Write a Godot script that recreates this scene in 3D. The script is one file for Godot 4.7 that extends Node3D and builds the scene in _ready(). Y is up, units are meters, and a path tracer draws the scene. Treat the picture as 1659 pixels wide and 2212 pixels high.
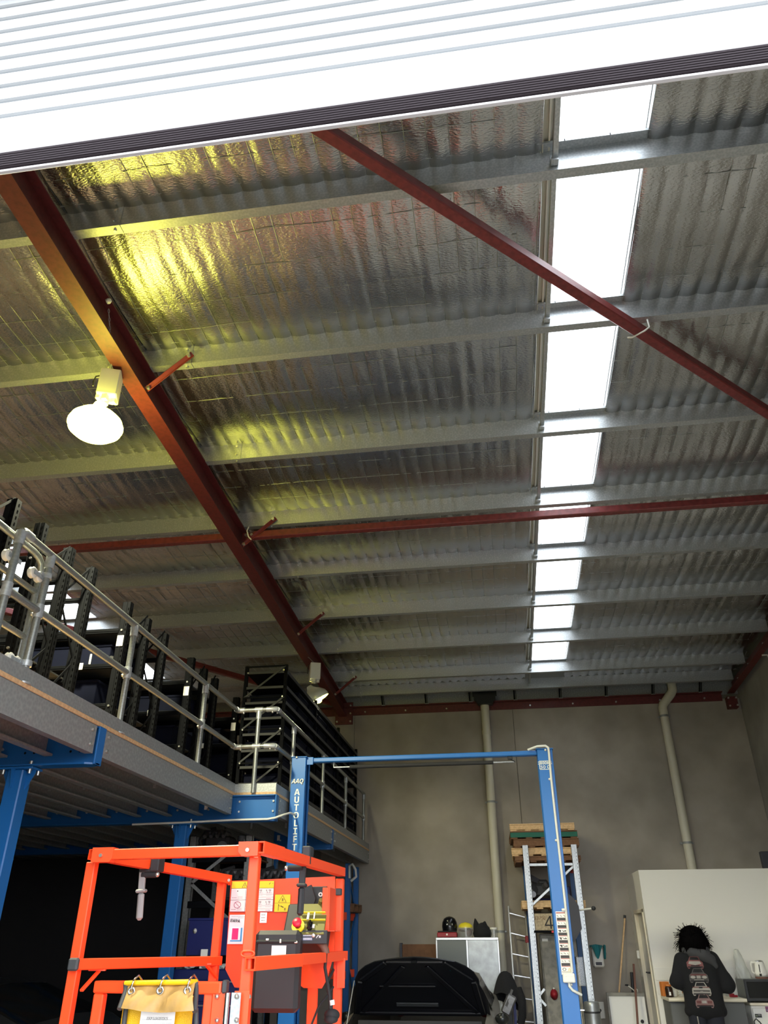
extends Node3D
# Workshop seen from under its half-raised roller door: foil-lined roof, mezzanine, car hoist, orange work platform.

var M := {}
var rng := RandomNumberGenerator.new()
const RIGHT_X := 4.40
const LEFT_X := -9.95
const WALL_D := 14.40
const SLOPE := 0.04873

func _ready() -> void:
	rng.seed = 20
	# ---- camera, sky, exposure
	var cam := Camera3D.new()
	cam.name = "camera"
	cam.keep_aspect = Camera3D.KEEP_HEIGHT
	cam.fov = 67.98
	cam.near = 0.05
	cam.far = 300.0
	cam.transform = Transform3D(Basis.from_euler(Vector3(deg_to_rad(29.295), deg_to_rad(8.211), deg_to_rad(-0.178)), EULER_ORDER_YXZ), Vector3(0, 1.65, 0))
	add_child(cam)
	var env := Environment.new()
	var sky := Sky.new()
	var sm := ProceduralSkyMaterial.new()
	sm.sky_top_color = Color(0.90, 0.93, 0.96)
	sm.sky_horizon_color = Color(0.95, 0.96, 0.97)
	sm.ground_horizon_color = Color(0.55, 0.55, 0.54)
	sm.ground_bottom_color = Color(0.5, 0.5, 0.49)
	sm.sun_angle_max = 0.0
	sky.sky_material = sm
	env.background_mode = Environment.BG_SKY
	env.sky = sky
	env.background_energy_multiplier = 4.2
	env.tonemap_mode = Environment.TONE_MAPPER_LINEAR
	env.tonemap_exposure = 2.3
	env.sdfgi_enabled = true
	env.ssao_enabled = true
	env.ssil_enabled = true
	var we := WorldEnvironment.new()
	we.name = "environment"
	we.environment = env
	add_child(we)
	materials()
	build_shell()
	build_roof()
	build_door()
	build_lamps()
	build_mezzanine()
	build_racks()
	build_under_mezzanine()
	build_hoist()
	build_platform()
	build_car()
	build_back_row()
	build_kitchen()
	build_person()

# ------------------------------------------------------------------ mesh builder
class MB:
	var v := PackedVector3Array()
	var n := PackedVector3Array()
	var u := PackedVector2Array()
	var ix := PackedInt32Array()
	func vert(p: Vector3, nn: Vector3, uv := Vector2.ZERO) -> int:
		v.append(p); n.append(nn); u.append(uv)
		return v.size() - 1
	func tri(a: Vector3, b: Vector3, c: Vector3) -> void:
		var nn := (b - a).cross(c - a).normalized()
		var i := vert(a, nn); vert(b, nn); vert(c, nn)
		ix.append_array([i, i + 2, i + 1])
	func quad(a: Vector3, b: Vector3, c: Vector3, d: Vector3, ua := Vector2(0, 1), ub := Vector2(1, 1), uc := Vector2(1, 0), ud := Vector2(0, 0)) -> void:
		var nn := (c - a).cross(d - b).normalized()
		var i := vert(a, nn, ua); vert(b, nn, ub); vert(c, nn, uc); vert(d, nn, ud)
		ix.append_array([i, i + 2, i + 1, i, i + 3, i + 2])
	func box(c: Vector3, s: Vector3, bs := Basis(), bev := 0.0) -> MB:
		var h := s * 0.5
		bev = minf(bev, minf(h.x, minf(h.y, h.z)) * 0.9)
		var ax := [bs.x, bs.y, bs.z]
		var hh := [h.x, h.y, h.z]
		for k in 3:
			var k1 := (k + 1) % 3
			var k2 := (k + 2) % 3
			for sg in [-1.0, 1.0]:
				var o: Vector3 = c + ax[k] * hh[k] * sg
				var e1: Vector3 = ax[k1] * (hh[k1] - bev)
				var e2: Vector3 = ax[k2] * (hh[k2] - bev)
				if sg > 0: quad(o - e1 - e2, o + e1 - e2, o + e1 + e2, o - e1 + e2)
				else: quad(o - e1 + e2, o + e1 + e2, o + e1 - e2, o - e1 - e2)
		if bev > 0.0:
			for k in 3:
				var k1 := (k + 1) % 3
				var k2 := (k + 2) % 3
				for s1 in [-1.0, 1.0]:
					for s2 in [-1.0, 1.0]:
						var a1: Vector3 = ax[k1] * hh[k1] * s1 + ax[k2] * (hh[k2] - bev) * s2
						var a2: Vector3 = ax[k1] * (hh[k1] - bev) * s1 + ax[k2] * hh[k2] * s2
						var z: Vector3 = ax[k] * (hh[k] - bev)
						if s1 * s2 > 0: quad(c + a1 - z, c + a2 - z, c + a2 + z, c + a1 + z)
						else: quad(c + a1 + z, c + a2 + z, c + a2 - z, c + a1 - z)
			for sx in [-1.0, 1.0]:
				for sy in [-1.0, 1.0]:
					for sz in [-1.0, 1.0]:
						var p: Vector3 = c + ax[0] * hh[0] * sx + ax[1] * hh[1] * sy + ax[2] * hh[2] * sz
						var px: Vector3 = p - ax[1] * bev * sy - ax[2] * bev * sz
						var py: Vector3 = p - ax[0] * bev * sx - ax[2] * bev * sz
						var pz: Vector3 = p - ax[0] * bev * sx - ax[1] * bev * sy
						if sx * sy * sz > 0: tri(px, py, pz)
						else: tri(px, pz, py)
		return self
	# box spanning two corners
	func bx(a: Vector3, b: Vector3, bev := 0.0) -> MB:
		return box((a + b) * 0.5, (b - a).abs(), Basis(), bev)
	# rectangular bar from a to b; w across, h along up
	func bar(a: Vector3, b: Vector3, w: float, h: float, up := Vector3.UP, bev := 0.0) -> MB:
		var z := (b - a).normalized()
		if absf(z.dot(up)) > 0.98: up = Vector3.RIGHT if absf(z.x) < 0.9 else Vector3.BACK
		var x := up.cross(z).normalized()
		var y := z.cross(x)
		return box((a + b) * 0.5, Vector3(w, h, a.distance_to(b)), Basis(x, y, z), bev)
	# open-ended square tube
	func rhs(a: Vector3, b: Vector3, w: float, h: float, t := 0.004, up := Vector3.UP) -> MB:
		var z := (b - a).normalized()
		if absf(z.dot(up)) > 0.98: up = Vector3.BACK
		var x := up.cross(z).normalized()
		var y := z.cross(x)
		var bs := Basis(x, y, z)
		var l := a.distance_to(b)
		var c := (a + b) * 0.5
		box(c + x * (w - t) * 0.5, Vector3(t, h, l), bs); box(c - x * (w - t) * 0.5, Vector3(t, h, l), bs)
		box(c + y * (h - t) * 0.5, Vector3(w - 2 * t, t, l), bs); box(c - y * (h - t) * 0.5, Vector3(w - 2 * t, t, l), bs)
		return self
	func tube(pts: Array, r: float, sides := 8, caps := true, flat := 1.0) -> MB:
		var rings := []
		var t0: Vector3 = (pts[1] - pts[0]).normalized()
		var nx := t0.cross(Vector3.UP)
		if nx.length() < 0.05: nx = t0.cross(Vector3.RIGHT)
		nx = nx.normalized()
		for i in pts.size():
			var t: Vector3
			if i == 0: t = t0
			elif i == pts.size() - 1: t = (pts[i] - pts[i - 1]).normalized()
			else: t = ((pts[i] - pts[i - 1]).normalized() + (pts[i + 1] - pts[i]).normalized()).normalized()
			nx = (nx - t * nx.dot(t)).normalized()
			var ny := t.cross(nx)
			var base := v.size()
			for k in sides:
				var a := TAU * k / sides
				var d := nx * cos(a) + ny * sin(a) * flat
				vert(pts[i] + d * r, d.normalized())
			rings.append(base)
		for i in rings.size() - 1:
			for k in sides:
				var k2 := (k + 1) % sides
				var a: int = rings[i] + k
				var b: int = rings[i] + k2
				var c: int = rings[i + 1] + k2
				var d: int = rings[i + 1] + k
				ix.append_array([a, c, b, a, d, c])
		if caps:
			for e in [0, pts.size() - 1]:
				var nn: Vector3 = -t0 if e == 0 else (pts[e] - pts[e - 1]).normalized()
				var cc := vert(pts[e], nn)
				var b0 := v.size()
				for k in sides: vert(v[rings[e] + k], nn)
				for k in sides:
					if e == 0: ix.append_array([cc, b0 + k, b0 + (k + 1) % sides])
					else: ix.append_array([cc, b0 + (k + 1) % sides, b0 + k])
		return self
	func cyl(a: Vector3, b: Vector3, r: float, sides := 12) -> MB:
		return tube([a, b], r, sides)
	# profile of (radius, height) turned round the y axis of xf
	func lathe(pr: Array, sides: int, xf: Transform3D) -> MB:
		var base := v.size()
		for i in pr.size():
			var p: Vector2 = pr[i]
			var t: Vector2 = (pr[mini(i + 1, pr.size() - 1)] - pr[maxi(i - 1, 0)])
			var nn := Vector2(t.y, -t.x).normalized()
			for k in sides + 1:
				var a := TAU * k / sides
				vert(xf * Vector3(p.x * cos(a), p.y, p.x * sin(a)), (xf.basis * Vector3(nn.x * cos(a), nn.y, nn.x * sin(a))).normalized(), Vector2(float(k) / sides, float(i) / (pr.size() - 1)))
		for i in pr.size() - 1:
			for k in sides:
				var a := base + i * (sides + 1) + k
				ix.append_array([a, a + 1, a + sides + 2, a, a + sides + 2, a + sides + 1])
		return self
	# flat polygon (counter-clockwise in xf's xy) extruded by depth along xf's -z
	func prism(poly: PackedVector2Array, depth: float, xf: Transform3D) -> MB:
		if Geometry2D.is_polygon_clockwise(poly): poly.reverse()
		var t := Geometry2D.triangulate_polygon(poly)
		for i in range(0, t.size(), 3):
			var a := poly[t[i]]
			var b := poly[t[i + 1]]
			var c := poly[t[i + 2]]
			if (b - a).cross(c - a) < 0:
				var w := b; b = c; c = w
			tri(xf * Vector3(a.x, a.y, 0), xf * Vector3(b.x, b.y, 0), xf * Vector3(c.x, c.y, 0))
			tri(xf * Vector3(a.x, a.y, -depth), xf * Vector3(c.x, c.y, -depth), xf * Vector3(b.x, b.y, -depth))
		for i in poly.size():
			var a := poly[i]
			var b := poly[(i + 1) % poly.size()]
			quad(xf * Vector3(a.x, a.y, -depth), xf * Vector3(b.x, b.y, -depth), xf * Vector3(b.x, b.y, 0), xf * Vector3(a.x, a.y, 0))
		return self
	# grid of points f[i][j], smooth
	func grid(f: Array, both := false) -> MB:
		var base := v.size()
		var nj: int = f[0].size()
		for i in f.size():
			for j in nj:
				var du: Vector3 = f[mini(i + 1, f.size() - 1)][j] - f[maxi(i - 1, 0)][j]
				var dv: Vector3 = f[i][mini(j + 1, nj - 1)] - f[i][maxi(j - 1, 0)]
				vert(f[i][j], du.cross(dv).normalized(), Vector2(float(j) / (nj - 1), float(i) / (f.size() - 1)))
		for i in f.size() - 1:
			for j in nj - 1:
				var a := base + i * nj + j
				ix.append_array([a, a + nj + 1, a + nj, a, a + 1, a + nj + 1])
		return self
	func ball(c: Vector3, r: Vector3, sides := 16, rows := 10) -> MB:
		var pr := []
		for i in rows + 1:
			var a := -PI / 2 + PI * i / rows
			pr.append(Vector2(cos(a), sin(a)))
		return lathe(pr, sides, Transform3D(Basis().scaled(r), c))
	func mesh() -> ArrayMesh:
		var m := ArrayMesh.new()
		var a := []
		a.resize(Mesh.ARRAY_MAX)
		a[Mesh.ARRAY_VERTEX] = v; a[Mesh.ARRAY_NORMAL] = n; a[Mesh.ARRAY_TEX_UV] = u; a[Mesh.ARRAY_INDEX] = ix
		m.add_surface_from_arrays(Mesh.PRIMITIVE_TRIANGLES, a)
		return m

# ------------------------------------------------------------------ naming
func numbered(called: String) -> String:
	if not has_node(called): return called
	var k := 1
	while has_node("%s_%03d" % [called, k]): k += 1
	return "%s_%03d" % [called, k]

func tag(o: Node3D, label: String, category: String, group := "") -> Node3D:
	o.set_meta("label", label)
	o.set_meta("category", category)
	if group: o.set_meta("group", group)
	return o

func thing(called: String, label: String, category: String, at := Vector3.ZERO, group := "", turn := 0.0) -> Node3D:
	var o := Node3D.new()
	o.name = numbered(called)
	add_child(o)
	o.position = at
	o.rotation.y = turn
	return tag(o, label, category, group)

# one named mesh; under self it is a thing of its own
func obj(called: String, mb, m: Material, parent: Node = null, label := "") -> MeshInstance3D:
	var o := MeshInstance3D.new()
	o.mesh = mb.mesh() if mb is MB else mb
	o.material_override = m
	o.cast_shadow = GeometryInstance3D.SHADOW_CASTING_SETTING_ON
	if parent == null:
		o.name = numbered(called)
		add_child(o)
	else:
		var nm := called
		var k := 1
		while parent.has_node(nm):
			nm = "%s_%03d" % [called, k]
			k += 1
		o.name = nm
		parent.add_child(o)
	if label: o.set_meta("label", label)
	return o

func one(called: String, mb, m: Material, label: String, category: String, group := "") -> MeshInstance3D:
	var o := obj(called, mb, m)
	tag(o, label, category, group)
	return o

func struct(called: String, mb, m: Material) -> MeshInstance3D:
	var o := obj(called, mb, m)
	o.set_meta("kind", "structure")
	return o

func stuff(o: Node3D) -> Node3D:
	o.set_meta("kind", "stuff")
	return o

# copies of a shared mesh as parts of parent
func pieces(called: String, mesh: ArrayMesh, m: Material, parent: Node, places: Array) -> void:
	for p in places:
		var o := obj(called, mesh, m, parent)
		if p is Transform3D: o.transform = p
		else: o.position = p

func V(x: float, y: float, d: float) -> Vector3:
	return Vector3(x, y, -d)

func lettering(text: String, height: float, m: Material, parent: Node, xf: Transform3D, called := "lettering", bold := true, depth := 0.002, serif := false) -> MeshInstance3D:
	var t := TextMesh.new()
	var f := SystemFont.new()
	f.font_names = PackedStringArray(["Droid Serif" if serif else "Droid Sans"])
	f.font_weight = 700 if bold else 400
	t.font = f
	t.text = text
	t.font_size = 64
	t.pixel_size = height / 46.0
	t.depth = depth
	t.curve_step = 4.0
	var o := MeshInstance3D.new()
	o.mesh = t
	o.material_override = m
	var nm := called
	var k := 1
	while parent.has_node(nm):
		nm = "%s_%03d" % [called, k]
		k += 1
	o.name = nm
	parent.add_child(o)
	o.transform = xf
	return o

# ------------------------------------------------------------------ materials
func noise_tex(freq: float, octaves: int, lo: Color, hi: Color, seed_: int, size := 512, type := FastNoiseLite.TYPE_SIMPLEX_SMOOTH, normal := false, bump := 4.0, mid := 0.5) -> NoiseTexture2D:
	var nz := FastNoiseLite.new()
	nz.noise_type = type
	nz.frequency = freq
	nz.fractal_octaves = octaves
	nz.seed = seed_
	var t := NoiseTexture2D.new()
	t.width = size; t.height = size
	t.seamless = true
	t.noise = nz
	if normal:
		t.as_normal_map = true
		t.bump_strength = bump
	else:
		var g := Gradient.new()
		g.offsets = PackedFloat32Array([0.0, mid, 1.0])
		g.colors = PackedColorArray([lo, lo.lerp(hi, 0.5), hi])
		t.color_ramp = g
	return t

func mat(called: String, c: Color, rough := 0.6, metal := 0.0) -> StandardMaterial3D:
	var m := StandardMaterial3D.new()
	m.resource_name = called
	m.albedo_color = c
	m.roughness = rough
	m.metallic = metal
	M[called] = m
	return m

func grain(m: StandardMaterial3D, t: Texture2D, scale: float, world := true) -> StandardMaterial3D:
	m.albedo_texture = t
	m.uv1_triplanar = true
	m.uv1_world_triplanar = world
	m.uv1_scale = Vector3.ONE * scale
	return m

func bumpy(m: StandardMaterial3D, t: Texture2D, scale: float, strength: float) -> StandardMaterial3D:
	m.normal_enabled = true
	m.normal_texture = t
	m.normal_scale = strength
	m.uv1_triplanar = true
	m.uv1_world_triplanar = true
	m.uv1_scale = Vector3.ONE * scale
	return m

func C8(r: int, g: int, b: int) -> Color:
	return Color8(r, g, b)

func materials() -> void:
	var speck := noise_tex(0.02, 5, Color(0.80, 0.80, 0.80), Color(1.1, 1.1, 1.1), 3)
	var blotch := noise_tex(0.008, 5, Color(0.86, 0.855, 0.845), Color(1.04, 1.04, 1.03), 9)
	var cells := noise_tex(0.05, 1, Color(0.84, 0.85, 0.86), Color(1.0, 1.0, 1.0), 5, 512, FastNoiseLite.TYPE_CELLULAR)
	var woodg := noise_tex(0.03, 4, Color(0.86, 0.83, 0.79), Color(1.03, 1.02, 1.0), 13)
	var fineb := noise_tex(0.08, 4, Color.BLACK, Color.WHITE, 17, 512, FastNoiseLite.TYPE_SIMPLEX_SMOOTH, true, 3.0)
	# foil: crinkle normal map, creases run along the roof fall
	var foil := mat("foil", C8(184, 184, 185), 0.25, 1.0)
	var nz := FastNoiseLite.new()
	nz.noise_type = FastNoiseLite.TYPE_SIMPLEX_SMOOTH
	nz.frequency = 0.03
	nz.fractal_octaves = 4
	nz.seed = 40
	var ft := NoiseTexture2D.new()
	ft.width = 1024; ft.height = 1024; ft.seamless = true; ft.noise = nz
	ft.as_normal_map = true; ft.bump_strength = 2.6
	foil.normal_enabled = true
	foil.normal_texture = ft
	foil.normal_scale = 1.0
	M.foil_wire = mat("foil_wire", C8(190, 192, 190), 0.35, 0.9)
	var galv := mat("galvanised", C8(196, 199, 200), 0.36, 0.6)
	grain(galv, cells, 2.2)
	var galvd := mat("galvanised_dull", C8(158, 160, 158), 0.5, 0.4)
	grain(galvd, cells, 1.6)
	grain(mat("galv_pipe", C8(160, 163, 160), 0.34, 0.7), cells, 3.0)
	mat("bolt", C8(215, 215, 210), 0.3, 0.9)
	grain(mat("red_primer", C8(94, 34, 34), 0.5), speck, 1.5)
	grain(mat("red_brace", C8(118, 46, 46), 0.45), speck, 1.5)
	grain(mat("concrete_wall", C8(160, 152, 142), 0.9), blotch, 0.22)
	grain(mat("concrete_side", C8(156, 152, 146), 0.9), blotch, 0.22)
	grain(mat("concrete_floor", C8(172, 170, 165), 0.7), blotch, 0.4)
	grain(mat("apron", C8(84, 84, 84), 0.9), blotch, 0.4)
	mat("roof_sheet", C8(140, 142, 140), 0.5, 0.5)
	mat("added_shade", C8(30, 30, 33), 0.9)  # near-black colour standing in for shade under the mezzanine
	mat("joint", C8(120, 114, 106), 0.9)
	var sk := mat("skylight", Color(0.97, 0.98, 1.0, 0.05), 0.1)
	sk.transparency = BaseMaterial3D.TRANSPARENCY_ALPHA
	mat("door_white", C8(172, 174, 176), 0.55)
	mat("door_rail", C8(44, 38, 41), 0.75).metallic_specular = 0.15
	mat("door_seal", C8(205, 200, 203), 0.7)
	mat("blue_steel", C8(16, 92, 158), 0.42)
	mat("hoist_blue", C8(28, 104, 178), 0.38)
	mat("orange", C8(250, 78, 32), 0.42)
	M.steel_unlit = mat("steel_unlit", C8(96, 100, 98), 0.45, 0.5)
	mat("black_steel", C8(17, 18, 21), 0.65).metallic_specular = 0.15
	mat("dark_rubber", C8(34, 34, 36), 0.8)
	mat("black_plastic", C8(40, 41, 44), 0.55)
	mat("navy_bin", C8(15, 18, 34), 0.7).metallic_specular = 0.2
	mat("hole", C8(7, 7, 8), 0.9).metallic_specular = 0.0
	mat("charcoal_panel", C8(58, 60, 62), 0.6)
	mat("white_plastic", C8(225, 222, 212), 0.5)
	mat("cream_pipe", C8(196, 191, 172), 0.5)
	mat("conduit", C8(214, 214, 205), 0.45)
	mat("label_white", C8(232, 230, 222), 0.6)
	mat("paper", C8(236, 235, 232), 0.7)
	mat("white_paint", C8(226, 223, 213), 0.7)
	mat("letter", C8(224, 232, 222), 0.6)
	grain(mat("pine", C8(224, 190, 146), 0.75), woodg, 1.3)
	grain(mat("pine_dark", C8(122, 88, 62), 0.8), woodg, 1.3)
	grain(mat("chipboard", C8(206, 172, 132), 0.8), woodg, 2.0)
	grain(mat("cardboard", C8(186, 168, 138), 0.85), speck, 2.0)
	grain(mat("brown_board", C8(120, 84, 58), 0.8), blotch, 1.5)
	mat("green_paint", C8(14, 96, 76), 0.6)
	mat("aluminium", C8(200, 202, 204), 0.35, 0.9)
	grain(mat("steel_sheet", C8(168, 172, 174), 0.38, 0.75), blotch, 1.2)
	mat("chrome", C8(220, 220, 222), 0.15, 1.0)
	mat("engine_metal", C8(120, 120, 122), 0.45, 0.7)
	mat("worn_grey", C8(150, 150, 150), 0.6, 0.1)
	mat("engine_dark", C8(46, 46, 48), 0.6, 0.3)
	grain(mat("locker_grey", C8(138, 134, 124), 0.6), speck, 0.8)
	mat("grey_panel", C8(66, 66, 74), 0.6)
	mat("teal_cloth", C8(32, 110, 112), 0.95)
	mat("red_plastic", C8(150, 28, 40), 0.5)
	mat("estop_red", C8(228, 24, 56), 0.4)
	mat("yellow", C8(238, 196, 22), 0.55)
	mat("safety_yellow", C8(226, 208, 40), 0.5)
	mat("yellow_vinyl", C8(240, 188, 22), 0.45)
	bumpy(M.yellow_vinyl, fineb, 3.0, 0.5)
	mat("tan_vinyl", C8(186, 146, 84), 0.55)
	grain(M.tan_vinyl, blotch, 3.0)
	mat("olive_metal", C8(112, 110, 62), 0.4, 0.3)
	mat("brown_grip", C8(110, 72, 58), 0.7)
	mat("magenta", C8(214, 30, 110), 0.6)
	mat("cyan_print", C8(40, 150, 205), 0.6)
	mat("pink_print", C8(222, 70, 70), 0.6)
	mat("black_print", C8(30, 30, 32), 0.7)
	mat("car_black", C8(16, 17, 22), 0.35)
	mat("car_silver", C8(140, 136, 126), 0.35, 0.5)
	mat("car_dark", C8(34, 36, 36), 0.3, 0.2)
	var gl := mat("glass", Color(0.9, 0.95, 0.95, 0.15), 0.05)
	gl.transparency = BaseMaterial3D.TRANSPARENCY_ALPHA
	mat("dark_glass", C8(14, 17, 20), 0.1)
	mat("glossy_black", C8(14, 14, 18), 0.2)
	grain(mat("black_cloth", C8(24, 24, 28), 0.95), speck, 4.0)
	grain(mat("hoodie", C8(13, 13, 17), 0.95), speck, 4.0)
	mat("hood_grey", C8(58, 58, 60), 0.95)
	mat("skin", C8(196, 148, 124), 0.6)
	mat("hair", C8(8, 7, 7), 0.8).metallic_specular = 0.1
	mat("trousers", C8(26, 28, 38), 0.9)
	mat("worktop", C8(222, 212, 188), 0.4)
	mat("cabinet_grey", C8(92, 93, 90), 0.6)
	mat("tile_white", C8(222, 220, 212), 0.35)
	mat("microwave_grey", C8(96, 98, 96), 0.5)
	mat("blue_tub", C8(20, 30, 96), 0.5)
	mat("tool_blue", C8(24, 34, 92), 0.45)
	mat("coffee", C8(44, 26, 18), 0.3)
	mat("orange_label", C8(206, 120, 50), 0.6)
	var cp := mat("clear_plastic", Color(0.85, 0.88, 0.9, 0.18), 0.15)
	cp.transparency = BaseMaterial3D.TRANSPARENCY_ALPHA
	var bag := mat("plastic_bag", Color(0.8, 0.81, 0.78, 0.6), 0.35)
	bag.transparency = BaseMaterial3D.TRANSPARENCY_ALPHA
	bag.backlight_enabled = true
	bag.backlight = Color(0.3, 0.3, 0.3)
	var lens := mat("lamp_glass", Color(1.0, 1.0, 0.8), 0.3)
	lens.emission_enabled = true
	lens.emission = Color(1.0, 0.98, 0.36)
	lens.emission_energy_multiplier = 15.0
	mat("lamp_box", C8(220, 218, 212), 0.6)
	mat("lamp_reflector", C8(225, 226, 215), 0.3, 0.3)

func roof_y(d: float) -> float:      # underside of the purlins
	return 6.32 - SLOPE * d
func foil_y(d: float) -> float:
	return roof_y(d) + 0.2

# ------------------------------------------------------------------ room shell
func build_shell() -> void:
	struct("floor", MB.new().bx(V(LEFT_X - 0.2, -0.2, 1.2), V(RIGHT_X + 0.2, 0, WALL_D + 0.2)), M.concrete_floor)
	struct("ground", MB.new().bx(V(-40, -0.25, -40), V(40, -0.02, 1.2)), M.apron)
	# back wall of tilt-up panels with open joints
	var wb := struct("wall_back", MB.new().bx(V(LEFT_X - 0.2, 0, WALL_D + 0.05), V(RIGHT_X + 0.2, 5.6, WALL_D + 0.22)), M.joint)
	var xs := [LEFT_X, -6.2, -2.66, 0.335, RIGHT_X]
	for i in 4:
		obj("panel", MB.new().bx(V(xs[i] + 0.003, 0, WALL_D), V(xs[i + 1] - 0.003, 5.42, WALL_D + 0.05), 0.004), M.concrete_wall, wb)
	struct("wall_right", MB.new().bx(V(RIGHT_X, 0, 1.2), V(RIGHT_X + 0.2, 6.6, WALL_D + 0.05)), M.concrete_side)
	struct("wall_left", MB.new().bx(V(LEFT_X - 0.2, 0, 1.2), V(LEFT_X, 6.6, WALL_D + 0.05)), M.concrete_side)
	# front wall with the roller door opening
	var f := MB.new()
	f.bx(V(LEFT_X - 0.2, 0, 1.2), V(-2.2, 6.6, 1.36))
	f.bx(V(3.5, 0, 1.2), V(RIGHT_X + 0.2, 6.6, 1.36))
	f.bx(V(-2.2, 5.1, 1.2), V(3.5, 6.6, 1.36))
	struct("wall_front", f, M.concrete_side)
	struct("wall_added_shade", MB.new().bx(V(LEFT_X, 0, 12.3), V(-3.75, 2.75, 12.4)).bx(V(LEFT_X + 0.02, 0, 1.4), V(LEFT_X + 0.1, 2.75, 12.3)), M.added_shade)  # added dark walls, put in to make the bay under the mezzanine black
	# eave: gutter sheet, red angle, brackets
	var tr := struct("trim_1", MB.new().bx(V(LEFT_X, 5.5, WALL_D + 0.02), V(RIGHT_X, 5.95, WALL_D + 0.06)), M.galvanised_dull)
	var eb := thing("eave_angle", "long dark red steel angle bolted along the top of the back wall", "angle", V(0, 5.45, 14.35))
	obj("angle", MB.new().bx(Vector3(LEFT_X, -0.075, -0.05), Vector3(4.1, 0.075, -0.035)).bx(Vector3(LEFT_X, 0.06, -0.04), Vector3(4.1, 0.075, 0.06)), M.red_primer, eb)
	var bm := MB.new().cyl(Vector3(0, 0, 0), Vector3(0, 0, 0.03), 0.016, 6).mesh()
	var pl := []
	for i in 9: pl.append(Vector3(-2.45 + i * 0.78, -0.02, -0.035))
	pieces("bolt", bm, M.bolt, eb, pl)
	for i in 8:
		var x := -2.1 + i * 0.83
		var br := thing("eave_bracket", "short grey strut %s from the left hung between last purlin and back wall" % ["first", "second", "third", "fourth", "fifth", "sixth", "seventh", "eighth"][i], "bracket", V(x, 5.52, 14.3), "eave brackets")
		obj("strut", MB.new().bar(Vector3(0, 0, 0), Vector3(0.0, 0.16, 0.16), 0.03, 0.01, Vector3.UP, 0.002).bar(Vector3(0.03, 0.0, 0), Vector3(0.03, 0.15, 0.15), 0.008, 0.03), M.black_steel, br)
		obj("foot", MB.new().box(Vector3(0.015, 0.0, 0.0), Vector3(0.07, 0.012, 0.05)), M.galvanised_dull, br)
	# downpipe with rainhead, and downpipe with offset bends
	var d1 := thing("downpipe", "straight cream downpipe under the dark rainhead on the back wall", "downpipe", V(-0.17, 0, 14.3))
	obj("pipe", MB.new().cyl(Vector3(0, 0, 0), Vector3(0, 5.47, 0), 0.073, 20), M.cream_pipe, d1)
	obj("coupling", MB.new().cyl(Vector3(0, 5.36, 0), Vector3(0, 5.5, 0), 0.08, 20), M.cream_pipe, d1)
	obj("coupling", MB.new().cyl(Vector3(0, 4.9, 0), Vector3(0, 4.98, 0), 0.079, 20), M.cream_pipe, d1)
	for y in [3.72, 1.72]:
		obj("clip", MB.new().cyl(Vector3(0, y, 0), Vector3(0, y + 0.035, 0), 0.077, 20).box(Vector3(0, y + 0.018, -0.06), Vector3(0.22, 0.03, 0.02), Basis(), 0.003), M.galvanised_dull, d1)
	var rh := thing("rainhead", "dark blue-black rainhead box above the straight downpipe", "rainhead", V(-0.16, 5.44, 14.24))
	obj("box", MB.new().prism(PackedVector2Array([Vector2(-0.13, 0.0), Vector2(0.13, 0.0), Vector2(0.2, 0.1), Vector2(0.2, 0.26), Vector2(-0.2, 0.26), Vector2(-0.2, 0.1)]), 0.14, Transform3D(Basis(), Vector3(0, 0, 0.07))), M.car_black, rh)
	obj("rim", MB.new().box(Vector3(0, 0.25, 0), Vector3(0.43, 0.025, 0.17), Basis(), 0.004), M.car_black, rh)
	for s in [-0.2, 0.2]: obj("flange", MB.new().box(Vector3(s, 0.2, 0.06), Vector3(0.05, 0.12, 0.01)), M.car_black, rh)
	var d2 := thing("downpipe", "cream downpipe with an offset bend near the right rear corner", "downpipe", V(3.02, 0, 14.3))
	obj("pipe", MB.new().cyl(Vector3(0, 2.535, 0), Vector3(0, 5.24, 0), 0.073, 20), M.cream_pipe, d2)
	obj("offset", MB.new().tube([Vector3(0, 5.18, 0), Vector3(0.0, 5.27, 0), Vector3(0.02, 5.33, 0), Vector3(0.19, 5.52, 0), Vector3(0.23, 5.58, 0), Vector3(0.23, 5.66, 0), Vector3(0.215, 6.0, 0)], 0.078, 20), M.cream_pipe, d2)
	for y in [5.1, 3.0]:
		obj("clip", MB.new().cyl(Vector3(0, y, 0), Vector3(0, y + 0.035, 0), 0.078, 20).box(Vector3(0, y + 0.018, -0.06), Vector3(0.22, 0.03, 0.02), Basis(), 0.003), M.galvanised_dull, d2)
	# right rafter along the wall, its end box, and a conduit down the wall
	var rr := thing("end_rafter", "dark red rafter running down along the right wall", "rafter", V(4.24, 0, 0))
	obj("beam", MB.new().bar(V(0.06, roof_y(1.4) - 0.04, 1.4), V(0.06, roof_y(14.3) - 0.04, 14.3), 0.01, 0.2).bar(V(0, roof_y(1.4) - 0.14, 1.4), V(0, roof_y(14.3) - 0.14, 14.3), 0.12, 0.012), M.red_primer, rr)
	obj("end_plate", MB.new().bx(V(-0.11, 5.2, 14.2), V(0.06, 5.4, 14.34), 0.006), M.red_primer, rr)
	pl = []
	for d in [11.3, 12.2, 13.1, 13.8]: pl.append(V(0.05, roof_y(d) - 0.04, d))
	var bs := MB.new().cyl(Vector3(0, 0, 0), Vector3(-0.03, 0, 0), 0.016, 6).mesh()
	pieces("bolt", bs, M.bolt, rr, pl)
	pieces("bolt", bm, M.bolt, rr, [V(-0.09, 5.37, 14.2), V(0.04, 5.37, 14.2), V(-0.09, 5.23, 14.2), V(0.04, 5.24, 14.2)])
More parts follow.
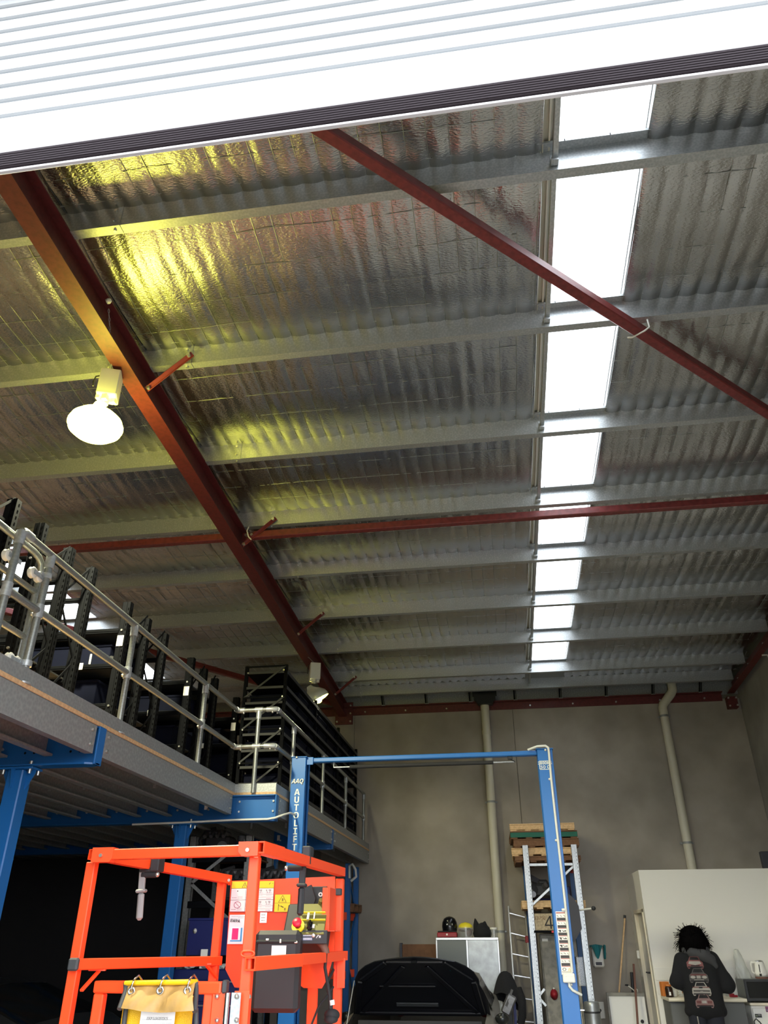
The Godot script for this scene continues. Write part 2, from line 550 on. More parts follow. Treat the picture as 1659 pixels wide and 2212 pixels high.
	one("conduit", MB.new().tube([V(4.28, 5.56, 12.4), V(4.36, 5.56, 12.4), V(4.375, 5.5, 12.4), V(4.375, 1.0, 12.4)], 0.012, 8), M.conduit, "thin white conduit running down the right wall from the rafter", "conduit")
	one("wall_box", MB.new().bx(V(4.14, 2.62, 14.3), V(4.34, 2.87, 14.4), 0.01), M.grey_panel, "small dark grey box high in the right corner above the white room", "box")

# ------------------------------------------------------------------ roof
const PURLIN_D := [2.09, 3.53, 4.97, 6.41, 7.75, 9.07, 10.45, 11.82, 13.2, 14.03]
const SKY1 := [0.69, 1.30]
const SKY2 := [-6.80, -6.0]
const ORDINAL := ["first", "second", "third", "fourth", "fifth", "sixth", "seventh", "eighth", "ninth", "tenth"]

func build_roof() -> void:
	var D0 := 1.36
	var D1 := 14.42
	# outer sheeting, left open where the skylight strips are
	var sheet := MB.new()
	var runs := [[LEFT_X - 0.2, SKY2[0]], [SKY2[1], SKY1[0]], [SKY1[1], RIGHT_X + 0.2]]
	for r in runs:
		var a := V(r[0], foil_y(1.1) + 0.09, 1.1)
		var b := V(r[1], foil_y(14.7) + 0.09, 14.7)
		var mid := (a + b) * 0.5
		sheet.box(mid, Vector3(r[1] - r[0], 0.05, 13.6), Basis(Vector3.RIGHT, -atan(SLOPE)))
	sheet.bx(V(LEFT_X - 0.2, foil_y(14) - 0.02, 13.35), V(RIGHT_X + 0.2, foil_y(14) + 0.14, 14.7))
	var ceil := struct("ceiling", sheet, M.roof_sheet)
	# foil blanket bulging through its safety mesh, bay by bay
	var nz := FastNoiseLite.new()
	nz.seed = 7; nz.frequency = 1.0; nz.fractal_octaves = 3
	var nw := FastNoiseLite.new()
	nw.seed = 21; nw.frequency = 1.0; nw.fractal_octaves = 2
	var strips := [[LEFT_X, SKY2[0]], [SKY2[1], -2.87], [-2.87, 0.60], [SKY1[1], RIGHT_X]]
	var wires := MB.new()
	for s in strips:
		var x0: float = s[0]
		var x1: float = s[1]
		var edges := [D0]
		for d in PURLIN_D: edges.append(d - 0.075)
		edges.append(D1)
		for e in edges.size() - 1:
			var da: float = edges[e]
			var db: float = edges[e + 1]
			if s[1] < -6.5 and da < 6.0: continue
			foil_bay(ceil, x0, x1, da, db, nz, nw)
		# mesh wires
		var nx := int(ceil_(x1 - x0, 0.15))
		for i in nx + 1:
			var x := minf(x0 + i * 0.15, x1)
			var pts := []
			for d in dsteps(D0, D1, 0.3): pts.append(V(x + 0.006 * nz.get_noise_2d(x * 3.0, d * 2.0), foil_y(d) - sag(d, edges) - 0.0085, d))
			wires.tube(pts, 0.0026, 3, false)
		var k := D0
		while k < D1:
			var pts := []
			var x := x0
			while x < x1 + 0.01:
				pts.append(V(minf(x, x1), foil_y(k) - sag(k, edges) - 0.0105 - 0.003 * nz.get_noise_2d(x * 2.0, k), k + 0.02 * nz.get_noise_2d(x * 0.8, k * 5.0)))
				x += 0.3
			wires.tube(pts, 0.0026, 3, false)
			k += 0.3
	stuff(obj("wire_mesh", wires, M.foil_wire, ceil))
	# edge pans beside the skylight strip
	var pan := MB.new()
	pan.bar(V(0.615, foil_y(D0) + 0.035, D0), V(0.615, foil_y(D1) + 0.035, D1), 0.13, 0.01)
	pan.bar(V(0.60, foil_y(D0) + 0.01, D0), V(0.60, foil_y(D1) + 0.01, D1), 0.02, 0.05)
	pan.bar(V(0.65, foil_y(D0) + 0.015, D0), V(0.65, foil_y(D1) + 0.015, D1), 0.012, 0.04)
	obj("edge_pan", pan, M.cream_pipe, ceil)
	# skylight strips
	for w in 2:
		var sx: Array = [SKY1, SKY2][w]
		var frame := MB.new()
		for x in [sx[0] - 0.01, sx[1] + 0.01]:
			frame.bar(V(x, foil_y(D0) + 0.05, D0), V(x, foil_y(13.35) + 0.05, 13.35), 0.012, 0.1)
		var wn := struct("window_%d" % (w + 1), frame, M.galvanised_dull)
		for i in 8:
			var da: float = D0 if i == 0 else PURLIN_D[i]
			var db: float = PURLIN_D[i + 1] if i < 7 else 13.35
			if i == 0: db = PURLIN_D[1]
			obj("pane", MB.new().bar(V((sx[0] + sx[1]) * 0.5, foil_y(da) + 0.085, da), V((sx[0] + sx[1]) * 0.5, foil_y(db) + 0.085, db), sx[1] - sx[0], 0.003), M.skylight, wn)
	# purlins
	for i in PURLIN_D.size():
		var d: float = PURLIN_D[i]
		purlin(i, d, -3.3, 4.24, 0.0, "right of the big red rafter")
		purlin(i, d, LEFT_X, -2.42, -0.004, "left of the big red rafter")
	# bridging bars beside the skylight
	for i in 9:
		var da: float = PURLIN_D[i] - 0.0
		var db: float = PURLIN_D[i + 1] - 0.075
		var br := thing("bridging_bar", "thin galvanised bar beside the skylight between the %s and %s purlins" % [ORDINAL[i], ORDINAL[i + 1]], "bar", V(0.665, 0, 0), "bridging bars beside the skylight")
		obj("channel", MB.new().bar(V(0, roof_y(da) + 0.12, da), V(0, roof_y(db) + 0.1, db - 0.01), 0.004, 0.05).bar(V(0.015, roof_y(da) + 0.095, da), V(0.015, roof_y(db) + 0.075, db - 0.01), 0.034, 0.004), M.galvanised, br)
		obj("foot", MB.new().bx(V(-0.02, roof_y(db) + 0.03, db - 0.05), V(0.03, roof_y(db) + 0.05, db - 0.004), 0.002).bx(V(-0.02, roof_y(db) + 0.03, db - 0.008), V(0.03, roof_y(db) + 0.13, db - 0.004), 0.001), M.galvanised, br)
	# main rafter
	var rf := thing("rafter", "heavy dark red I-beam rafter sloping down to the back wall", "rafter", V(-2.875, 0, 0))
	var yb := -0.27
	obj("bottom_flange", MB.new().bar(V(0, roof_y(1.4) + yb, 1.4), V(0, roof_y(14.34) + yb, 14.34), 0.15, 0.014), M.red_primer, rf)
	obj("top_flange", MB.new().bar(V(0, roof_y(1.4) - 0.008, 1.4), V(0, roof_y(14.34) - 0.008, 14.34), 0.15, 0.014), M.red_primer, rf)
	obj("web", MB.new().bar(V(0, roof_y(1.4) + yb * 0.5, 1.4), V(0, roof_y(14.34) + yb * 0.5, 14.34), 0.009, 0.26), M.red_primer, rf)
	obj("end_plate", MB.new().bx(V(-0.15, 5.2, 14.33), V(0.19, 5.62, 14.36), 0.003), M.red_primer, rf)
	var bm := MB.new().cyl(Vector3(0, 0, 0), Vector3(0, 0, 0.03), 0.018, 6).mesh()
	pieces("bolt", bm, M.bolt, rf, [V(0.15, 5.55, 14.33), V(0.15, 5.4, 14.33), V(0.15, 5.25, 14.33), V(-0.11, 5.25, 14.33), V(-0.11, 5.55, 14.33)])
	for i in range(1, 10):
		var d: float = PURLIN_D[i] - 0.075
		obj("cleat", MB.new().bx(V(-0.05, roof_y(d) - 0.0, d + 0.006), V(0.05, roof_y(d) + 0.17, d + 0.014)), M.red_primer, rf)
	# fly braces from rafter bottom flange up to every second purlin
	for k in [[3, "third"], [5, "fifth"], [7, "seventh"], [9, "ninth"]]:
		var d: float = PURLIN_D[k[0] - 0] - 0.08 if k[0] < 9 else 14.03 - 0.08
		if k[0] == 3: d = 4.97 - 0.08
		elif k[0] == 5: d = 7.75 - 0.08
		elif k[0] == 7: d = 10.45 - 0.08
		else: d = 13.2 - 0.08
		var fb := thing("fly_brace", "short red angle brace from the rafter to the %s purlin" % k[1], "brace", V(-2.8, 0, 0), "fly braces on the rafter")
		var a := V(0.0, roof_y(d) + yb + 0.02, d + 0.03)
		var b := V(0.40, roof_y(d) + 0.06, d - 0.02)
		obj("angle", MB.new().bar(a, b, 0.045, 0.005, Vector3(0, 0.3, 1)).bar(a + Vector3(0, 0, 0.02), b + Vector3(0, 0, 0.02), 0.005, 0.045, Vector3(0, 0.3, 1)), M.red_brace, fb)
		pieces("bolt", bm, M.bolt, fb, [b - Vector3(0.03, 0.02, -0.012), a + Vector3(0.02, 0.01, 0.012)])
	# strut and diagonal bracing tubes
	var st := thing("strut", "straight dark red square tube strut crossing under the skylight", "strut", V(-2.8, roof_y(7.72) - 0.11, 7.72))
	obj("tube", MB.new().box(Vector3(3.54, 0, 0), Vector3(6.84, 0.085, 0.085), Basis(), 0.008), M.red_brace, st)
	obj("end_plate", MB.new().box(Vector3(0.06, -0.01, 0), Vector3(0.16, 0.1, 0.012)), M.red_brace, st)
	pieces("bolt", bm, M.bolt, st, [Vector3(0.03, 0, 0.01), Vector3(0.1, 0, 0.01)])
	var s2 := thing("strut", "straight red square tube strut left of the rafter above the racks", "strut", V(-2.95, roof_y(7.72) - 0.11, 7.72))
	obj("tube", MB.new().box(Vector3(-3.48, 0, 0), Vector3(6.9, 0.085, 0.085), Basis(), 0.008), M.red_brace, s2)
	var b1 := thing("diagonal_brace", "long diagonal dark red square tube brace crossing over the skylight", "brace", V(-0.89, 0, 2.82))
	obj("tube", MB.new().bar(V(-1.28, roof_y(1.6) - 0.1, -1.2), V(4.95, roof_y(7.4) - 0.12, 4.59), 0.085, 0.085, Vector3.UP, 0.008), M.red_brace, b1)
	var b2 := thing("diagonal_brace", "diagonal red brown brace left of the rafter near the back wall", "brace", V(-2.87, 0, 14.3))
	obj("tube", MB.new().bar(V(-0.1, roof_y(14.2) - 0.1, -0.2), V(-5.2, roof_y(7.8) - 0.1, -6.5), 0.085, 0.085, Vector3.UP, 0.008), M.red_brace, b2)
	one("cable_loop", MB.new().tube([V(1.3, 5.92, 4.95), V(1.33, 5.90, 4.93), V(1.42, 5.905, 4.87), V(1.46, 5.93, 4.86), V(1.46, 6.02, 4.87)], 0.007, 6), M.conduit, "thin white cable looped under the long diagonal brace", "cable")
	one("cable_loop", MB.new().tube([V(-2.72, 5.9, 7.62), V(-2.73, 5.84, 7.6), V(-2.71, 5.77, 7.62), V(-2.68, 5.74, 7.64)], 0.008, 6), M.conduit, "short white cable hanging on the rafter where the strut meets it", "cable")
	one("cable_clip", MB.new().lathe([Vector2(0.0, 0.0), Vector2(0.02, 0.0), Vector2(0.024, 0.02), Vector2(0.012, 0.04), Vector2(0.0, 0.04)], 10, Transform3D(Basis(Vector3.BACK, -1.2), V(-2.79, 6.03, 4.05))), M.conduit, "small white clip on the rafter edge above the bright lamp", "clip")

func ceil_(a: float, b: float) -> float:
	return ceilf(a / b)

func dsteps(a: float, b: float, s: float) -> Array:
	var o := []
	var d := a
	while d < b:
		o.append(d)
		d += s
	o.append(b)
	return o

# how far the mesh hangs between purlins
func sag(d: float, edges: Array) -> float:
	for e in edges.size() - 1:
		if d <= edges[e + 1]:
			var t: float = (d - edges[e]) / (edges[e + 1] - edges[e])
			return 0.05 * 4.0 * t * (1.0 - t) * minf(1.0, (edges[e + 1] - edges[e]))
	return 0.0

func foil_bay(ceil: Node, x0: float, x1: float, da: float, db: float, nz: FastNoiseLite, nw: FastNoiseLite) -> void:
	var mb := MB.new()
	var nx := maxi(2, int((x1 - x0) / 0.022))
	var nd := maxi(2, int((db - da) / 0.035))
	var L := db - da
	for j in nd + 1:
		var t := float(j) / nd
		var d := lerpf(da, db, t)
		var base := foil_y(d) - 0.05 * 4.0 * t * (1.0 - t) * minf(1.0, L)
		var cd := absf(sin(PI * (d - 1.36) / 0.3))
		# cushions swell near the purlins where the blanket is pinched
		var pinch := exp(-pow((1.0 - t) * L / 0.16, 2.0)) + 0.5 * exp(-pow(t * L / 0.12, 2.0))
		for i in nx + 1:
			var x := lerpf(x0, x1, float(i) / nx)
			var cx := absf(sin(PI * (x - x0) / 0.15))
			var cushion := pow(cx * (0.6 + 0.4 * cd), 0.5)
			var amp := (0.008 if x < 0.7 else 0.014) + 0.004 * nw.get_noise_2d(x * 0.7 + 40.0, d * 0.7) + 0.018 * pinch
			var crease := 0.006 * nz.get_noise_2d(x * 9.0, d * 0.8) + 0.003 * nw.get_noise_2d(x * 26.0, d * 2.2)
			crease += 0.010 * nw.get_noise_2d(x * 1.3, d * 0.9 + 10.0)
			var y := base - amp * cushion - crease * (1.0 - 0.8 * minf(1.0, pinch)) - 0.004 * (1.0 - minf(1.0, pinch)) - 0.003 * pinch
			mb.v.append(V(x, y, d))
			mb.u.append(Vector2(x * 0.8, d * 2.2))
	var w := nx + 1
	mb.n.resize(mb.v.size())
	for j in nd + 1:
		for i in w:
			var du: Vector3 = mb.v[j * w + mini(i + 1, nx)] - mb.v[j * w + maxi(i - 1, 0)]
			var dv: Vector3 = mb.v[mini(j + 1, nd) * w + i] - mb.v[maxi(j - 1, 0) * w + i]
			mb.n[j * w + i] = dv.cross(du).normalized()
	for j in nd:
		for i in nx:
			var a := j * w + i
			mb.ix.append_array([a, a + 1, a + w + 1, a, a + w + 1, a + w])
	obj("foil_blanket", mb, M.foil, ceil)

func y_off(p: Node3D, dz: float) -> void:
	if dz != 0.0: p.position.y -= 0.0045

func purlin(i: int, d: float, x0: float, x1: float, dz: float, where: String) -> void:
	var w := d - 0.075 + dz
	var y := roof_y(d)
	var xc := 0.0
	var p := thing("purlin", "galvanised Z purlin, %s from the roller door, %s" % [ORDINAL[i], where], "purlin", V(xc, y, w), "roof purlins")
	var mb := MB.new()
	y_off(p, dz)
	mb.bx(V(x0, 0, 0), V(x1, 0.2, 0.003))
	mb.bx(V(x0, -0.003, 0), V(x1, 0, 0.075))
	mb.bx(V(x0, 0.0, 0.072), V(x1, 0.018, 0.075))
	mb.bx(V(x0, 0.2, -0.075), V(x1, 0.203, 0.003))
	mb.bx(V(x0, 0.182, -0.075), V(x1, 0.2, -0.072))
	obj("section", mb, M.galvanised, p)
	if x0 < -5.0:      # the lapped end shows its bolts beside the rafter
		var bm := MB.new().cyl(Vector3(0, 0, 0), Vector3(0, 0, 0.014), 0.012, 6).mesh()
		pieces("bolt", bm, M.bolt, p, [V(-2.47, 0.15, 0), V(-2.47, 0.05, 0), V(-3.2, 0.05, 0), V(-3.2, 0.15, 0)])
		obj("flange_bolt", MB.new().cyl(V(-2.47, -0.015, 0.04), V(-2.47, 0, 0.04), 0.012, 6), M.bolt, p)
	else:
		var slots := MB.new()
		for k in int((x1 - x0) / 0.3):
			slots.box(V(x0 + 0.15 + k * 0.3, 0.192, -0.0755), Vector3(0.006, 0.02, 0.002))
		stuff(obj("clip_row", slots, M.black_steel, p))

# ------------------------------------------------------------------ roller door
func build_door() -> void:
	var dr := thing("roller_door", "white ribbed roller door curtain hanging half raised across the top", "door", V(0.65, 3.87, 1.45))
	var x0 := -2.95
	var x1 := 2.95
	var prof := []     # (out towards the street, up)
	prof.append(Vector2(0.007, 0.09)); prof.append(Vector2(0.007, 0.3))
	var y := 0.32
	for i in 14:
		prof.append(Vector2(0.002, y - 0.014))
		prof.append(Vector2(-0.007, y - 0.01))
		prof.append(Vector2(-0.007, y))
		prof.append(Vector2(0.0, y + 0.001))
		prof.append(Vector2(0.007, y + 0.005))
		y += 0.0955
	var mb := MB.new()
	for i in prof.size() - 1:
		var a: Vector2 = prof[i]
		var b: Vector2 = prof[i + 1]
		mb.quad(Vector3(x0, a.y, a.x), Vector3(x1, a.y, a.x), Vector3(x1, b.y, b.x), Vector3(x0, b.y, b.x))
		mb.quad(Vector3(x1, a.y, a.x - 0.003), Vector3(x0, a.y, a.x - 0.003), Vector3(x0, b.y, b.x - 0.003), Vector3(x1, b.y, b.x - 0.003))
	obj("curtain", mb, M.door_white, dr)
	var rail := MB.new()
	rail.bx(Vector3(x0, 0.012, -0.012), Vector3(x1, 0.09, 0.012), 0.003)
	for k in 6: rail.bx(Vector3(x0, 0.018 + k * 0.012, 0.012), Vector3(x1, 0.026 + k * 0.012, 0.0145))
	obj("bottom_rail", rail, M.door_rail, dr)
	obj("lip", MB.new().bx(Vector3(x0, 0.088, -0.01), Vector3(x1, 0.097, 0.018), 0.003), M.door_seal, dr)
	obj("seal", MB.new().bx(Vector3(x0, 0.004, -0.01), Vector3(x1, 0.013, 0.006), 0.003), M.door_seal, dr)
	obj("roll", MB.new().cyl(Vector3(x0, 1.65, -0.33), Vector3(x1, 1.65, -0.33), 0.32, 24), M.door_white, dr)
	for x in [x0 - 0.02, x1 + 0.02]:
		obj("guide", MB.new().bx(Vector3(x - 0.03, -3.87, -0.03), Vector3(x + 0.03, 1.3, 0.03), 0.004), M.galvanised_dull, dr)

# ------------------------------------------------------------------ high-bay lamps
func build_lamps() -> void:
	high_bay(V(-3.02, 5.28, 4.62), Vector3.ZERO, "glowing high-bay lamp hung on a chain beside the rafter", 11.0, true, V(-2.79, 6.0, 4.1))
	high_bay(V(-2.78, 4.9, 11.3), Vector3(0.25, 0, 0.55), "far high-bay lamp with tilted glass dome near the back wall", 2.5, false, V(-2.83, 5.5, 11.2))

func high_bay(at: Vector3, tilt: Vector3, label: String, energy: float, bright: bool, hook: Vector3) -> void:
	var l := thing("high_bay_lamp", label, "lamp", at)
	var up := Vector3(0.0, 0.2, 0)
	obj("control_box", MB.new().box(Vector3(0.05, 0.38, 0), Vector3(0.16, 0.26, 0.16), Basis(Vector3.UP, 0.35), 0.008), M.lamp_box, l)
	obj("mounting_feet", MB.new().box(Vector3(0.0, 0.24, 0.04), Vector3(0.03, 0.04, 0.05)).box(Vector3(0.06, 0.235, 0.05), Vector3(0.04, 0.06, 0.04)).box(Vector3(0.1, 0.235, -0.02), Vector3(0.04, 0.04, 0.04)).cyl(Vector3(0.03, 0.2, 0), Vector3(0.04, 0.27, 0), 0.035, 12), M.lamp_box, l)
	var b := Basis.from_euler(tilt)
	# prismatic glass refractor: shallow bell
	var pr := [Vector2(0.0, -0.115), Vector2(0.09, -0.11), Vector2(0.16, -0.09), Vector2(0.205, -0.05), Vector2(0.212, -0.01), Vector2(0.2, 0.035), Vector2(0.15, 0.085), Vector2(0.1, 0.12), Vector2(0.06, 0.155), Vector2(0.045, 0.2)]
	var ring := []
	if bright:
		obj("refractor", MB.new().lathe(pr, 32, Transform3D(b, Vector3.ZERO)), M.lamp_glass, l)
		obj("rim", MB.new().lathe([Vector2(0.208, -0.02), Vector2(0.216, -0.02), Vector2(0.216, -0.006), Vector2(0.208, -0.006)], 32, Transform3D(b, Vector3.ZERO)), M.lamp_glass, l)
	else:
		var bell := [Vector2(0.19, -0.06), Vector2(0.2, -0.03), Vector2(0.185, 0.03), Vector2(0.14, 0.085), Vector2(0.09, 0.125), Vector2(0.055, 0.16), Vector2(0.04, 0.2)]
		var off := Transform3D(b, Vector3(0.08, -0.02, 0))
		obj("reflector", MB.new().lathe(bell, 32, off), M.lamp_reflector, l)
		obj("bulb", MB.new().ball(off * Vector3(0, -0.05, 0), Vector3(0.07, 0.05, 0.07)), M.lamp_glass, l)
	# chain of small links to the beam
	var top := hook - at
	var from := Vector3(0.05, 0.51, 0)
	var links := MB.new()
	var n := int(from.distance_to(top) / 0.035)
	for i in n:
		var p := from.lerp(top, float(i) / n)
		var q := from.lerp(top, (i + 1.15) / n)
		var side := Vector3(0.006, 0, 0) if i % 2 else Vector3(0, 0, 0.006)
		links.tube([p, p.lerp(q, 0.3) + side, p.lerp(q, 0.7) + side, q, p.lerp(q, 0.7) - side, p.lerp(q, 0.3) - side, p], 0.0022, 4, false)
	obj("chain", links, M.galvanised, l)
	obj("flex", MB.new().tube([Vector3(-0.04, 0.48, 0.03), Vector3(-0.055, 0.45, 0.06), Vector3(-0.05, 0.38, 0.085), Vector3(-0.045, 0.33, 0.085)], 0.006, 6), M.black_plastic, l)
	# the glass bell throws its light down and outwards
	var lamp := SpotLight3D.new()
	lamp.name = "lamp_light"
	lamp.light_color = Color(1.0, 0.98, 0.84)
	lamp.light_energy = energy
	lamp.spot_angle = 82.0
	lamp.spot_angle_attenuation = 0.35
	lamp.spot_range = 30.0
	lamp.spot_attenuation = 2.0
	lamp.light_size = 0.15
	lamp.shadow_enabled = true
	l.add_child(lamp)
	lamp.position = Vector3(0, -0.02, 0) if bright else Vector3(0.09, -0.1, 0.0)
	lamp.rotation = Vector3(-PI / 2, 0, 0) if bright else Vector3(-PI / 2, 0, 0.3)

# ------------------------------------------------------------------ mezzanine
const EDGE_A := -2.815
const EDGE_B := -2.363
const JOG_D := 8.25
const BEAM_D := [2.1, 5.20, 8.27, 11.25, 14.3]

func build_mezzanine() -> void:
	var front := 2.15
	var mz := thing("mezzanine_floor", "raised mezzanine deck with galvanised edge channel along the left side", "mezzanine", V(EDGE_A, 3.0, 8.25))
	var o := mz.position
	var deck := MB.new()
	deck.bx(V(LEFT_X + 0.02, 2.985, front) - o, V(EDGE_A - 0.012, 3.008, JOG_D) - o)
	deck.bx(V(LEFT_X + 0.02, 2.985, JOG_D) - o, V(EDGE_B - 0.012, 3.008, WALL_D - 0.02) - o)
	obj("deck", deck, M.chipboard, mz)
	var strip := MB.new().bx(V(EDGE_A - 0.012, 2.982, front) - o, V(EDGE_A + 0.004, 3.012, JOG_D + 0.004) - o, 0.003)
	obj("edge_strip", strip, M.chipboard, mz, "pale chipboard edge")
	obj("edge_strip", MB.new().bx(V(EDGE_A, 2.982, JOG_D - 0.008) - o, V(EDGE_B, 3.012, JOG_D + 0.006) - o, 0.003), M.chipboard, mz, "pale chipboard edge")
	obj("edge_strip", MB.new().bx(V(EDGE_B - 0.012, 2.982, JOG_D) - o, V(EDGE_B + 0.004, 3.012, WALL_D - 0.02) - o, 0.003), M.chipboard, mz, "pale chipboard edge")
	obj("kick_plate", MB.new().bx(V(EDGE_A - 0.008, 3.008, front) - o, V(EDGE_A - 0.004, 3.105, JOG_D - 0.004) - o), M.galvanised_dull, mz)
	obj("kick_plate", MB.new().bx(V(EDGE_A - 0.008, 3.008, JOG_D - 0.002) - o, V(EDGE_B, 3.1, JOG_D + 0.002) - o), M.galvanised, mz)
	for k in 2:
		var d0: float = [JOG_D, 11.3][k]
		var d1: float = [11.29, WALL_D - 0.02][k]
		obj("kick_plate", MB.new().bx(V(EDGE_B - 0.006, 3.008, d0) - o, V(EDGE_B - 0.002, 3.1, d1) - o), M.galvanised_dull, mz)
	# edge channels, each spanning between two beams
	var bolt := MB.new().cyl(Vector3(0, 0, 0), Vector3(0.016, 0, 0), 0.013, 6).mesh()
	for s in [[front, 5.13, EDGE_A], [5.26, 8.19, EDGE_A], [8.34, 11.2, EDGE_B], [11.31, WALL_D - 0.02, EDGE_B]]:
		var x: float = s[2]
		obj("edge_channel", MB.new().bx(V(x - 0.003, 2.79, s[0]) - o, V(x, 2.98, s[1]) - o).bx(V(x - 0.06, 2.787, s[0]) - o, V(x, 2.79, s[1]) - o).bx(V(x - 0.06, 2.978, s[0]) - o, V(x, 2.981, s[1]) - o).bx(V(x - 0.06, 2.79, s[0]) - o, V(x - 0.057, 2.805, s[1]) - o), M.galvanised_dull, mz)
		pieces("bolt", bolt, M.bolt, mz, [V(x, 2.94, s[0] + 0.06) - o, V(x, 2.84, s[0] + 0.06) - o, V(x, 2.94, s[1] - 0.06) - o, V(x, 2.84, s[1] - 0.06) - o])
	# joists and the bridging straps between them
	for b in 4:
		var d0: float = BEAM_D[b] + 0.03
		var d1: float = BEAM_D[b + 1] - 0.03
		var jm := MB.new().bx(V(0, 2.79, d0), V(0.003, 2.982, d1)).bx(V(0, 2.787, d0), V(0.06, 2.79, d1)).bx(V(0.057, 2.79, d0), V(0.06, 2.803, d1)).bx(V(0, 2.98, d0), V(0.06, 2.983, d1)).mesh()
		var pl := []
		var x := EDGE_A - 0.385
		if b >= 2: pl.append(Vector3(-2.75, 0, 0) - o)
		while x > LEFT_X + 0.2:
			pl.append(Vector3(x, 0, 0) - o)
			x -= 0.345
		pieces("joist", jm, M.galvanised_dull, mz, pl)
		var dm := (d0 + d1) * 0.5 + 0.25
		var sm := MB.new().bx(V(0.02, 2.93, dm), V(0.3, 2.934, dm + 0.05)).bx(V(0.03, 2.93, dm - 0.003), V(0.16, 2.945, dm)).bx(V(0.16, 2.945, dm + 0.03), V(0.28, 2.96, dm + 0.033)).bx(V(0.015, 2.86, dm - 0.02), V(0.04, 2.935, dm - 0.017)).mesh()
		var pls := []
		for p in pl: pls.append(p + Vector3(0.02, 0, 0))
		pieces("strap", sm, M.galvanised, mz, pls)
	# blue beams on columns
	beam(1, 5.20, -2.80, "blue steel beam nearest the camera ending in a cantilevered plate")
	beam(2, 8.27, EDGE_B + 0.02, "long blue steel beam under the step in the mezzanine edge")
	beam(3, 11.25, EDGE_B + 0.005, "blue steel beam behind the left hoist column near the back wall")
	for c in [[-3.38, 5.20, "square blue column at the left edge of the picture holding the nearest beam"], [-3.36, 8.27, "square blue column behind the orange platform in the dark bay"], [-3.2, 11.25, "square blue column in the dark under the third mezzanine beam"], [-6.6, 5.2, "blue column farther left under the nearest beam"], [-6.6, 8.27, "blue column farther left in the dark under the long beam"]]:
		column(c[0], c[1], c[2])
	one("white_conduit", MB.new().tube([V(-3.9, 2.712, 8.2), V(-3.4, 2.718, 8.195), V(-2.8, 2.732, 8.19), V(-2.42, 2.732, 8.19), V(-2.34, 2.745, 8.2), V(-2.28, 2.79, 8.32), V(-2.26, 2.83, 8.5), V(-2.255, 2.84, 8.72)], 0.011, 8), M.conduit, "thin white conduit along the bottom of the long blue beam", "conduit")
	handrail()

func beam(_k: int, d: float, x1: float, label: String) -> void:
	var b := thing("blue_beam", label, "beam", V(x1, 2.72, d))
	var l := LEFT_X + 0.05 - x1
	obj("web", MB.new().bx(Vector3(l, 0.012, -0.005), Vector3(-0.012, 0.255, 0.005)), M.blue_steel, b)
	obj("bottom_flange", MB.new().bx(Vector3(l, 0.0, -0.06), Vector3(-0.07, 0.012, 0.06)).prism(PackedVector2Array([Vector2(-0.07, -0.06), Vector2(0.0, -0.025), Vector2(0.0, 0.025), Vector2(-0.07, 0.06)]), 0.012, Transform3D(Basis(Vector3.RIGHT, Vector3(0, 0, 1), Vector3(0, -1, 0)), Vector3(0, 0, 0))), M.blue_steel, b)
	obj("top_flange", MB.new().bx(Vector3(l, 0.25, -0.06), Vector3(-0.02, 0.262, 0.06)), M.blue_steel, b)
	obj("end_plate", MB.new().bx(Vector3(-0.014, 0.0, -0.05), Vector3(0, 0.262, 0.05), 0.003), M.blue_steel, b)
	var bm := MB.new().cyl(Vector3(0, 0, 0.005), Vector3(0, 0, 0.022), 0.011, 6).mesh()
	var pl := []
	if x1 > -2.5:
		for x in [-0.04, -0.41]: for y in [0.1, 0.2]: pl.append(Vector3(x, y, 0))
		obj("splice_plate", MB.new().bx(Vector3(-0.45, 0.02, 0.005), Vector3(-0.01, 0.25, 0.009), 0.002), M.blue_steel, b)
	var x := -0.75
	while x > -4.5:
		pl.append(Vector3(x, 0.13, 0))
		x -= 0.345
	pieces("bolt", bm, M.bolt, b, pl)
	var hm := MB.new().cyl(Vector3(0, 0, 0.004), Vector3(0, 0, 0.0062), 0.009, 8).mesh()
	pieces("bolt_hole", hm, M.black_steel, b, [Vector3(-0.15, 0.1, 0), Vector3(-0.22, 0.1, 0), Vector3(-0.5, 0.1, 0), Vector3(-0.57, 0.1, 0)])
	obj("label", MB.new().bx(Vector3(-0.8, 0.13, 0.006), Vector3(-0.76, 0.2, 0.008)), M.label_white, b, "small white label")

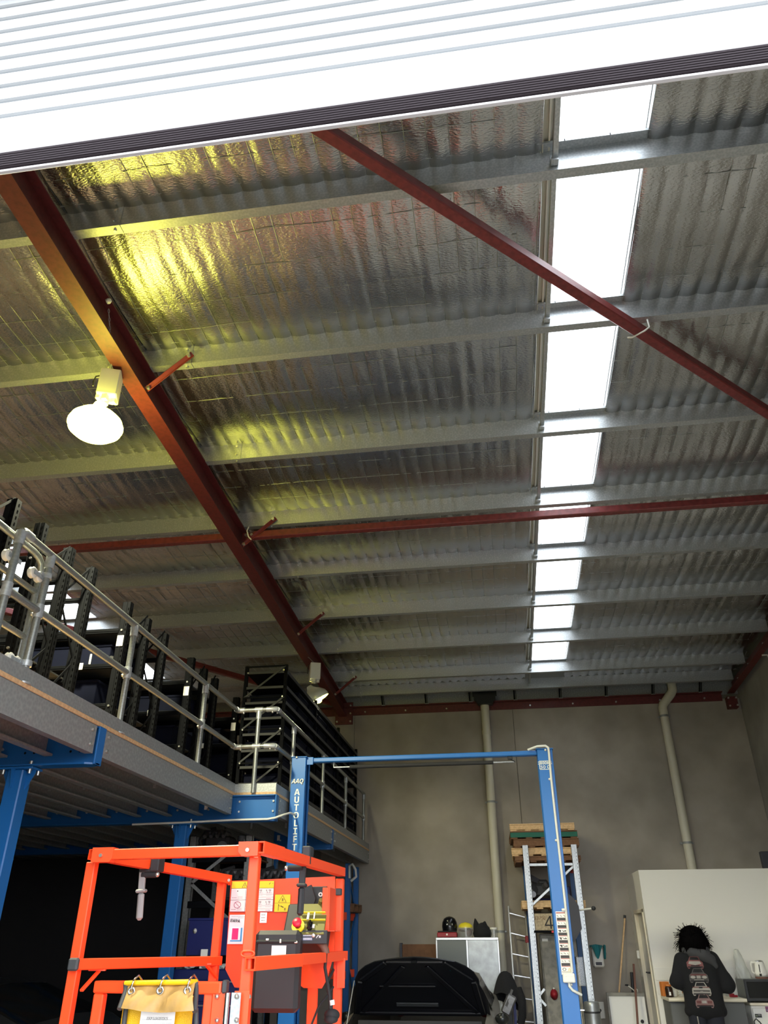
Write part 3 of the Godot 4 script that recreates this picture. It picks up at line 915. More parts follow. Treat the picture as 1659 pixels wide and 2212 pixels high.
func column(x: float, d: float, label: String) -> void:
	var c := thing("blue_column", label, "column", V(x, 0, d))
	obj("post", MB.new().box(Vector3(0, 1.355, 0), Vector3(0.12, 2.69, 0.12), Basis(), 0.008), M.blue_steel, c)
	obj("cap_plate", MB.new().box(Vector3(0, 2.708, 0), Vector3(0.26, 0.016, 0.14), Basis(), 0.003), M.blue_steel, c)
	obj("base_plate", MB.new().box(Vector3(0, 0.008, 0), Vector3(0.24, 0.016, 0.24), Basis(), 0.003), M.blue_steel, c)
	for s in [-1.0, 1.0]:
		obj("gusset", MB.new().prism(PackedVector2Array([Vector2(0.06 * s, 2.7), Vector2(0.12 * s, 2.7), Vector2(0.12 * s, 2.68), Vector2(0.068 * s, 2.57), Vector2(0.06 * s, 2.57)]), 0.008, Transform3D(Basis(), Vector3(0, 0, 0.004))), M.blue_steel, c)
	obj("gusset", MB.new().prism(PackedVector2Array([Vector2(-0.06, 2.7), Vector2(-0.1, 2.7), Vector2(-0.068, 2.57), Vector2(-0.06, 2.57)]), 0.008, Transform3D(Basis(Vector3.UP, PI / 2), Vector3(0.0, 0, 0))), M.blue_steel, c)
	var bm := MB.new().cyl(Vector3(0, 0, 0), Vector3(0, 0.03, 0), 0.012, 6).mesh()
	pieces("bolt", bm, M.bolt, c, [Vector3(-0.1, 2.67, 0.045), Vector3(0.1, 2.67, 0.045), Vector3(0.1, 2.725, 0.045), Vector3(0.115, 2.67, -0.04)])

func fitting(p: Vector3, along: Vector3, r: float) -> MB:
	return MB.new().tube([p - along * 0.045, p + along * 0.045], r, 14)

func handrail() -> void:
	var h := thing("handrail", "galvanised two-rail pipe handrail along the mezzanine edge", "handrail", V(EDGE_A, 3.0, JOG_D))
	var o := h.position
	var r := 0.024
	var xa := EDGE_A - 0.035
	var xb := EDGE_B - 0.035
	var yt := 3.885
	var ym := 3.485
	for d in [3.84, 4.2, 5.51, 7.18]:
		obj("post", MB.new().cyl(V(xa, 3.0, d) - o, V(xa, yt, d) - o, r, 14), M.galv_pipe, h)
		obj("fitting", fitting(V(xa, yt - 0.05, d) - o, Vector3.UP, r + 0.007), M.galvanised, h)
		obj("fitting", fitting(V(xa, ym, d) - o, Vector3.UP, r + 0.007), M.galvanised, h)
		obj("set_screw", MB.new().ball(V(xa - 0.034, ym - 0.02, d - 0.01) - o, Vector3(0.012, 0.012, 0.012), 8, 6), M.bolt, h)
		obj("base_flange", MB.new().cyl(V(xa, 3.008, d) - o, V(xa, 3.02, d) - o, 0.055, 16), M.galvanised, h)
	obj("corner_fitting", MB.new().tube([V(xa, yt - 0.09, 3.84) - o, V(xa, yt - 0.02, 3.845) - o, V(xa, yt, 3.87) - o, V(xa, yt, 3.95) - o], r + 0.008, 14), M.galvanised, h)
	for y in [yt, ym]:
		obj("rail", MB.new().cyl(V(xa, y, 3.84) - o, V(xa, y, JOG_D - 0.035) - o, r, 14), M.galv_pipe, h)
		obj("rail", MB.new().cyl(V(xa, y, JOG_D - 0.03) - o, V(xb, y, JOG_D - 0.03) - o, r, 14), M.galv_pipe, h)
		obj("rail", MB.new().cyl(V(xb, y, JOG_D - 0.03) - o, V(xb, y, 14.0) - o, r, 14), M.galv_pipe, h)
		obj("elbow", MB.new().tube([V(xa, y, JOG_D - 0.09) - o, V(xa, y, JOG_D - 0.04) - o, V(xa + 0.012, y, JOG_D - 0.03) - o, V(xa + 0.08, y, JOG_D - 0.03) - o], r + 0.006, 14), M.galvanised, h)
		obj("elbow", MB.new().tube([V(xb, y, JOG_D + 0.05) - o, V(xb, y, JOG_D - 0.01) - o, V(xb - 0.015, y, JOG_D - 0.03) - o, V(xb - 0.12, y, JOG_D - 0.03) - o], r + 0.006, 14), M.galvanised, h)
		pieces("set_screw", MB.new().ball(Vector3.ZERO, Vector3(0.011, 0.011, 0.011), 8, 6).mesh(), M.bolt, h, [V(xb - 0.05, y - 0.034, JOG_D - 0.04) - o, V(xb - 0.005, y - 0.034, JOG_D - 0.0) - o, V(xa + 0.07, y - 0.034, JOG_D - 0.04) - o])
	obj("post", MB.new().cyl(V(-2.605, 3.0, JOG_D - 0.03) - o, V(-2.605, yt, JOG_D - 0.03) - o, r, 14), M.galv_pipe, h)
	obj("fitting", fitting(V(-2.605, yt - 0.06, JOG_D - 0.03) - o, Vector3.UP, r + 0.006), M.galvanised, h)
	obj("fitting", fitting(V(-2.605, yt, JOG_D - 0.03) - o, Vector3.RIGHT, r + 0.006), M.galvanised, h)
	obj("fitting", fitting(V(-2.605, ym, JOG_D - 0.03) - o, Vector3.RIGHT, r + 0.006), M.galvanised, h)
	for d in [9.0, 10.65, 12.32, 13.99]:
		obj("post", MB.new().cyl(V(xb, 3.0, d) - o, V(xb, yt, d) - o, r, 14), M.galv_pipe, h)
		obj("fitting", fitting(V(xb, yt - 0.05, d) - o, Vector3.UP, r + 0.006), M.galvanised, h)
		obj("fitting", fitting(V(xb, ym, d) - o, Vector3.UP, r + 0.006), M.galvanised, h)
	# sliding gate behind the corner post
	var g := thing("handrail_gate", "sliding pipe gate with cream rollers at the corner of the mezzanine handrail", "gate", V(-2.93, 3.0, 4.2))
	o = g.position
	var gx := -2.93
	obj("frame", MB.new().tube([V(gx, 3.88, 2.6) - o, V(gx, 3.88, 4.12) - o, V(gx, 3.87, 4.18) - o, V(gx, 3.84, 4.225) - o, V(gx, 3.79, 4.24) - o, V(gx, 3.12, 4.24) - o, V(gx, 3.08, 4.2) - o, V(gx, 3.08, 2.6) - o], 0.023, 14), M.galv_pipe, g)
	obj("rail", MB.new().cyl(V(gx, 3.64, 2.6) - o, V(gx, 3.64, 4.24) - o, 0.02, 12), M.galv_pipe, g)
	obj("rail", MB.new().cyl(V(gx, 3.33, 2.6) - o, V(gx, 3.33, 4.24) - o, 0.02, 12), M.galv_pipe, g)
	for p in [[3.71, 4.12], [3.7, 3.84], [3.13, 4.1]]:
		for k in [-0.035, 0.035]:
			obj("roller", MB.new().lathe([Vector2(0, -0.02), Vector2(0.03, -0.02), Vector2(0.038, -0.01), Vector2(0.03, 0.0), Vector2(0.038, 0.01), Vector2(0.03, 0.02), Vector2(0, 0.02)], 16, Transform3D(Basis(Vector3.BACK, PI / 2), V(gx + 0.05, p[0], p[1] + k) - o)), M.white_plastic, g, "cream plastic roller")
		obj("axle", MB.new().cyl(V(gx, p[0], p[1]) - o, V(gx + 0.075, p[0], p[1]) - o, 0.008, 8).bx(V(gx + 0.072, p[0] - 0.015, p[1] - 0.05) - o, V(gx + 0.076, p[0] + 0.015, p[1] + 0.08) - o), M.galvanised, g)
	for y in [3.73, 3.14]:
		obj("clamp", MB.new().cyl(V(-2.85, y - 0.018, 4.2) - o, V(-2.85, y + 0.018, 4.2) - o, 0.034, 14).bx(V(-2.86, y - 0.012, 4.14) - o, V(-2.85, y + 0.012, 4.2) - o), M.galvanised, g)

# ------------------------------------------------------------------ racks standing on the mezzanine
func upright(t: Node3D, x: float, d: float, y0: float, y1: float, m: Material, turn := 0.0) -> void:
	# perforated post: channel open to one side with rows of punched holes
	var mb := MB.new().bx(V(x - 0.04, y0, d - 0.03), V(x - 0.037, y1, d + 0.03)).bx(V(x + 0.037, y0, d - 0.03), V(x + 0.04, y1, d + 0.03)).bx(V(x - 0.04, y0, d - 0.03), V(x + 0.04, y1, d - 0.027)).bx(V(x - 0.008, y0, d - 0.036), V(x + 0.008, y1, d - 0.03))
	var o := obj("upright", mb, m, t)
	var holes := MB.new()
	var y := y0 + 0.05
	while y < y1 - 0.03:
		holes.box(V(x + 0.0405, y, d + 0.005), Vector3(0.002, 0.022, 0.012))
		holes.box(V(x + 0.025, y, d - 0.0305), Vector3(0.01, 0.02, 0.002))
		y += 0.05
	stuff(obj("hole_row", holes, M.hole, o))

func build_racks() -> void:
	# rows of racking that run away from the handrail, two frames back to back
	var tagm := MB.new().box(Vector3.ZERO, Vector3(0.06, 0.1, 0.003)).mesh()
	var rows := [[4.29, 4.29, 3.9, 4.4, "nearest black pallet rack by the handrail gate"], [4.66, 5.08, 5.46, 4.4, "second black pallet rack from the gate on the mezzanine"], [6.18, 6.6, 7.03, 4.38, "third black pallet rack from the gate with a tagged front post"], [7.8, 8.2, 8.58, 4.38, "fourth black pallet rack from the gate, behind the middle of the handrail"], [9.42, 9.84, 10.2, 4.38, "fifth black pallet rack from the gate, partly behind the long shelving"]]
	var levels := [3.05, 3.41, 3.77, 4.10]
	for r in rows.size():
		var row: Array = rows[r]
		var t := thing("pallet_rack", row[4], "rack", Vector3(-3.3, 3.008, 0))
		t.position.z = -row[1]
		var o := t.position
		var ds := [row[0], row[1], row[2]] if r > 0 else [3.9, 4.29]
		var xf := -3.3
		var xe := -5.9
		var holder := t
		for x in [xf, xe]:
			for d in ds:
				upright_at(holder, x - o.x, d + o.z, 0.0, row[3] - 3.008)
			for k in ds.size() - 1:
				var a: float = ds[k] + o.z
				var b: float = ds[k + 1] + o.z
				var y := 0.15
				var s := 0
				while y < row[3] - 3.2:
					var p := Vector3(x - o.x, y, -a if s % 2 == 0 else -b)
					var q := Vector3(x - o.x, y + 0.42, -b if s % 2 == 0 else -a)
					obj("brace", MB.new().bar(p, q, 0.018, 0.008, Vector3.RIGHT), M.black_steel, t)
					y += 0.42
					s += 1
				obj("tie", MB.new().bar(Vector3(x - o.x, 0.12, -a), Vector3(x - o.x, 0.12, -b), 0.018, 0.02), M.black_steel, t)
				obj("tie", MB.new().bar(Vector3(x - o.x, 1.2, -a), Vector3(x - o.x, 1.2, -b), 0.018, 0.02), M.black_steel, t)
		for y in levels:
			for d in ds:
				obj("beam", MB.new().box(Vector3((xf + xe) * 0.5 - o.x, y - 3.008, -(d + o.z) + 0.03), Vector3(absf(xe - xf) - 0.06, 0.045, 0.02), Basis(), 0.004).box(Vector3((xf + xe) * 0.5 - o.x, y - 3.008, -(d + o.z) + 0.042), Vector3(absf(xe - xf) - 0.06, 0.012, 0.006)), M.black_steel, t)
			if r > 1 or y < 3.5: obj("shelf_board", MB.new().bx(V(xe + 0.04, y + 0.022, ds[0]) - o, V(xf - 0.04, y + 0.034, ds[-1]) - o), M.charcoal_panel, t)
		if r > 1:
			obj("tag", tagm, M.label_white, t, "white paper tag").transform = Transform3D(Basis(), V(xf, 4.0, ds[0] - 0.04) - o)
			obj("tag", tagm, M.label_white, t, "white paper tag").transform = Transform3D(Basis(Vector3.BACK, PI / 2), V(xf - 0.35, 3.77, ds[0] - 0.06) - o)
			obj("tag", tagm, M.label_white, t, "white paper tag").transform = Transform3D(Basis(Vector3.BACK, PI / 2), V(xf - 0.3, 3.41, ds[0] - 0.06) - o)
		var bm := MB.new().cyl(Vector3(0, 0, 0), Vector3(0, 0, 0.012), 0.01, 6).mesh()
		var pl := []
		for y in levels:
			for d in [ds[0]]: pl.append(V(xf, y, d - 0.036) - o)
		pieces("bolt", bm, M.bolt, t, pl)
		# dark goods filling the levels
		for li in 3:
			if r == 0 or (r == 1 and li > 0): continue
			for k in 2:
				var w := 0.95 + 0.15 * ((r + k + li) % 3)
				var hgt: float = (levels[li + 1] - levels[li]) - 0.12 - 0.02 * ((r + k) % 2)
				var cx := -3.98 - k * 1.3
				var y0: float = levels[li] + 0.035
				var d0: float = ds[0] + 0.07
				var d1: float = ds[-1] - 0.07
				var bx := thing("storage_bin", "dark navy bin %s the handrail on the %s shelf of the %s black rack" % [["near", "far from"][k], ["lowest", "middle", "upper"][li], ["nearest", "second", "third", "fourth", "fifth"][r]], "bin", Vector3(cx, y0, -(d0 + d1) * 0.5), "bins on the pallet racks")
				crate(bx, w, hgt, d1 - d0, M.navy_bin)
	# hose and fittings on one shelf
	var hs := thing("black_hose", "coiled black hose with a cream fitting on the third rack shelf", "hose", Vector3(-3.62, 3.81, -6.3))
	obj("hose", MB.new().tube([Vector3(-0.25, 0.03, 0), Vector3(-0.2, 0.08, 0.02), Vector3(-0.1, 0.1, 0), Vector3(0, 0.08, -0.02), Vector3(0.1, 0.1, 0), Vector3(0.2, 0.07, 0.02), Vector3(0.24, 0.04, 0)], 0.028, 10), M.dark_rubber, hs)
	obj("fitting", MB.new().box(Vector3(0.0, 0.07, 0.03), Vector3(0.02, 0.1, 0.04), Basis(), 0.005).box(Vector3(0.22, 0.04, 0.0), Vector3(0.03, 0.07, 0.05), Basis(), 0.005), M.white_plastic, hs)
	# long black shelving unit along the edge
	var t := thing("shelving_unit", "long black shelving unit behind the handrail reaching the back wall", "shelving", Vector3(-2.86, 3.008, -9.2))
	var o := t.position
	var xl := -3.12
	var xr := -2.6
	var dd := [9.2, 10.9, 12.6, 14.28]
	for d in dd:
		for x in [xl, xr]:
			obj("upright", MB.new().bx(V(x - 0.022, 3.008, d - 0.02) - o, V(x + 0.022, 4.72, d + 0.02) - o, 0.003), M.black_steel, t)
	var nlev := 9
	for k in nlev:
		var y := 3.06 + k * 0.195
		obj("shelf", MB.new().bx(V(xl, y, dd[0]) - o, V(xr, y + 0.012, dd[3]) - o), M.black_steel, t)
		obj("shelf_edge", MB.new().bx(V(xr + 0.02, y - 0.02, dd[0]) - o, V(xr + 0.026, y + 0.022, dd[3]) - o, 0.002), M.charcoal_panel, t)
		obj("end_rail", MB.new().bx(V(xl, y - 0.012, dd[0] - 0.02) - o, V(xr, y + 0.02, dd[0] - 0.014) - o, 0.002), M.charcoal_panel, t)
	for k in 4:
		var y0 := 3.1 + k * 0.4
		obj("brace", MB.new().bar(V(xl if k % 2 == 0 else xl, y0, 9.17) - o, V(xr, y0 + 0.4, 9.17) - o, 0.008, 0.022, Vector3.UP), M.charcoal_panel, t)
		obj("brace_rail", MB.new().bar(V(xl, y0 + 0.4, 9.17) - o, V(xr, y0 + 0.4, 9.17) - o, 0.012, 0.02), M.black_steel, t)
	var bm := MB.new().cyl(Vector3(0, 0, 0), Vector3(0, 0, 0.012), 0.01, 6).mesh()
	pieces("bolt", bm, M.bolt, t, [V(xl + 0.02, 3.5, 9.17) - o, V(xl + 0.02, 3.9, 9.17) - o, V(xl + 0.03, 4.62, 9.17) - o, V(xr - 0.02, 3.5, 9.17) - o, V(xr - 0.02, 4.3, 9.17) - o, V(xr - 0.02, 4.64, 9.17) - o, V(xr - 0.02, 3.9, 9.17) - o])
	# bins on its shelves
	var first: Node3D = null
	for k in nlev - 1:
		for j in 8:
			var dpos := 9.32 + j * 0.62 + 0.29
			if (k * 7 + j * 3) % 11 == 5: continue
			var b: Node3D
			if first == null:
				first = thing("shelf_bin", "", "bin", Vector3.ZERO)
				crate(first, 0.48, 0.135, 0.56, M.navy_bin)
				b = first
			else:
				b = first.duplicate()
				b.name = numbered("shelf_bin")
				add_child(b)
			b.position = Vector3(-2.855, 3.06 + k * 0.195 + 0.0125, -dpos)
			tag(b, "dark bin, %s from the near end, on the %s shelf up of the long shelving" % [ORDINAL[j], ORDINAL[k]], "bin", "dark bins on the long shelving unit")

func upright_at(t: Node3D, x: float, d: float, y0: float, y1: float) -> void:
	upright(t, x, d, y0, y1, M.black_steel)

# open-topped tub with a rolled rim and a slotted front
func crate(parent: Node3D, w: float, h: float, dp: float, m: Material) -> void:
	var mb := MB.new()
	var k := 0.012
	mb.box(Vector3(0, k * 0.5, 0), Vector3(w - 0.02, k, dp - 0.02))
	for s in [-1.0, 1.0]:
		mb.box(Vector3(s * (w * 0.5 - k * 0.5 - 0.006), h * 0.5, 0), Vector3(k, h, dp - 0.02))
		mb.box(Vector3(0, h * 0.5, s * (dp * 0.5 - k * 0.5 - 0.006)), Vector3(w - 0.02, h, k))
	obj("tub", mb, m, parent)
	var rim := MB.new()
	for s in [-1.0, 1.0]:
		rim.box(Vector3(s * (w * 0.5 - 0.005), h - 0.012, 0), Vector3(0.018, 0.024, dp + 0.01), Basis(), 0.003)
		rim.box(Vector3(0, h - 0.012, s * (dp * 0.5 - 0.005)), Vector3(w + 0.01, 0.024, 0.018), Basis(), 0.003)
	obj("rim", rim, m, parent)

# ------------------------------------------------------------------ things in the dark under the mezzanine
func build_under_mezzanine() -> void:
	var t := thing("parts_rack", "grey pallet rack with engines in the dark bay behind the orange platform", "rack", V(-3.3, 0, 9.3))
	var o := t.position
	for x in [-3.62, -2.94]:
		for d in [9.3, 10.2]:
			obj("upright", MB.new().bx(V(x - 0.04, 0, d - 0.03) - o, V(x + 0.04, 2.7, d - 0.025) - o).bx(V(x - 0.04, 0, d - 0.03) - o, V(x - 0.035, 2.7, d + 0.03) - o).bx(V(x + 0.035, 0, d - 0.03) - o, V(x + 0.04, 2.7, d + 0.03) - o).bx(V(x - 0.01, 0, d - 0.036) - o, V(x + 0.01, 2.7, d - 0.03) - o), M.galvanised_dull, t)
	for y in [2.42, 1.95, 1.2]:
		for d in [9.27, 10.2]:
			obj("beam", MB.new().bx(V(-3.6, y, d - 0.02) - o, V(-2.95, y + 0.07, d + 0.02) - o, 0.004), M.black_steel, t)
		obj("shelf_board", MB.new().bx(V(-3.6, y + 0.055, 9.3) - o, V(-2.95, y + 0.07, 10.2) - o), M.pine_dark, t)
	for k in 3:
		var a := V(-3.58 if k % 2 == 0 else -2.98, 1.3 + k * 0.45, 9.24) - o
		var b := V(-2.98 if k % 2 == 0 else -3.58, 1.75 + k * 0.45, 9.24) - o
		obj("brace", MB.new().bar(a, b, 0.006, 0.035, Vector3.UP), M.galvanised_dull, t)
	engine(V(-3.4, 2.49, 9.6), "dark engine block on the top shelf of the grey rack, left one", 0.9)
	engine(V(-3.1, 2.02, 9.55), "dark engine block on the middle shelf of the grey rack", 1.0)
	engine(V(-2.72, 2.02, 9.9), "dark engine block just right of the grey rack's post", 1.05)
	var st := thing("engine_stand", "dark table carrying an engine behind the left hoist column", "stand", V(-2.7, 0, 9.9))
	obj("top", MB.new().box(Vector3(0, 2.0, 0), Vector3(0.34, 0.03, 0.6), Basis(), 0.004), M.black_steel, st)
	for x in [-0.14, 0.14]: for z in [-0.25, 0.25]: obj("leg", MB.new().box(Vector3(x, 0.99, z), Vector3(0.05, 1.98, 0.05), Basis(), 0.004), M.black_steel, st)
	var br := thing("breather", "small grey cylinder cap standing on the top rack beam", "cap", V(-3.03, 2.495, 9.27))
	obj("stem", MB.new().cyl(Vector3.ZERO, Vector3(0, 0.11, 0), 0.012, 8), M.bolt, br)
	obj("cap", MB.new().cyl(Vector3(0, 0.11, 0), Vector3(0, 0.2, 0), 0.05, 14), M.charcoal_panel, br)
	# blue tub with a pale round mark
	var tb := thing("blue_tub", "deep blue plastic tub under the rack with a small pale mark", "tub", V(-3.1, 1.5, 8.95))
	crate(tb, 0.5, 0.34, 0.5, M.blue_tub)
	obj("mark", MB.new().ball(Vector3(-0.17, 0.22, 0.25), Vector3(0.022, 0.026, 0.006), 10, 6), M.label_white, tb)
	var ch := thing("tool_chest", "dark blue tool chest with pale drawer lips below the rack", "tool chest", V(-3.05, 0, 8.75))
	obj("body", MB.new().box(Vector3(0, 0.73, -0.02), Vector3(0.7, 1.3, 0.42), Basis(), 0.01), M.tool_blue, ch)
	for k in 6:
		var y := 0.2 + k * 0.2
		var dw := obj("drawer", MB.new().box(Vector3(0, y, 0.2), Vector3(0.64, 0.18, 0.02), Basis(), 0.004), M.tool_blue, ch)
		obj("lip", MB.new().box(Vector3(0, y + 0.075, 0.216), Vector3(0.64, 0.014, 0.016), Basis(), 0.003), M.aluminium, dw)
	for x in [-0.3, 0.3]: for z in [-0.15, 0.12]: obj("castor", MB.new().cyl(Vector3(x - 0.015, 0.045, z), Vector3(x + 0.015, 0.045, z), 0.045, 14), M.dark_rubber, ch)
	var cl := thing("shop_rag", "crumpled pale rag on top of the tool chest", "rag", V(-3.1, 1.38, 8.7))
	var f := []
	for i in 13:
		var row := []
		for j in 17:
			var x := -0.2 + j * 0.025
			var z := -0.12 + i * 0.02
			row.append(Vector3(x, 0.035 + 0.03 * sin(x * 37.0 + z * 21.0) * cos(z * 44.0) - 0.02 * (absf(x) * 4.0), z))
		f.append(row)
	obj("cloth", MB.new().grid(f), M.label_white, cl)
	one("white_carton", MB.new().box(V(-3.13, 1.47, 8.66), Vector3(0.07, 0.17, 0.07), Basis(Vector3.UP, 0.3), 0.004), M.label_white, "small white carton standing on the tool chest", "carton")
	# rack of blue posts and orange beams at the far end
	var r2 := thing("orange_beam_rack", "pallet rack with blue posts and orange beams beyond the hoist column", "rack", V(-2.6, 0, 13.6))
	o = r2.position
	for x in [-2.56, -5.2]:
		for d in [13.5, 14.25]:
			obj("upright", MB.new().bx(V(x - 0.045, 0, d - 0.035) - o, V(x + 0.045, 2.72, d + 0.035) - o, 0.006), M.blue_steel, r2)
	for y in [1.9, 1.1]:
		for d in [13.46, 14.2]:
			obj("beam", MB.new().bx(V(-5.2, y, d - 0.03) - o, V(-2.56, y + 0.11, d + 0.03) - o, 0.006), M.orange, r2)
	for k in 4: obj("brace", MB.new().bar(V(-2.56, 0.2 + k * 0.6, 13.5 if k % 2 == 0 else 14.25) - o, V(-2.56, 0.8 + k * 0.6, 14.25 if k % 2 == 0 else 13.5) - o, 0.03, 0.02, Vector3.RIGHT), M.blue_steel, r2)
	pallet(V(-3.0, 2.015, 13.86), 1.1, 0.75, 0.12, M.pine_dark, "dark timber pallet lying on the orange beams", "")
	one("white_cable", MB.new().tube([V(-2.53, 2.5, 13.46), V(-2.53, 2.68, 13.44), V(-2.47, 2.70, 13.4), V(-2.42, 2.62, 13.4), V(-2.41, 2.52, 13.42), V(-2.5, 2.46, 13.46)], 0.02, 8), M.conduit, "loop of white cable at the top of the far blue post", "cable")
	var hb := build_car_body("dark hatchback parked sideways at the lower left under the mezzanine", "car", V(-7.5, 0, 6.75), M.car_dark, -PI / 2, false)
	hb.scale = Vector3.ONE * 1.07

func engine(at: Vector3, label: String, s: float) -> void:
	var e := thing("engine", label, "engine", at)
	obj("block", MB.new().box(Vector3(0, 0.14, 0) * s, Vector3(0.34, 0.26, 0.36) * s, Basis(), 0.03).box(Vector3(0, 0.05, 0.02) * s, Vector3(0.26, 0.1, 0.3) * s, Basis(), 0.02), M.engine_dark, e)
	obj("rocker_cover", MB.new().box(Vector3(-0.02, 0.3, 0) * s, Vector3(0.24, 0.08, 0.34) * s, Basis(), 0.025), M.engine_metal, e)
	for k in 4: obj("intake_runner", MB.new().tube([Vector3(-0.13 + k * 0.085, 0.26, 0.12) * s, Vector3(-0.13 + k * 0.085, 0.3, 0.2) * s, Vector3(-0.13 + k * 0.085, 0.24, 0.27) * s], 0.025 * s, 8), M.engine_metal, e)
	obj("pulley", MB.new().cyl(Vector3(0.1, 0.12, 0.17) * s, Vector3(0.1, 0.12, 0.22) * s, 0.07 * s, 18), M.engine_metal, e)
	obj("hose", MB.new().tube([Vector3(-0.17, 0.1, 0.15) * s, Vector3(-0.22, 0.2, 0.2) * s, Vector3(-0.15, 0.32, 0.2) * s, Vector3(-0.05, 0.36, 0.1) * s], 0.022 * s, 8), M.dark_rubber, e)

# timber pallet: deck boards, bearers and bottom boards
func pallet(at: Vector3, w: float, dp: float, h: float, m: Material, label: String, group: String, face: Material = null) -> Node3D:
	var p := thing("pallet", label, "pallet", at, group)
	var nb := 7
	for k in nb:
		obj("deck_board", MB.new().box(Vector3(0, h - 0.01, -dp * 0.5 + 0.05 + k * (dp - 0.1) / (nb - 1)), Vector3(w, 0.02, 0.09), Basis(), 0.003), m, p)
	for s in [-1, 0, 1]:
		obj("bearer", MB.new().box(Vector3(0, h * 0.5 + 0.0, s * (dp * 0.5 - 0.025)), Vector3(w, h - 0.044, 0.045), Basis(), 0.003), face if face and s == 1 else m, p)
	for k in 5:
		obj("bottom_board", MB.new().box(Vector3(-w * 0.5 + 0.06 + k * (w - 0.12) / 4.0, 0.01, 0), Vector3(0.1, 0.02, dp), Basis(), 0.003), m, p)
	return p

# ------------------------------------------------------------------ print
func im(w: int, h: int, c: Color) -> Image:
	var i := Image.create(w, h, false, Image.FORMAT_RGBA8)
	i.fill(c)
	return i
func ir(i: Image, x: int, y: int, w: int, h: int, c: Color) -> void:
	i.fill_rect(Rect2i(x, y, w, h), c)
func il(i: Image, a: Vector2, b: Vector2, t: float, c: Color) -> void:
	var n := int(a.distance_to(b) * 2.0) + 1
	for k in n + 1:
		var p := a.lerp(b, float(k) / n)
		ir(i, int(p.x - t * 0.5), int(p.y - t * 0.5), maxi(1, int(t)), maxi(1, int(t)), c)
func ie(i: Image, cx: float, cy: float, rx: float, ry: float, c: Color, hole := 0.0) -> void:
	for y in range(int(cy - ry), int(cy + ry) + 1):
		for x in range(int(cx - rx), int(cx + rx) + 1):
			var q := pow((x - cx) / rx, 2.0) + pow((y - cy) / ry, 2.0)
			if q <= 1.0 and q >= hole * hole and x >= 0 and y >= 0 and x < i.get_width() and y < i.get_height(): i.set_pixel(x, y, c)
func ipoly(i: Image, pts: Array, c: Color) -> void:
	var pp := PackedVector2Array(pts)
	for y in i.get_height():
		for x in i.get_width():
			if Geometry2D.is_point_in_polygon(Vector2(x + 0.5, y + 0.5), pp): i.set_pixel(x, y, c)
func iscrib(i: Image, x: int, y: int, w: int, t: int, c: Color) -> void:
	var k := x
	while k < x + w:
		var l := rng.randi_range(2, 6)
		ir(i, k, y, mini(l, x + w - k), t, c)
		k += l + rng.randi_range(1, 2)

# a printed sheet: centre, width, height, facing along basis z
func decal(called: String, i: Image, parent: Node, c: Vector3, w: float, h: float, bs := Basis(), cut := false) -> MeshInstance3D:
	var m := StandardMaterial3D.new()
	m.albedo_texture = ImageTexture.create_from_image(i)
	m.roughness = 0.6
	m.resource_name = called
	if cut:
		m.transparency = BaseMaterial3D.TRANSPARENCY_ALPHA_SCISSOR
		m.alpha_scissor_threshold = 0.5
	var mb := MB.new()
	var x := bs.x * w * 0.5
	var y := bs.y * h * 0.5
	mb.quad(c - x - y, c + x - y, c + x + y, c - x + y)
	return obj(called, mb, m, parent)

# ------------------------------------------------------------------ two-post hoist
func hoist_column(t: Node3D, x0: float, x1: float, d0: float, d1: float, inward: float) -> void:
	# channel open towards the other column: front and rear flanges, web outside, small lips
	var o := t.position
	var out := x0 if inward > 0 else x1
	var inn := x1 if inward > 0 else x0
	var mb := MB.new()
	mb.bx(V(x0, 0.03, d0) - o, V(x1, 3.455, d0 + 0.012) - o, 0.004)
	mb.bx(V(minf(out, out + inward * 0.012), 0.03, d0 + 0.012) - o, V(maxf(out, out + inward * 0.012), 3.455, d1) - o)
	mb.bx(V(x0, 0.03, d1 - 0.012) - o, V(x1, 3.455, d1) - o, 0.004)
	mb.bx(V(minf(inn, inn - inward * 0.01), 0.03, d0 + 0.012) - o, V(maxf(inn, inn - inward * 0.01), 3.455, d0 + 0.06) - o, 0.003)
	mb.bx(V(minf(inn, inn - inward * 0.01), 0.03, d1 - 0.06) - o, V(maxf(inn, inn - inward * 0.01), 3.455, d1 - 0.012) - o, 0.003)
	obj("column", mb, M.hoist_blue, t)
	obj("top_cap", MB.new().bx(V(x0 - 0.012, 3.455, d0 - 0.012) - o, V(x1 + 0.012, 3.465, d1 + 0.01) - o, 0.003), M.hoist_blue, t)
	obj("base_plate", MB.new().bx(V(x0 - 0.12, 0, d0 - 0.12) - o, V(x1 + 0.12, 0.03, d1 + 0.12) - o, 0.005), M.hoist_blue, t)
	var cx := (x0 + x1) * 0.5
	obj("carriage", MB.new().bx(V(cx - 0.12 + inward * 0.06, 0.15, d0 + 0.03) - o, V(cx + 0.12 + inward * 0.06, 0.8, d1 - 0.03) - o, 0.01), M.hoist_blue, t)
	for s in [-1.0, 1.0]:
		obj("arm", MB.new().bar(V(cx + inward * 0.2, 0.2, d0 + 0.12) - o, V(cx + inward * 0.75, 0.2, d0 + 0.12 + s * 0.75) - o, 0.11, 0.09, Vector3.UP, 0.008), M.hoist_blue, t)
		obj("arm_pad", MB.new().cyl(V(cx + inward * 0.72, 0.24, d0 + 0.12 + s * 0.7) - o, V(cx + inward * 0.72, 0.3, d0 + 0.12 + s * 0.7) - o, 0.06, 16), M.dark_rubber, t)

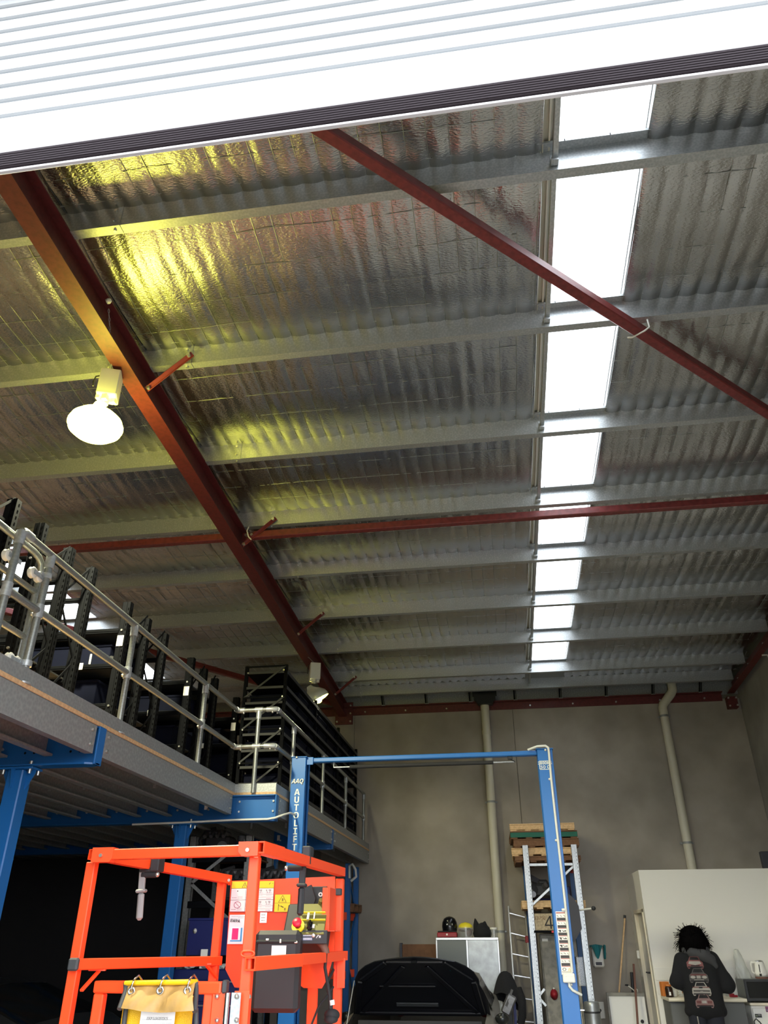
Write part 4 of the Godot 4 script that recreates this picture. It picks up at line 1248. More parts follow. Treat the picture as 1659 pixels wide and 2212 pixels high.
func build_hoist() -> void:
	var t := thing("car_hoist", "blue two-post car hoist with overhead crossbar standing before the back wall", "car hoist", V(-0.864, 0.000, 8.822))
	var o := t.position
	hoist_column(t, -2.332, -2.167, 8.72, 8.94, 1.0)
	hoist_column(t, 0.433, 0.597, 8.72, 8.94, -1.0)
	obj("crossbar", MB.new().bx(V(-2.167, 3.407, 8.771) - o, V(0.436, 3.457, 8.855) - o, 0.008), M.hoist_blue, t)
	obj("crossbar_bracket", MB.new().bx(V(-2.201, 3.377, 8.754) - o, V(-2.091, 3.462, 8.767) - o, 0.003), M.hoist_blue, t)
	var cb := obj("cutoff_bar", MB.new().cyl(V(-1.863, 3.352, 8.822) - o, V(0.186, 3.352, 8.822) - o, 0.009, 8), M.galvanised, t)
	obj("foam", MB.new().cyl(V(-1.676, 3.352, 8.822) - o, V(-0.051, 3.352, 8.822) - o, 0.021, 12), M.dark_rubber, cb)
	obj("hanger", MB.new().tube([V(-1.863, 3.407, 8.822) - o, V(-1.863, 3.352, 8.822) - o], 0.006, 6), M.galvanised, cb)
	obj("limit_switch", MB.new().bx(V(0.110, 3.373, 8.788) - o, V(0.161, 3.407, 8.822) - o, 0.005).tube([V(0.135, 3.377, 8.805) - o, V(0.178, 3.356, 8.805) - o, V(0.186, 3.343, 8.805) - o], 0.006, 6), M.black_plastic, cb)
	# conduit over the top and down the right column
	obj("conduit", MB.new().tube([Vector3(0.335, 3.458, -8.745) - o, Vector3(0.438, 3.487, -8.720) - o, Vector3(0.528, 3.489, -8.712) - o, Vector3(0.556, 3.468, -8.707) - o, Vector3(0.559, 3.423, -8.707) - o, Vector3(0.554, 3.132, -8.707) - o, Vector3(0.556, 2.641, -8.707) - o, Vector3(0.561, 1.994, -8.707) - o, Vector3(0.561, 1.630, -8.707) - o, Vector3(0.559, 1.358, -8.707) - o], 0.013, 8), M.conduit, t, "white conduit")
	obj("flex", MB.new().tube([Vector3(0.520, 1.290, -8.707) - o, Vector3(0.518, 1.245, -8.695) - o, Vector3(0.544, 1.212, -8.686) - o, Vector3(0.589, 1.190, -8.695) - o, Vector3(0.623, 1.173, -8.720) - o], 0.013, 8), M.conduit, t, "white cable")
	var sc := MB.new().ball(Vector3.ZERO, Vector3(0.013, 0.013, 0.008), 10, 6).mesh()
	pieces("screw", sc, M.white_plastic, t, [Vector3(0.524, 3.445, -8.712) - o, Vector3(0.536, 3.138, -8.712) - o, Vector3(0.537, 2.530, -8.712) - o, Vector3(0.538, 1.256, -8.712) - o, Vector3(-2.275, 3.455, -8.712) - o])
	obj("cable_saddle", MB.new().box(Vector3(0.537, 1.891, -8.703) - o, Vector3(0.035, 0.022, 0.03), Basis(), 0.004), M.white_plastic, t)
	var jb := obj("junction_box", MB.new().box(Vector3(0.521, 1.311, -8.690) - o, Vector3(0.115, 0.077, 0.05), Basis(), 0.008), M.white_plastic, t, "cream junction box")
	obj("knockout", MB.new().box(Vector3(0.495, 1.326, -8.663) - o, Vector3(0.02, 0.006, 0.003)).box(Vector3(0.547, 1.326, -8.663) - o, Vector3(0.02, 0.006, 0.003)), M.conduit, jb)
	# AUTOLIFT down the left column
	var w := "AUTOLIFT"
	for k in 8:
		var y := 3.0765 - k * 0.0809
		var xf := Transform3D(Basis(), V(-2.2503, y, 8.717) - o)
		var l := lettering(w[k], 0.066, M.letter, t, xf, "letter")
		if w[k] == "I":
			obj("serif", MB.new().box(V(-2.2503, y + 0.028, 8.716) - o, Vector3(0.043, 0.011, 0.002)).box(V(-2.2503, y - 0.028, 8.716) - o, Vector3(0.043, 0.011, 0.002)), M.letter, t)
		l.scale = Vector3(1.05, 1, 1)
	var slant := Basis(Vector3(1, 0, 0), Vector3(0.25, 1, 0), Vector3(0, 0, 1))
	lettering("AAQ", 0.047, M.black_print, t, Transform3D(slant, V(-2.243, 3.191, 8.717) - o), "logo")
	lettering("AAQ", 0.047, M.letter, t, Transform3D(slant, V(-2.249, 3.195, 8.716) - o), "logo")
	var fr := MB.new()
	var a := Vector3(0.443, 3.333, -8.717) - o
	var b := Vector3(0.567, 3.239, -8.717) - o
	fr.bx(a, Vector3(b.x, a.y - 0.006, b.z - 0.001)).bx(Vector3(a.x, b.y, a.z), Vector3(b.x, b.y + 0.006, a.z - 0.001)).bx(a, Vector3(a.x + 0.006, b.y, a.z - 0.001)).bx(Vector3(b.x - 0.006, a.y, a.z), Vector3(b.x, b.y, a.z - 0.001))
	var pl := obj("rating_plate", fr, M.letter, t)
	var pc := (a + b) * 0.5
	lettering("3800KG", 0.031, M.letter, pl, Transform3D(Basis(), pc + Vector3(0, 0.022, 0.002)))
	lettering("ISO CE", 0.031, M.letter, pl, Transform3D(Basis(), pc + Vector3(0, -0.02, 0.002)))
	# instruction strip
	var i := im(120, 620, Color8(236, 230, 220))
	ir(i, 4, 10, 100, 10, Color8(150, 50, 50))
	for k in 8:
		var y := 34 + k * 74
		for q in 3:
			var x := 12 + q * 34
			if k < 7: il(i, Vector2(x + rng.randi_range(0, 8), y + rng.randi_range(2, 10)), Vector2(x + rng.randi_range(10, 22), y + rng.randi_range(14, 24)), 4, Color8(60, 52, 50))
		if k in [2, 3, 4]:
			ir(i, 14, y + 4, 26, 8, Color8(20, 18, 18)); ir(i, 26, y + 4, 12, 22, Color8(20, 18, 18)); ir(i, 66, y + 12, 30, 8, Color8(30, 26, 26))
		if k == 7:
			ie(i, 34, y + 16, 20, 14, Color8(40, 36, 36), 0.7)
			ipoly(i, [Vector2(70, y + 30), Vector2(104, y + 30), Vector2(87, y + 2)], Color8(196, 160, 60))
			ipoly(i, [Vector2(77, y + 26), Vector2(97, y + 26), Vector2(87, y + 10)], Color8(236, 226, 200))
			ir(i, 4, y + 38, 112, 5, Color8(120, 100, 60))
		else:
			ir(i, 8, y + 30, 104, 28, Color8(38, 34, 36))
			for r in 3: iscrib(i, 12, y + 33 + r * 8, 96, 2, Color8(120, 112, 110))
			ir(i, 8, y + 60, 104, 6, Color8(170, 70, 66))
	decal("instruction_strip", i, t, (Vector3(0.508, 1.871, -8.715) + Vector3(0.514, 1.343, -8.715)) * 0.5 - o, 0.106, 0.54)

# ------------------------------------------------------------------ orange work platform
func build_platform() -> void:
	var t := thing("work_platform", "bright orange elevating work platform with tube rails and control panel", "work platform", V(-1.7, 0, 4.7))
	var o := t.position
	var s := 0.05
	var yl := 0.95
	# posts
	var fl := Vector3(-2.174, 2.034, -4.170)
	var fr := Vector3(-1.235, 2.033, -4.020)
	var bl := Vector3(-1.813, 1.968, -5.220)
	var br := Vector3(-1.066, 2.013, -5.350)
	for p in [fl, fr, bl, br]:
		obj("post", MB.new().bx(Vector3(p.x - s * 0.5, yl, p.z - s * 0.5) - o, Vector3(p.x + s * 0.5, p.y - (0.028 if p != bl else -0.012), p.z + s * 0.5) - o, 0.004), M.orange, t)
	# top rails; the side tubes show their open ends to the front
	var k := Vector3(-0.008, 0, 0)
	obj("top_rail", MB.new().rhs(Vector3(-2.145, 2.038, -4.090) - o, Vector3(-1.778, 1.982, -5.240) - o, s, s), M.orange, t)
	obj("top_rail", MB.new().rhs(Vector3(-1.195, 2.042, -3.940) - o, Vector3(-1.059, 2.024, -5.360) - o, s, s), M.orange, t)
	obj("rail_sleeve", MB.new().rhs(Vector3(-1.196, 2.042, -3.945) - o, Vector3(-1.170, 2.040, -4.230) - o, s + 0.006, s + 0.006), M.orange, t)
	obj("top_rail", MB.new().bar(Vector3(-2.089, 2.034, -4.100) - o, Vector3(-1.258, 2.032, -3.980) - o, s, s, Vector3.UP, 0.004), M.orange, t)
	obj("pivot_plate", MB.new().prism(PackedVector2Array([Vector2(-0.06, -0.035), Vector2(0.04, -0.035), Vector2(0.055, -0.015), Vector2(0.055, 0.035), Vector2(-0.06, 0.035)]), 0.058, Transform3D(Basis(), Vector3(-2.070, 2.032, -4.060) - o)), M.orange, t)
	obj("pivot_plate", MB.new().prism(PackedVector2Array([Vector2(0.05, -0.03), Vector2(-0.03, -0.03), Vector2(-0.05, -0.01), Vector2(-0.05, 0.035), Vector2(0.05, 0.035)]), 0.058, Transform3D(Basis(), Vector3(-1.248, 2.033, -3.930) - o)), M.orange, t)
	var bm := MB.new().cyl(Vector3(0, 0, 0), Vector3(0, 0, 0.008), 0.009, 10).mesh()
	pieces("pivot_bolt", bm, M.bolt, t, [Vector3(-2.076, 2.028, -4.055) - o, Vector3(-1.248, 2.029, -3.925) - o, Vector3(-1.757, 1.975, -5.190) - o])
	# mid rails run back along both sides
	obj("mid_rail", MB.new().bar(Vector3(-2.157, 1.540, -4.120) - o, Vector3(-1.792, 1.531, -5.240) - o, s, s, Vector3.UP, 0.004), M.orange, t)
	obj("end_cap", MB.new().box(Vector3(-2.149, 1.541, -4.100) - o, Vector3(0.052, 0.056, 0.03), Basis(), 0.008), M.charcoal_panel, t, "grey end cap")
	obj("mid_rail", MB.new().rhs(Vector3(-1.208, 1.547, -3.970) - o, Vector3(-1.037, 1.556, -5.380) - o, s, s), M.orange, t)
	obj("rail_sleeve", MB.new().rhs(Vector3(-1.208, 1.547, -3.968) - o, Vector3(-1.111, 1.550, -4.500) - o, s + 0.006, s + 0.006), M.orange, t)
	# gussets under the mid rails
	for q in [[Vector3(-2.108, 1.507, -4.300), Vector3(-2.121, 1.427, -4.170)], [Vector3(-1.825, 1.513, -5.100), Vector3(-1.786, 1.442, -5.200)]]:
		obj("gusset_bar", MB.new().bar(q[0] - o, q[1] - o, 0.02, 0.012, Vector3.UP, 0.002).bar(q[0] + Vector3(-0.05, 0.004, 0.01) - o, q[0] + Vector3(0.03, 0.004, -0.01) - o, 0.03, 0.008), M.orange, t)
	# gate at the front
	var gt := obj("gate", MB.new().bar(Vector3(-1.987, 1.450, -4.050) - o, Vector3(-1.315, 1.454, -3.930) - o, s, s, Vector3.UP, 0.006).bx(Vector3(-1.959, 1.424, -4.050) - o - Vector3(s * 0.5, 1.15 - 0.62, s * 0.5), Vector3(-1.959, 1.424, -4.050) - o + Vector3(s * 0.5, 0.0, s * 0.5), 0.006), M.orange, t)
	obj("gate_stile", MB.new().bx(Vector3(-1.381, 1.433, -3.950) - o - Vector3(0.022, 0.5, 0.02), Vector3(-1.381, 1.433, -3.950) - o + Vector3(0.022, 0.0, 0.02), 0.005), M.orange, gt)
	obj("gate_cap", MB.new().box(Vector3(-1.304, 1.459, -3.930) - o, Vector3(0.022, 0.052, 0.05), Basis(), 0.006), M.charcoal_panel, gt, "dark end cap")
	obj("hinge_plate", MB.new().bx(Vector3(-1.327, 1.441, -3.920) - o - Vector3(0.03, 0.5, 0.004), Vector3(-1.327, 1.441, -3.920) - o + Vector3(0.03, 0.0, 0.004), 0.002), M.orange, gt)
	var hg := obj("hinge", MB.new().bx(Vector3(-1.240, 1.438, -3.900) - o - Vector3(0.022, 0.5, 0.003), Vector3(-1.240, 1.438, -3.900) - o + Vector3(0.022, 0.0, 0.003), 0.001), M.galvanised, t, "silver piano hinge")
	obj("knuckle", MB.new().cyl(Vector3(-1.281, 1.437, -3.900) - o, Vector3(-1.281, 1.437, -3.900) - o - Vector3(0, 0.5, 0), 0.013, 12), M.chrome, hg)
	obj("hinge_leaf", MB.new().bx(Vector3(-1.218, 1.443, -3.930) - o - Vector3(0.04, 0.5, 0.003), Vector3(-1.218, 1.443, -3.930) - o + Vector3(0.03, 0.0, 0.003), 0.001), M.orange, hg)
	var rv := MB.new().ball(Vector3.ZERO, Vector3(0.011, 0.011, 0.007), 12, 6).mesh()
	pieces("rivet", rv, M.bolt, t, [Vector3(-1.333, 1.422, -3.910) - o, Vector3(-1.323, 1.332, -3.910) - o, Vector3(-1.235, 1.424, -3.890) - o, Vector3(-1.227, 1.336, -3.890) - o, Vector3(-1.208, 1.417, -3.990) - o])
	# lug beside the right front post
	var lg := []
	for q in 17:
		var an := TAU * q / 16.0
		lg.append(Vector3(-1.226, 1.588, -3.980) - o + Vector3(0.02 * cos(an) + 0.012 * signf(cos(an)), 0.011 * sin(an), 0.0))
	obj("lug", MB.new().tube(lg, 0.005, 8, false), M.orange, t)
	# rear panel
	var pn := PackedVector2Array()
	var pd := 5.26
	for q in [Vector3(-1.790, 1.975, -5.260), Vector3(-1.788, 1.951, -5.260), Vector3(-1.769, 1.951, -5.260), Vector3(-1.755, 1.484, -5.260), Vector3(-1.687, 1.390, -5.260), Vector3(-1.544, 1.386, -5.260), Vector3(-1.546, 1.414, -5.260), Vector3(-1.298, 1.415, -5.260), Vector3(-1.256, 1.389, -5.260), Vector3(-1.145, 1.387, -5.260), Vector3(-1.116, 1.432, -5.260), Vector3(-1.074, 1.567, -5.260), Vector3(-1.081, 1.994, -5.260)]:
		pn.append(Vector2(q.x, q.y))
	obj("panel", MB.new().prism(pn, 0.006, Transform3D(Basis(), V(0, 0, 5.26) - o)), M.orange, t)
	for q in [Vector3(-1.204, 1.388, -5.280)]:
		obj("panel_leg", MB.new().bx(Vector3(q.x - 0.03, yl, q.z - 0.015) - o, Vector3(q.x + 0.03, q.y + 0.02, q.z + 0.015) - o, 0.004), M.orange, t)
	obj("side_plate", MB.new().bx(Vector3(-1.062, 1.542, -5.300) - o, Vector3(-1.014, 1.388, -5.310) - o), M.orange, t)
	# big warning sheet
	var i := im(360, 270, Color8(226, 214, 216))
	ir(i, 0, 0, 360, 62, Color8(226, 200, 40))
	var dk := Color8(60, 46, 50)
	il(i, Vector2(92, 56), Vector2(134, 56), 3, dk); il(i, Vector2(92, 56), Vector2(113, 12), 3, dk); il(i, Vector2(134, 56), Vector2(113, 12), 3, dk); ir(i, 111, 28, 4, 16, dk); ir(i, 111, 48, 4, 4, dk)
	il(i, Vector2(318, 30), Vector2(326, 16), 4, Color8(110, 96, 40)); ir(i, 344, 18, 6, 6, Color8(110, 96, 40))
	ir(i, 0, 62, 360, 3, dk); ir(i, 0, 164, 360, 3, dk); ir(i, 126, 62, 3, 208, dk)
	for r in 2:
		var y := 66 + r * 102
		if r == 0: ie(i, 56, y + 20, 5, 5, dk)
		else:
			ie(i, 62, y + 40, 30, 30, Color8(150, 60, 90), 0.85); il(i, Vector2(42, y + 20), Vector2(82, y + 60), 3, Color8(150, 60, 90))
		iscrib(i, 14, y + 78, 40, 4, Color8(120, 90, 96)); iscrib(i, 62, y + 70, 40, 3, Color8(120, 90, 96)); iscrib(i, 62, y + 82, 40, 3, Color8(120, 90, 96))
		for q in 3:
			var x := 134 + q * 76
			ir(i, x + 10, y + 10, 4, 12, dk); ir(i, x + 30, y + 8, 20, 16, Color8(170, 160, 164)); ir(i, x + 8, y + 34, 50, 10, Color8(200, 190, 196))
			il(i, Vector2(x + 14, y + 16), Vector2(x + 22, y + 40), 3, Color8(130, 120, 126)); il(i, Vector2(x + 46, y + 16), Vector2(x + 38, y + 40), 3, Color8(130, 120, 126))
			iscrib(i, x + 10, y + 58, 46, 3, Color8(150, 140, 146))
		ir(i, 128, y + 50, 232, 2, Color8(120, 110, 116)); ir(i, 128, y + 76, 232, 2, Color8(120, 110, 116))
		iscrib(i, 300, y + 88, 40, 4, Color8(150, 60, 90))
	ir(i, 0, 266, 360, 4, Color8(170, 70, 100)); ir(i, 0, 0, 3, 270, dk); ir(i, 357, 0, 3, 270, dk)
	var wa := Vector3(-1.757, 1.971, -5.245)
	var wb := Vector3(-1.473, 1.797, -5.245)
	decal("warning_sheet", i, t, (wa + wb) * 0.5 - o, wb.x - wa.x, wa.y - wb.y)
	# square yellow sticker
	i = im(140, 160, Color8(230, 200, 40))
	var br_ := Color8(90, 76, 20)
	for e in 3: il(i, [Vector2(36, 72), Vector2(104, 72), Vector2(70, 10)][e], [Vector2(104, 72), Vector2(70, 10), Vector2(36, 72)][e], 3, br_)
	ir(i, 64, 36, 14, 26, Color8(130, 112, 30)); ir(i, 82, 46, 8, 3, br_)
	ir(i, 0, 78, 140, 3, br_); ir(i, 34, 88, 5, 60, br_); il(i, Vector2(58, 106), Vector2(80, 118), 7, br_); ir(i, 88, 122, 14, 24, Color8(140, 120, 30)); il(i, Vector2(40, 96), Vector2(50, 110), 3, br_)
	ir(i, 0, 0, 140, 2, br_); ir(i, 0, 158, 140, 2, br_); ir(i, 0, 0, 2, 160, br_); ir(i, 138, 0, 2, 160, br_)
	wa = Vector3(-1.465, 1.894, -5.245)
	wb = Vector3(-1.362, 1.794, -5.245)
	decal("warning_sticker", i, t, (wa + wb) * 0.5 - o, wb.x - wa.x, wa.y - wb.y)
	# taped certificate, curling slightly
	i = im(180, 240, Color8(226, 228, 230))
	iscrib(i, 14, 12, 156, 4, Color8(150, 150, 152)); iscrib(i, 64, 24, 110, 4, Color8(160, 160, 162)); ir(i, 10, 30, 50, 2, Color8(170, 170, 172))
	ir(i, 18, 108, 84, 112, Color8(60, 150, 205)); ir(i, 14, 100, 76, 108, Color8(238, 238, 242)); ir(i, 28, 112, 46, 92, Color8(222, 40, 118))
	for r in 5: iscrib(i, 34, 124 + r * 16, 34, 2, Color8(190, 30, 96))
	for r in 9: iscrib(i, 112, 88 + r * 16, 56, 3, Color8(180, 182, 186))
	wa = Vector3(-1.750, 1.781, -5.245)
	wb = Vector3(-1.591, 1.620, -5.245)
	var ce := decal("certificate", i, t, (wa + wb) * 0.5 - o + Vector3(0, 0, 0.006), wb.x - wa.x, wa.y - wb.y)
	lettering("EWPA", 0.017, M.charcoal_panel, ce, Transform3D(Basis(Vector3.BACK, -0.06), Vector3(-1.710, 1.747, -5.235) - o), "lettering", true, 0.0006)
	i = im(40, 60, Color8(234, 232, 230))
	for r in 3: iscrib(i, 8, 12 + r * 16, 22, 4, Color8(120, 120, 122))
	decal("small_label", i, t, Vector3(-1.531, 1.764, -5.245) - o, 0.045, 0.058)
	# black document box behind the right mid rail
	var db := obj("document_box", MB.new().box(Vector3(-1.326, 1.491, -4.900) - o, Vector3(0.265, 0.40, 0.1), Basis(), 0.022), M.black_plastic, t, "black document box")
	obj("box_label", MB.new().box(Vector3(-1.311, 1.572, -4.845) - o, Vector3(0.085, 0.085, 0.002)), M.label_white, db, "pale square label")
	obj("box_lid", MB.new().box(Vector3(-1.327, 1.633, -4.880) - o, Vector3(0.25, 0.02, 0.08), Basis(), 0.008), M.dark_rubber, db)
	obj("box_clip", MB.new().box(Vector3(-1.382, 1.643, -4.850) - o, Vector3(0.02, 0.012, 0.02), Basis(), 0.003).box(Vector3(-1.303, 1.636, -4.840) - o, Vector3(0.012, 0.02, 0.01), Basis(), 0.003).box(Vector3(-1.213, 1.631, -4.850) - o, Vector3(0.02, 0.012, 0.02), Basis(), 0.003), M.bolt, db)
	# control console
	var tilt := Basis(Vector3.RIGHT, -0.55)
	var cc := Vector3(-1.200, 1.724, -5.050) - o
	var con := obj("console", MB.new().box(cc + Vector3(-0.01, -0.02, -0.06), Vector3(0.25, 0.22, 0.16), tilt, 0.01), M.black_plastic, t)
	obj("face_plate", MB.new().box(Vector3(-1.149, 1.749, -4.970) - o, Vector3(0.16, 0.19, 0.008), tilt, 0.003), M.olive_metal, con, "olive coloured face plate")
	obj("face_line", MB.new().box(Vector3(-1.150, 1.783, -4.970) - o, Vector3(0.15, 0.004, 0.014), tilt).box(Vector3(-1.145, 1.744, -4.955) - o, Vector3(0.15, 0.004, 0.014), tilt), M.safety_yellow, con)
	obj("face_mark", MB.new().box(Vector3(-1.174, 1.763, -4.955) - o, Vector3(0.012, 0.04, 0.01), tilt).box(Vector3(-1.137, 1.766, -4.955) - o, Vector3(0.006, 0.04, 0.01), tilt).box(Vector3(-1.140, 1.710, -4.940) - o, Vector3(0.02, 0.02, 0.01), tilt), M.label_white, con)
	obj("front_panel", MB.new().box(Vector3(-1.168, 1.656, -4.930) - o, Vector3(0.235, 0.07, 0.012), Basis(), 0.003), M.black_plastic, con)
	pieces("button", MB.new().ball(Vector3.ZERO, Vector3(0.0105, 0.0115, 0.006), 12, 6).mesh(), M.label_white, con, [Vector3(-1.211, 1.663, -4.922) - o, Vector3(-1.131, 1.665, -4.922) - o])
	i = im(120, 60, Color8(44, 46, 50))
	for r in 2:
		ir(i, 18 + r * 2, 6 + r * 26, 92, 20, Color8(90, 100, 130))
		for q in 7: ir(i, 24 + q * 12 + r * 2, 9 + r * 26, 8, 14, Color8(196, 198, 204))
	decal("button_label", i, con, Vector3(-1.169, 1.656, -4.922) - o, 0.075, 0.045)
	i = im(40, 40, Color8(70, 72, 74))
	ie(i, 20, 20, 14, 8, Color8(220, 220, 220)); il(i, Vector2(6, 24), Vector2(34, 14), 5, Color8(50, 52, 54))
	decal("horn_label", i, con, Vector3(-1.238, 1.661, -4.922) - o, 0.032, 0.034)
	i = im(40, 40, Color8(60, 62, 64))
	il(i, Vector2(6, 34), Vector2(34, 6), 4, Color8(200, 200, 200)); il(i, Vector2(8, 8), Vector2(16, 18), 4, Color8(200, 200, 200)); ir(i, 24, 22, 12, 12, Color8(200, 200, 200))
	decal("level_label", i, con, Vector3(-1.101, 1.665, -4.922) - o, 0.034, 0.036)
	var es := Vector3(-1.226, 1.711, -4.930) - o
	obj("estop_collar", MB.new().cyl(es - tilt.z * 0.004, es + tilt.z * 0.006, 0.038, 24), M.safety_yellow, con, "yellow ring of the stop button")
	obj("estop_stem", MB.new().cyl(es, es + tilt.z * 0.035, 0.018, 16), M.red_plastic, con)
	obj("estop", MB.new().lathe([Vector2(0, 0.022), Vector2(0.018, 0.02), Vector2(0.027, 0.012), Vector2(0.027, 0.004), Vector2(0.02, 0.0)], 20, Transform3D(Basis(Vector3.RIGHT, PI / 2 - 0.55), es + tilt.z * 0.03)), M.estop_red, con, "red mushroom stop button")
	obj("key_switch", MB.new().box(Vector3(-1.157, 1.715, -4.930) - o, Vector3(0.032, 0.05, 0.03), tilt, 0.008).box(Vector3(-1.152, 1.732, -4.915) - o, Vector3(0.01, 0.025, 0.02), tilt, 0.003), M.glossy_black, con)
	obj("console_back", MB.new().box(Vector3(-1.200, 1.875, -5.220) - o, Vector3(0.16, 0.12, 0.02), Basis(), 0.004), M.black_plastic, con)
	obj("console_wing", MB.new().prism(PackedVector2Array([Vector2(-0.03, -0.12), Vector2(0.02, -0.1), Vector2(0.05, 0.0), Vector2(0.02, 0.08), Vector2(-0.03, 0.06)]), 0.02, Transform3D(Basis(), Vector3(-1.232, 1.862, -5.160) - o)), M.black_plastic, con)
	obj("toggle", MB.new().cyl(Vector3(-1.130, 1.812, -5.050) - o, Vector3(-1.109, 1.850, -5.000) - o, 0.014, 14), M.olive_metal, con)
	i = im(30, 30, Color8(52, 54, 58))
	ie(i, 15, 13, 11, 9, Color8(220, 222, 222)); ie(i, 15, 13, 5, 4, Color8(52, 54, 58))
	decal("sign_label", i, con, Vector3(-1.161, 1.887, -5.206) - o, 0.038, 0.042)
	obj("cable_gland", MB.new().tube([Vector3(-1.107, 1.633, -4.980) - o, Vector3(-1.082, 1.614, -4.970) - o, Vector3(-1.070, 1.590, -4.980) - o, Vector3(-1.066, 1.572, -4.980) - o], 0.022, 12), M.brown_grip, con, "brown cable gland")
	# guard beside the console
	var gd := obj("guard", MB.new().bx(Vector3(-1.098, 1.916, -4.980) - o, Vector3(-1.060, 1.689, -4.985) - o - Vector3(0, 0, 0.006), 0.001).bx(Vector3(-1.068, 1.916, -4.985) - o, Vector3(-1.060, 1.689, -4.985) - o + Vector3(0.006, 0, -0.2)), M.orange, t)
	obj("guard_back", MB.new().bx(Vector3(-1.100, 1.919, -5.190) - o, Vector3(-1.023, 1.688, -5.190) - o - Vector3(0, 0, 0.006)).bx(Vector3(-1.086, 1.689, -5.000) - o, Vector3(-1.023, 1.685, -5.190) - o), M.orange, gd)
	obj("guard_pad", MB.new().bx(Vector3(-1.073, 1.920, -5.160) - o, Vector3(-1.021, 1.882, -5.180) - o - Vector3(0, 0, 0.02), 0.004), M.charcoal_panel, gd)
	i = im(60, 100, Color8(60, 50, 100))
	ir(i, 4, 30, 24, 30, Color8(150, 170, 130)); ir(i, 34, 40, 22, 24, Color8(214, 130, 160)); ir(i, 4, 78, 52, 18, Color8(190, 160, 70)); ir(i, 34, 6, 16, 20, Color8(60, 60, 120))
	decal("small_sticker", i, gd, Vector3(-1.079, 1.735, -5.175) - o, 0.05, 0.085)
	# cables below the console
	var cab: Material = M.dark_rubber
	obj("cable", MB.new().tube([Vector3(-1.066, 1.572, -4.980) - o, Vector3(-1.069, 1.503, -4.980) - o, Vector3(-1.056, 1.446, -4.980) - o, Vector3(-1.036, 1.369, -4.970) - o, Vector3(-1.028, 1.292, -4.970) - o, Vector3(-1.019, 1.175, -4.970) - o], 0.009, 8), cab, t)
	obj("cable", MB.new().tube([Vector3(-1.065, 1.485, -5.200) - o, Vector3(-1.076, 1.430, -5.100) - o, Vector3(-1.053, 1.389, -5.000) - o, Vector3(-1.026, 1.346, -4.980) - o, Vector3(-1.023, 1.303, -4.970) - o, Vector3(-1.032, 1.260, -4.970) - o], 0.008, 8), cab, t)
	obj("cable", MB.new().tube([Vector3(-1.063, 1.398, -5.200) - o, Vector3(-1.074, 1.361, -5.100) - o, Vector3(-1.110, 1.315, -5.050) - o, Vector3(-1.125, 1.286, -5.050) - o, Vector3(-1.154, 1.220, -5.050) - o], 0.006, 8), cab, t)
	obj("cable_tag", MB.new().cyl(Vector3(-1.022, 1.347, -4.970) - o, Vector3(-1.018, 1.323, -4.970) - o, 0.014, 12), M.label_white, t, "white sleeve on the cable")
	obj("cable_bundle", MB.new().ball(Vector3(-1.019, 1.277, -4.970) - o, Vector3(0.045, 0.03, 0.035), 14, 8).ball(Vector3(-1.020, 1.257, -4.950) - o, Vector3(0.04, 0.02, 0.03), 14, 8), cab, t)
	# drop handles clamped on the side rails
	drop_handle(t, Vector3(-1.146, 2.029, -4.660) - o, Vector3(-1.151, 1.759, -4.660) - o, M.black_plastic, "black clamp handle", 0.02, -1.0)
	drop_handle(t, Vector3(-2.037, 1.995, -4.500) - o, Vector3(-2.017, 1.738, -4.500) - o, M.worn_grey, "worn grey clamp handle", 0.075, 1.0)
	# deck, chassis and wheels below the picture
	obj("deck", MB.new().bx(Vector3(fl.x - 0.05, 0.88, -5.45) - o, Vector3(br.x + 0.1, 0.95, -4.0) - o, 0.01), M.orange, t)
	obj("scissor_stack", MB.new().bx(Vector3(fl.x + 0.1, 0.4, -5.35) - o, Vector3(br.x - 0.1, 0.88, -4.15) - o, 0.02), M.charcoal_panel, t)
	obj("chassis", MB.new().bx(Vector3(fl.x - 0.02, 0.12, -5.4) - o, Vector3(br.x + 0.05, 0.42, -4.1) - o, 0.03), M.charcoal_panel, t)
	for x in [fl.x + 0.0, br.x + 0.0]:
		for z in [-4.35, -5.15]:
			obj("wheel", MB.new().cyl(Vector3(x - 0.05, 0.16, z) - o, Vector3(x + 0.05, 0.16, z) - o, 0.16, 24), M.dark_rubber, t)
	# yellow vinyl pouch hung on the gate by rings
	var p := thing("document_pouch", "yellow vinyl pouch with stained flap hung by three rings on the orange gate", "pouch", Vector3(-1.624, 1.440, -3.950))
	var q := p.position
	var f := []
	for r in 12:
		var row := []
		for c in 25:
			var u := c / 24.0
			var v := r / 11.0
			var tl := Vector3(-1.804, 1.469, -3.980)
			var tr := Vector3(-1.441, 1.478, -3.900)
			var bl2 := Vector3(-1.778, 1.369, -3.900)
			var br2 := Vector3(-1.407, 1.366, -3.830)
			var pt := tl.lerp(tr, u).lerp(bl2.lerp(br2, u), v)
			pt.z += 0.012 * sin(u * 9.0) * v + 0.006 * sin(u * 23.0 + v * 7.0) + 0.01 * sin(v * PI)
			pt.y += 0.012 * v * cos(u * TAU) * 0.5
			row.append(pt - q)
		f.append(row)
	obj("flap", MB.new().grid(f), M.tan_vinyl, p, "stained tan flap")
	obj("flap_top", MB.new().bar(Vector3(-1.801, 1.469, -3.985) - q, Vector3(-1.445, 1.478, -3.905) - q, 0.07, 0.02, Vector3.UP, 0.006), M.yellow_vinyl, p)
	obj("body", MB.new().bx(Vector3(-1.813, 1.419, -3.990) - q, Vector3(-1.470, 1.421, -3.990) - q + Vector3(0, -0.34, -0.012), 0.005), M.yellow_vinyl, p)
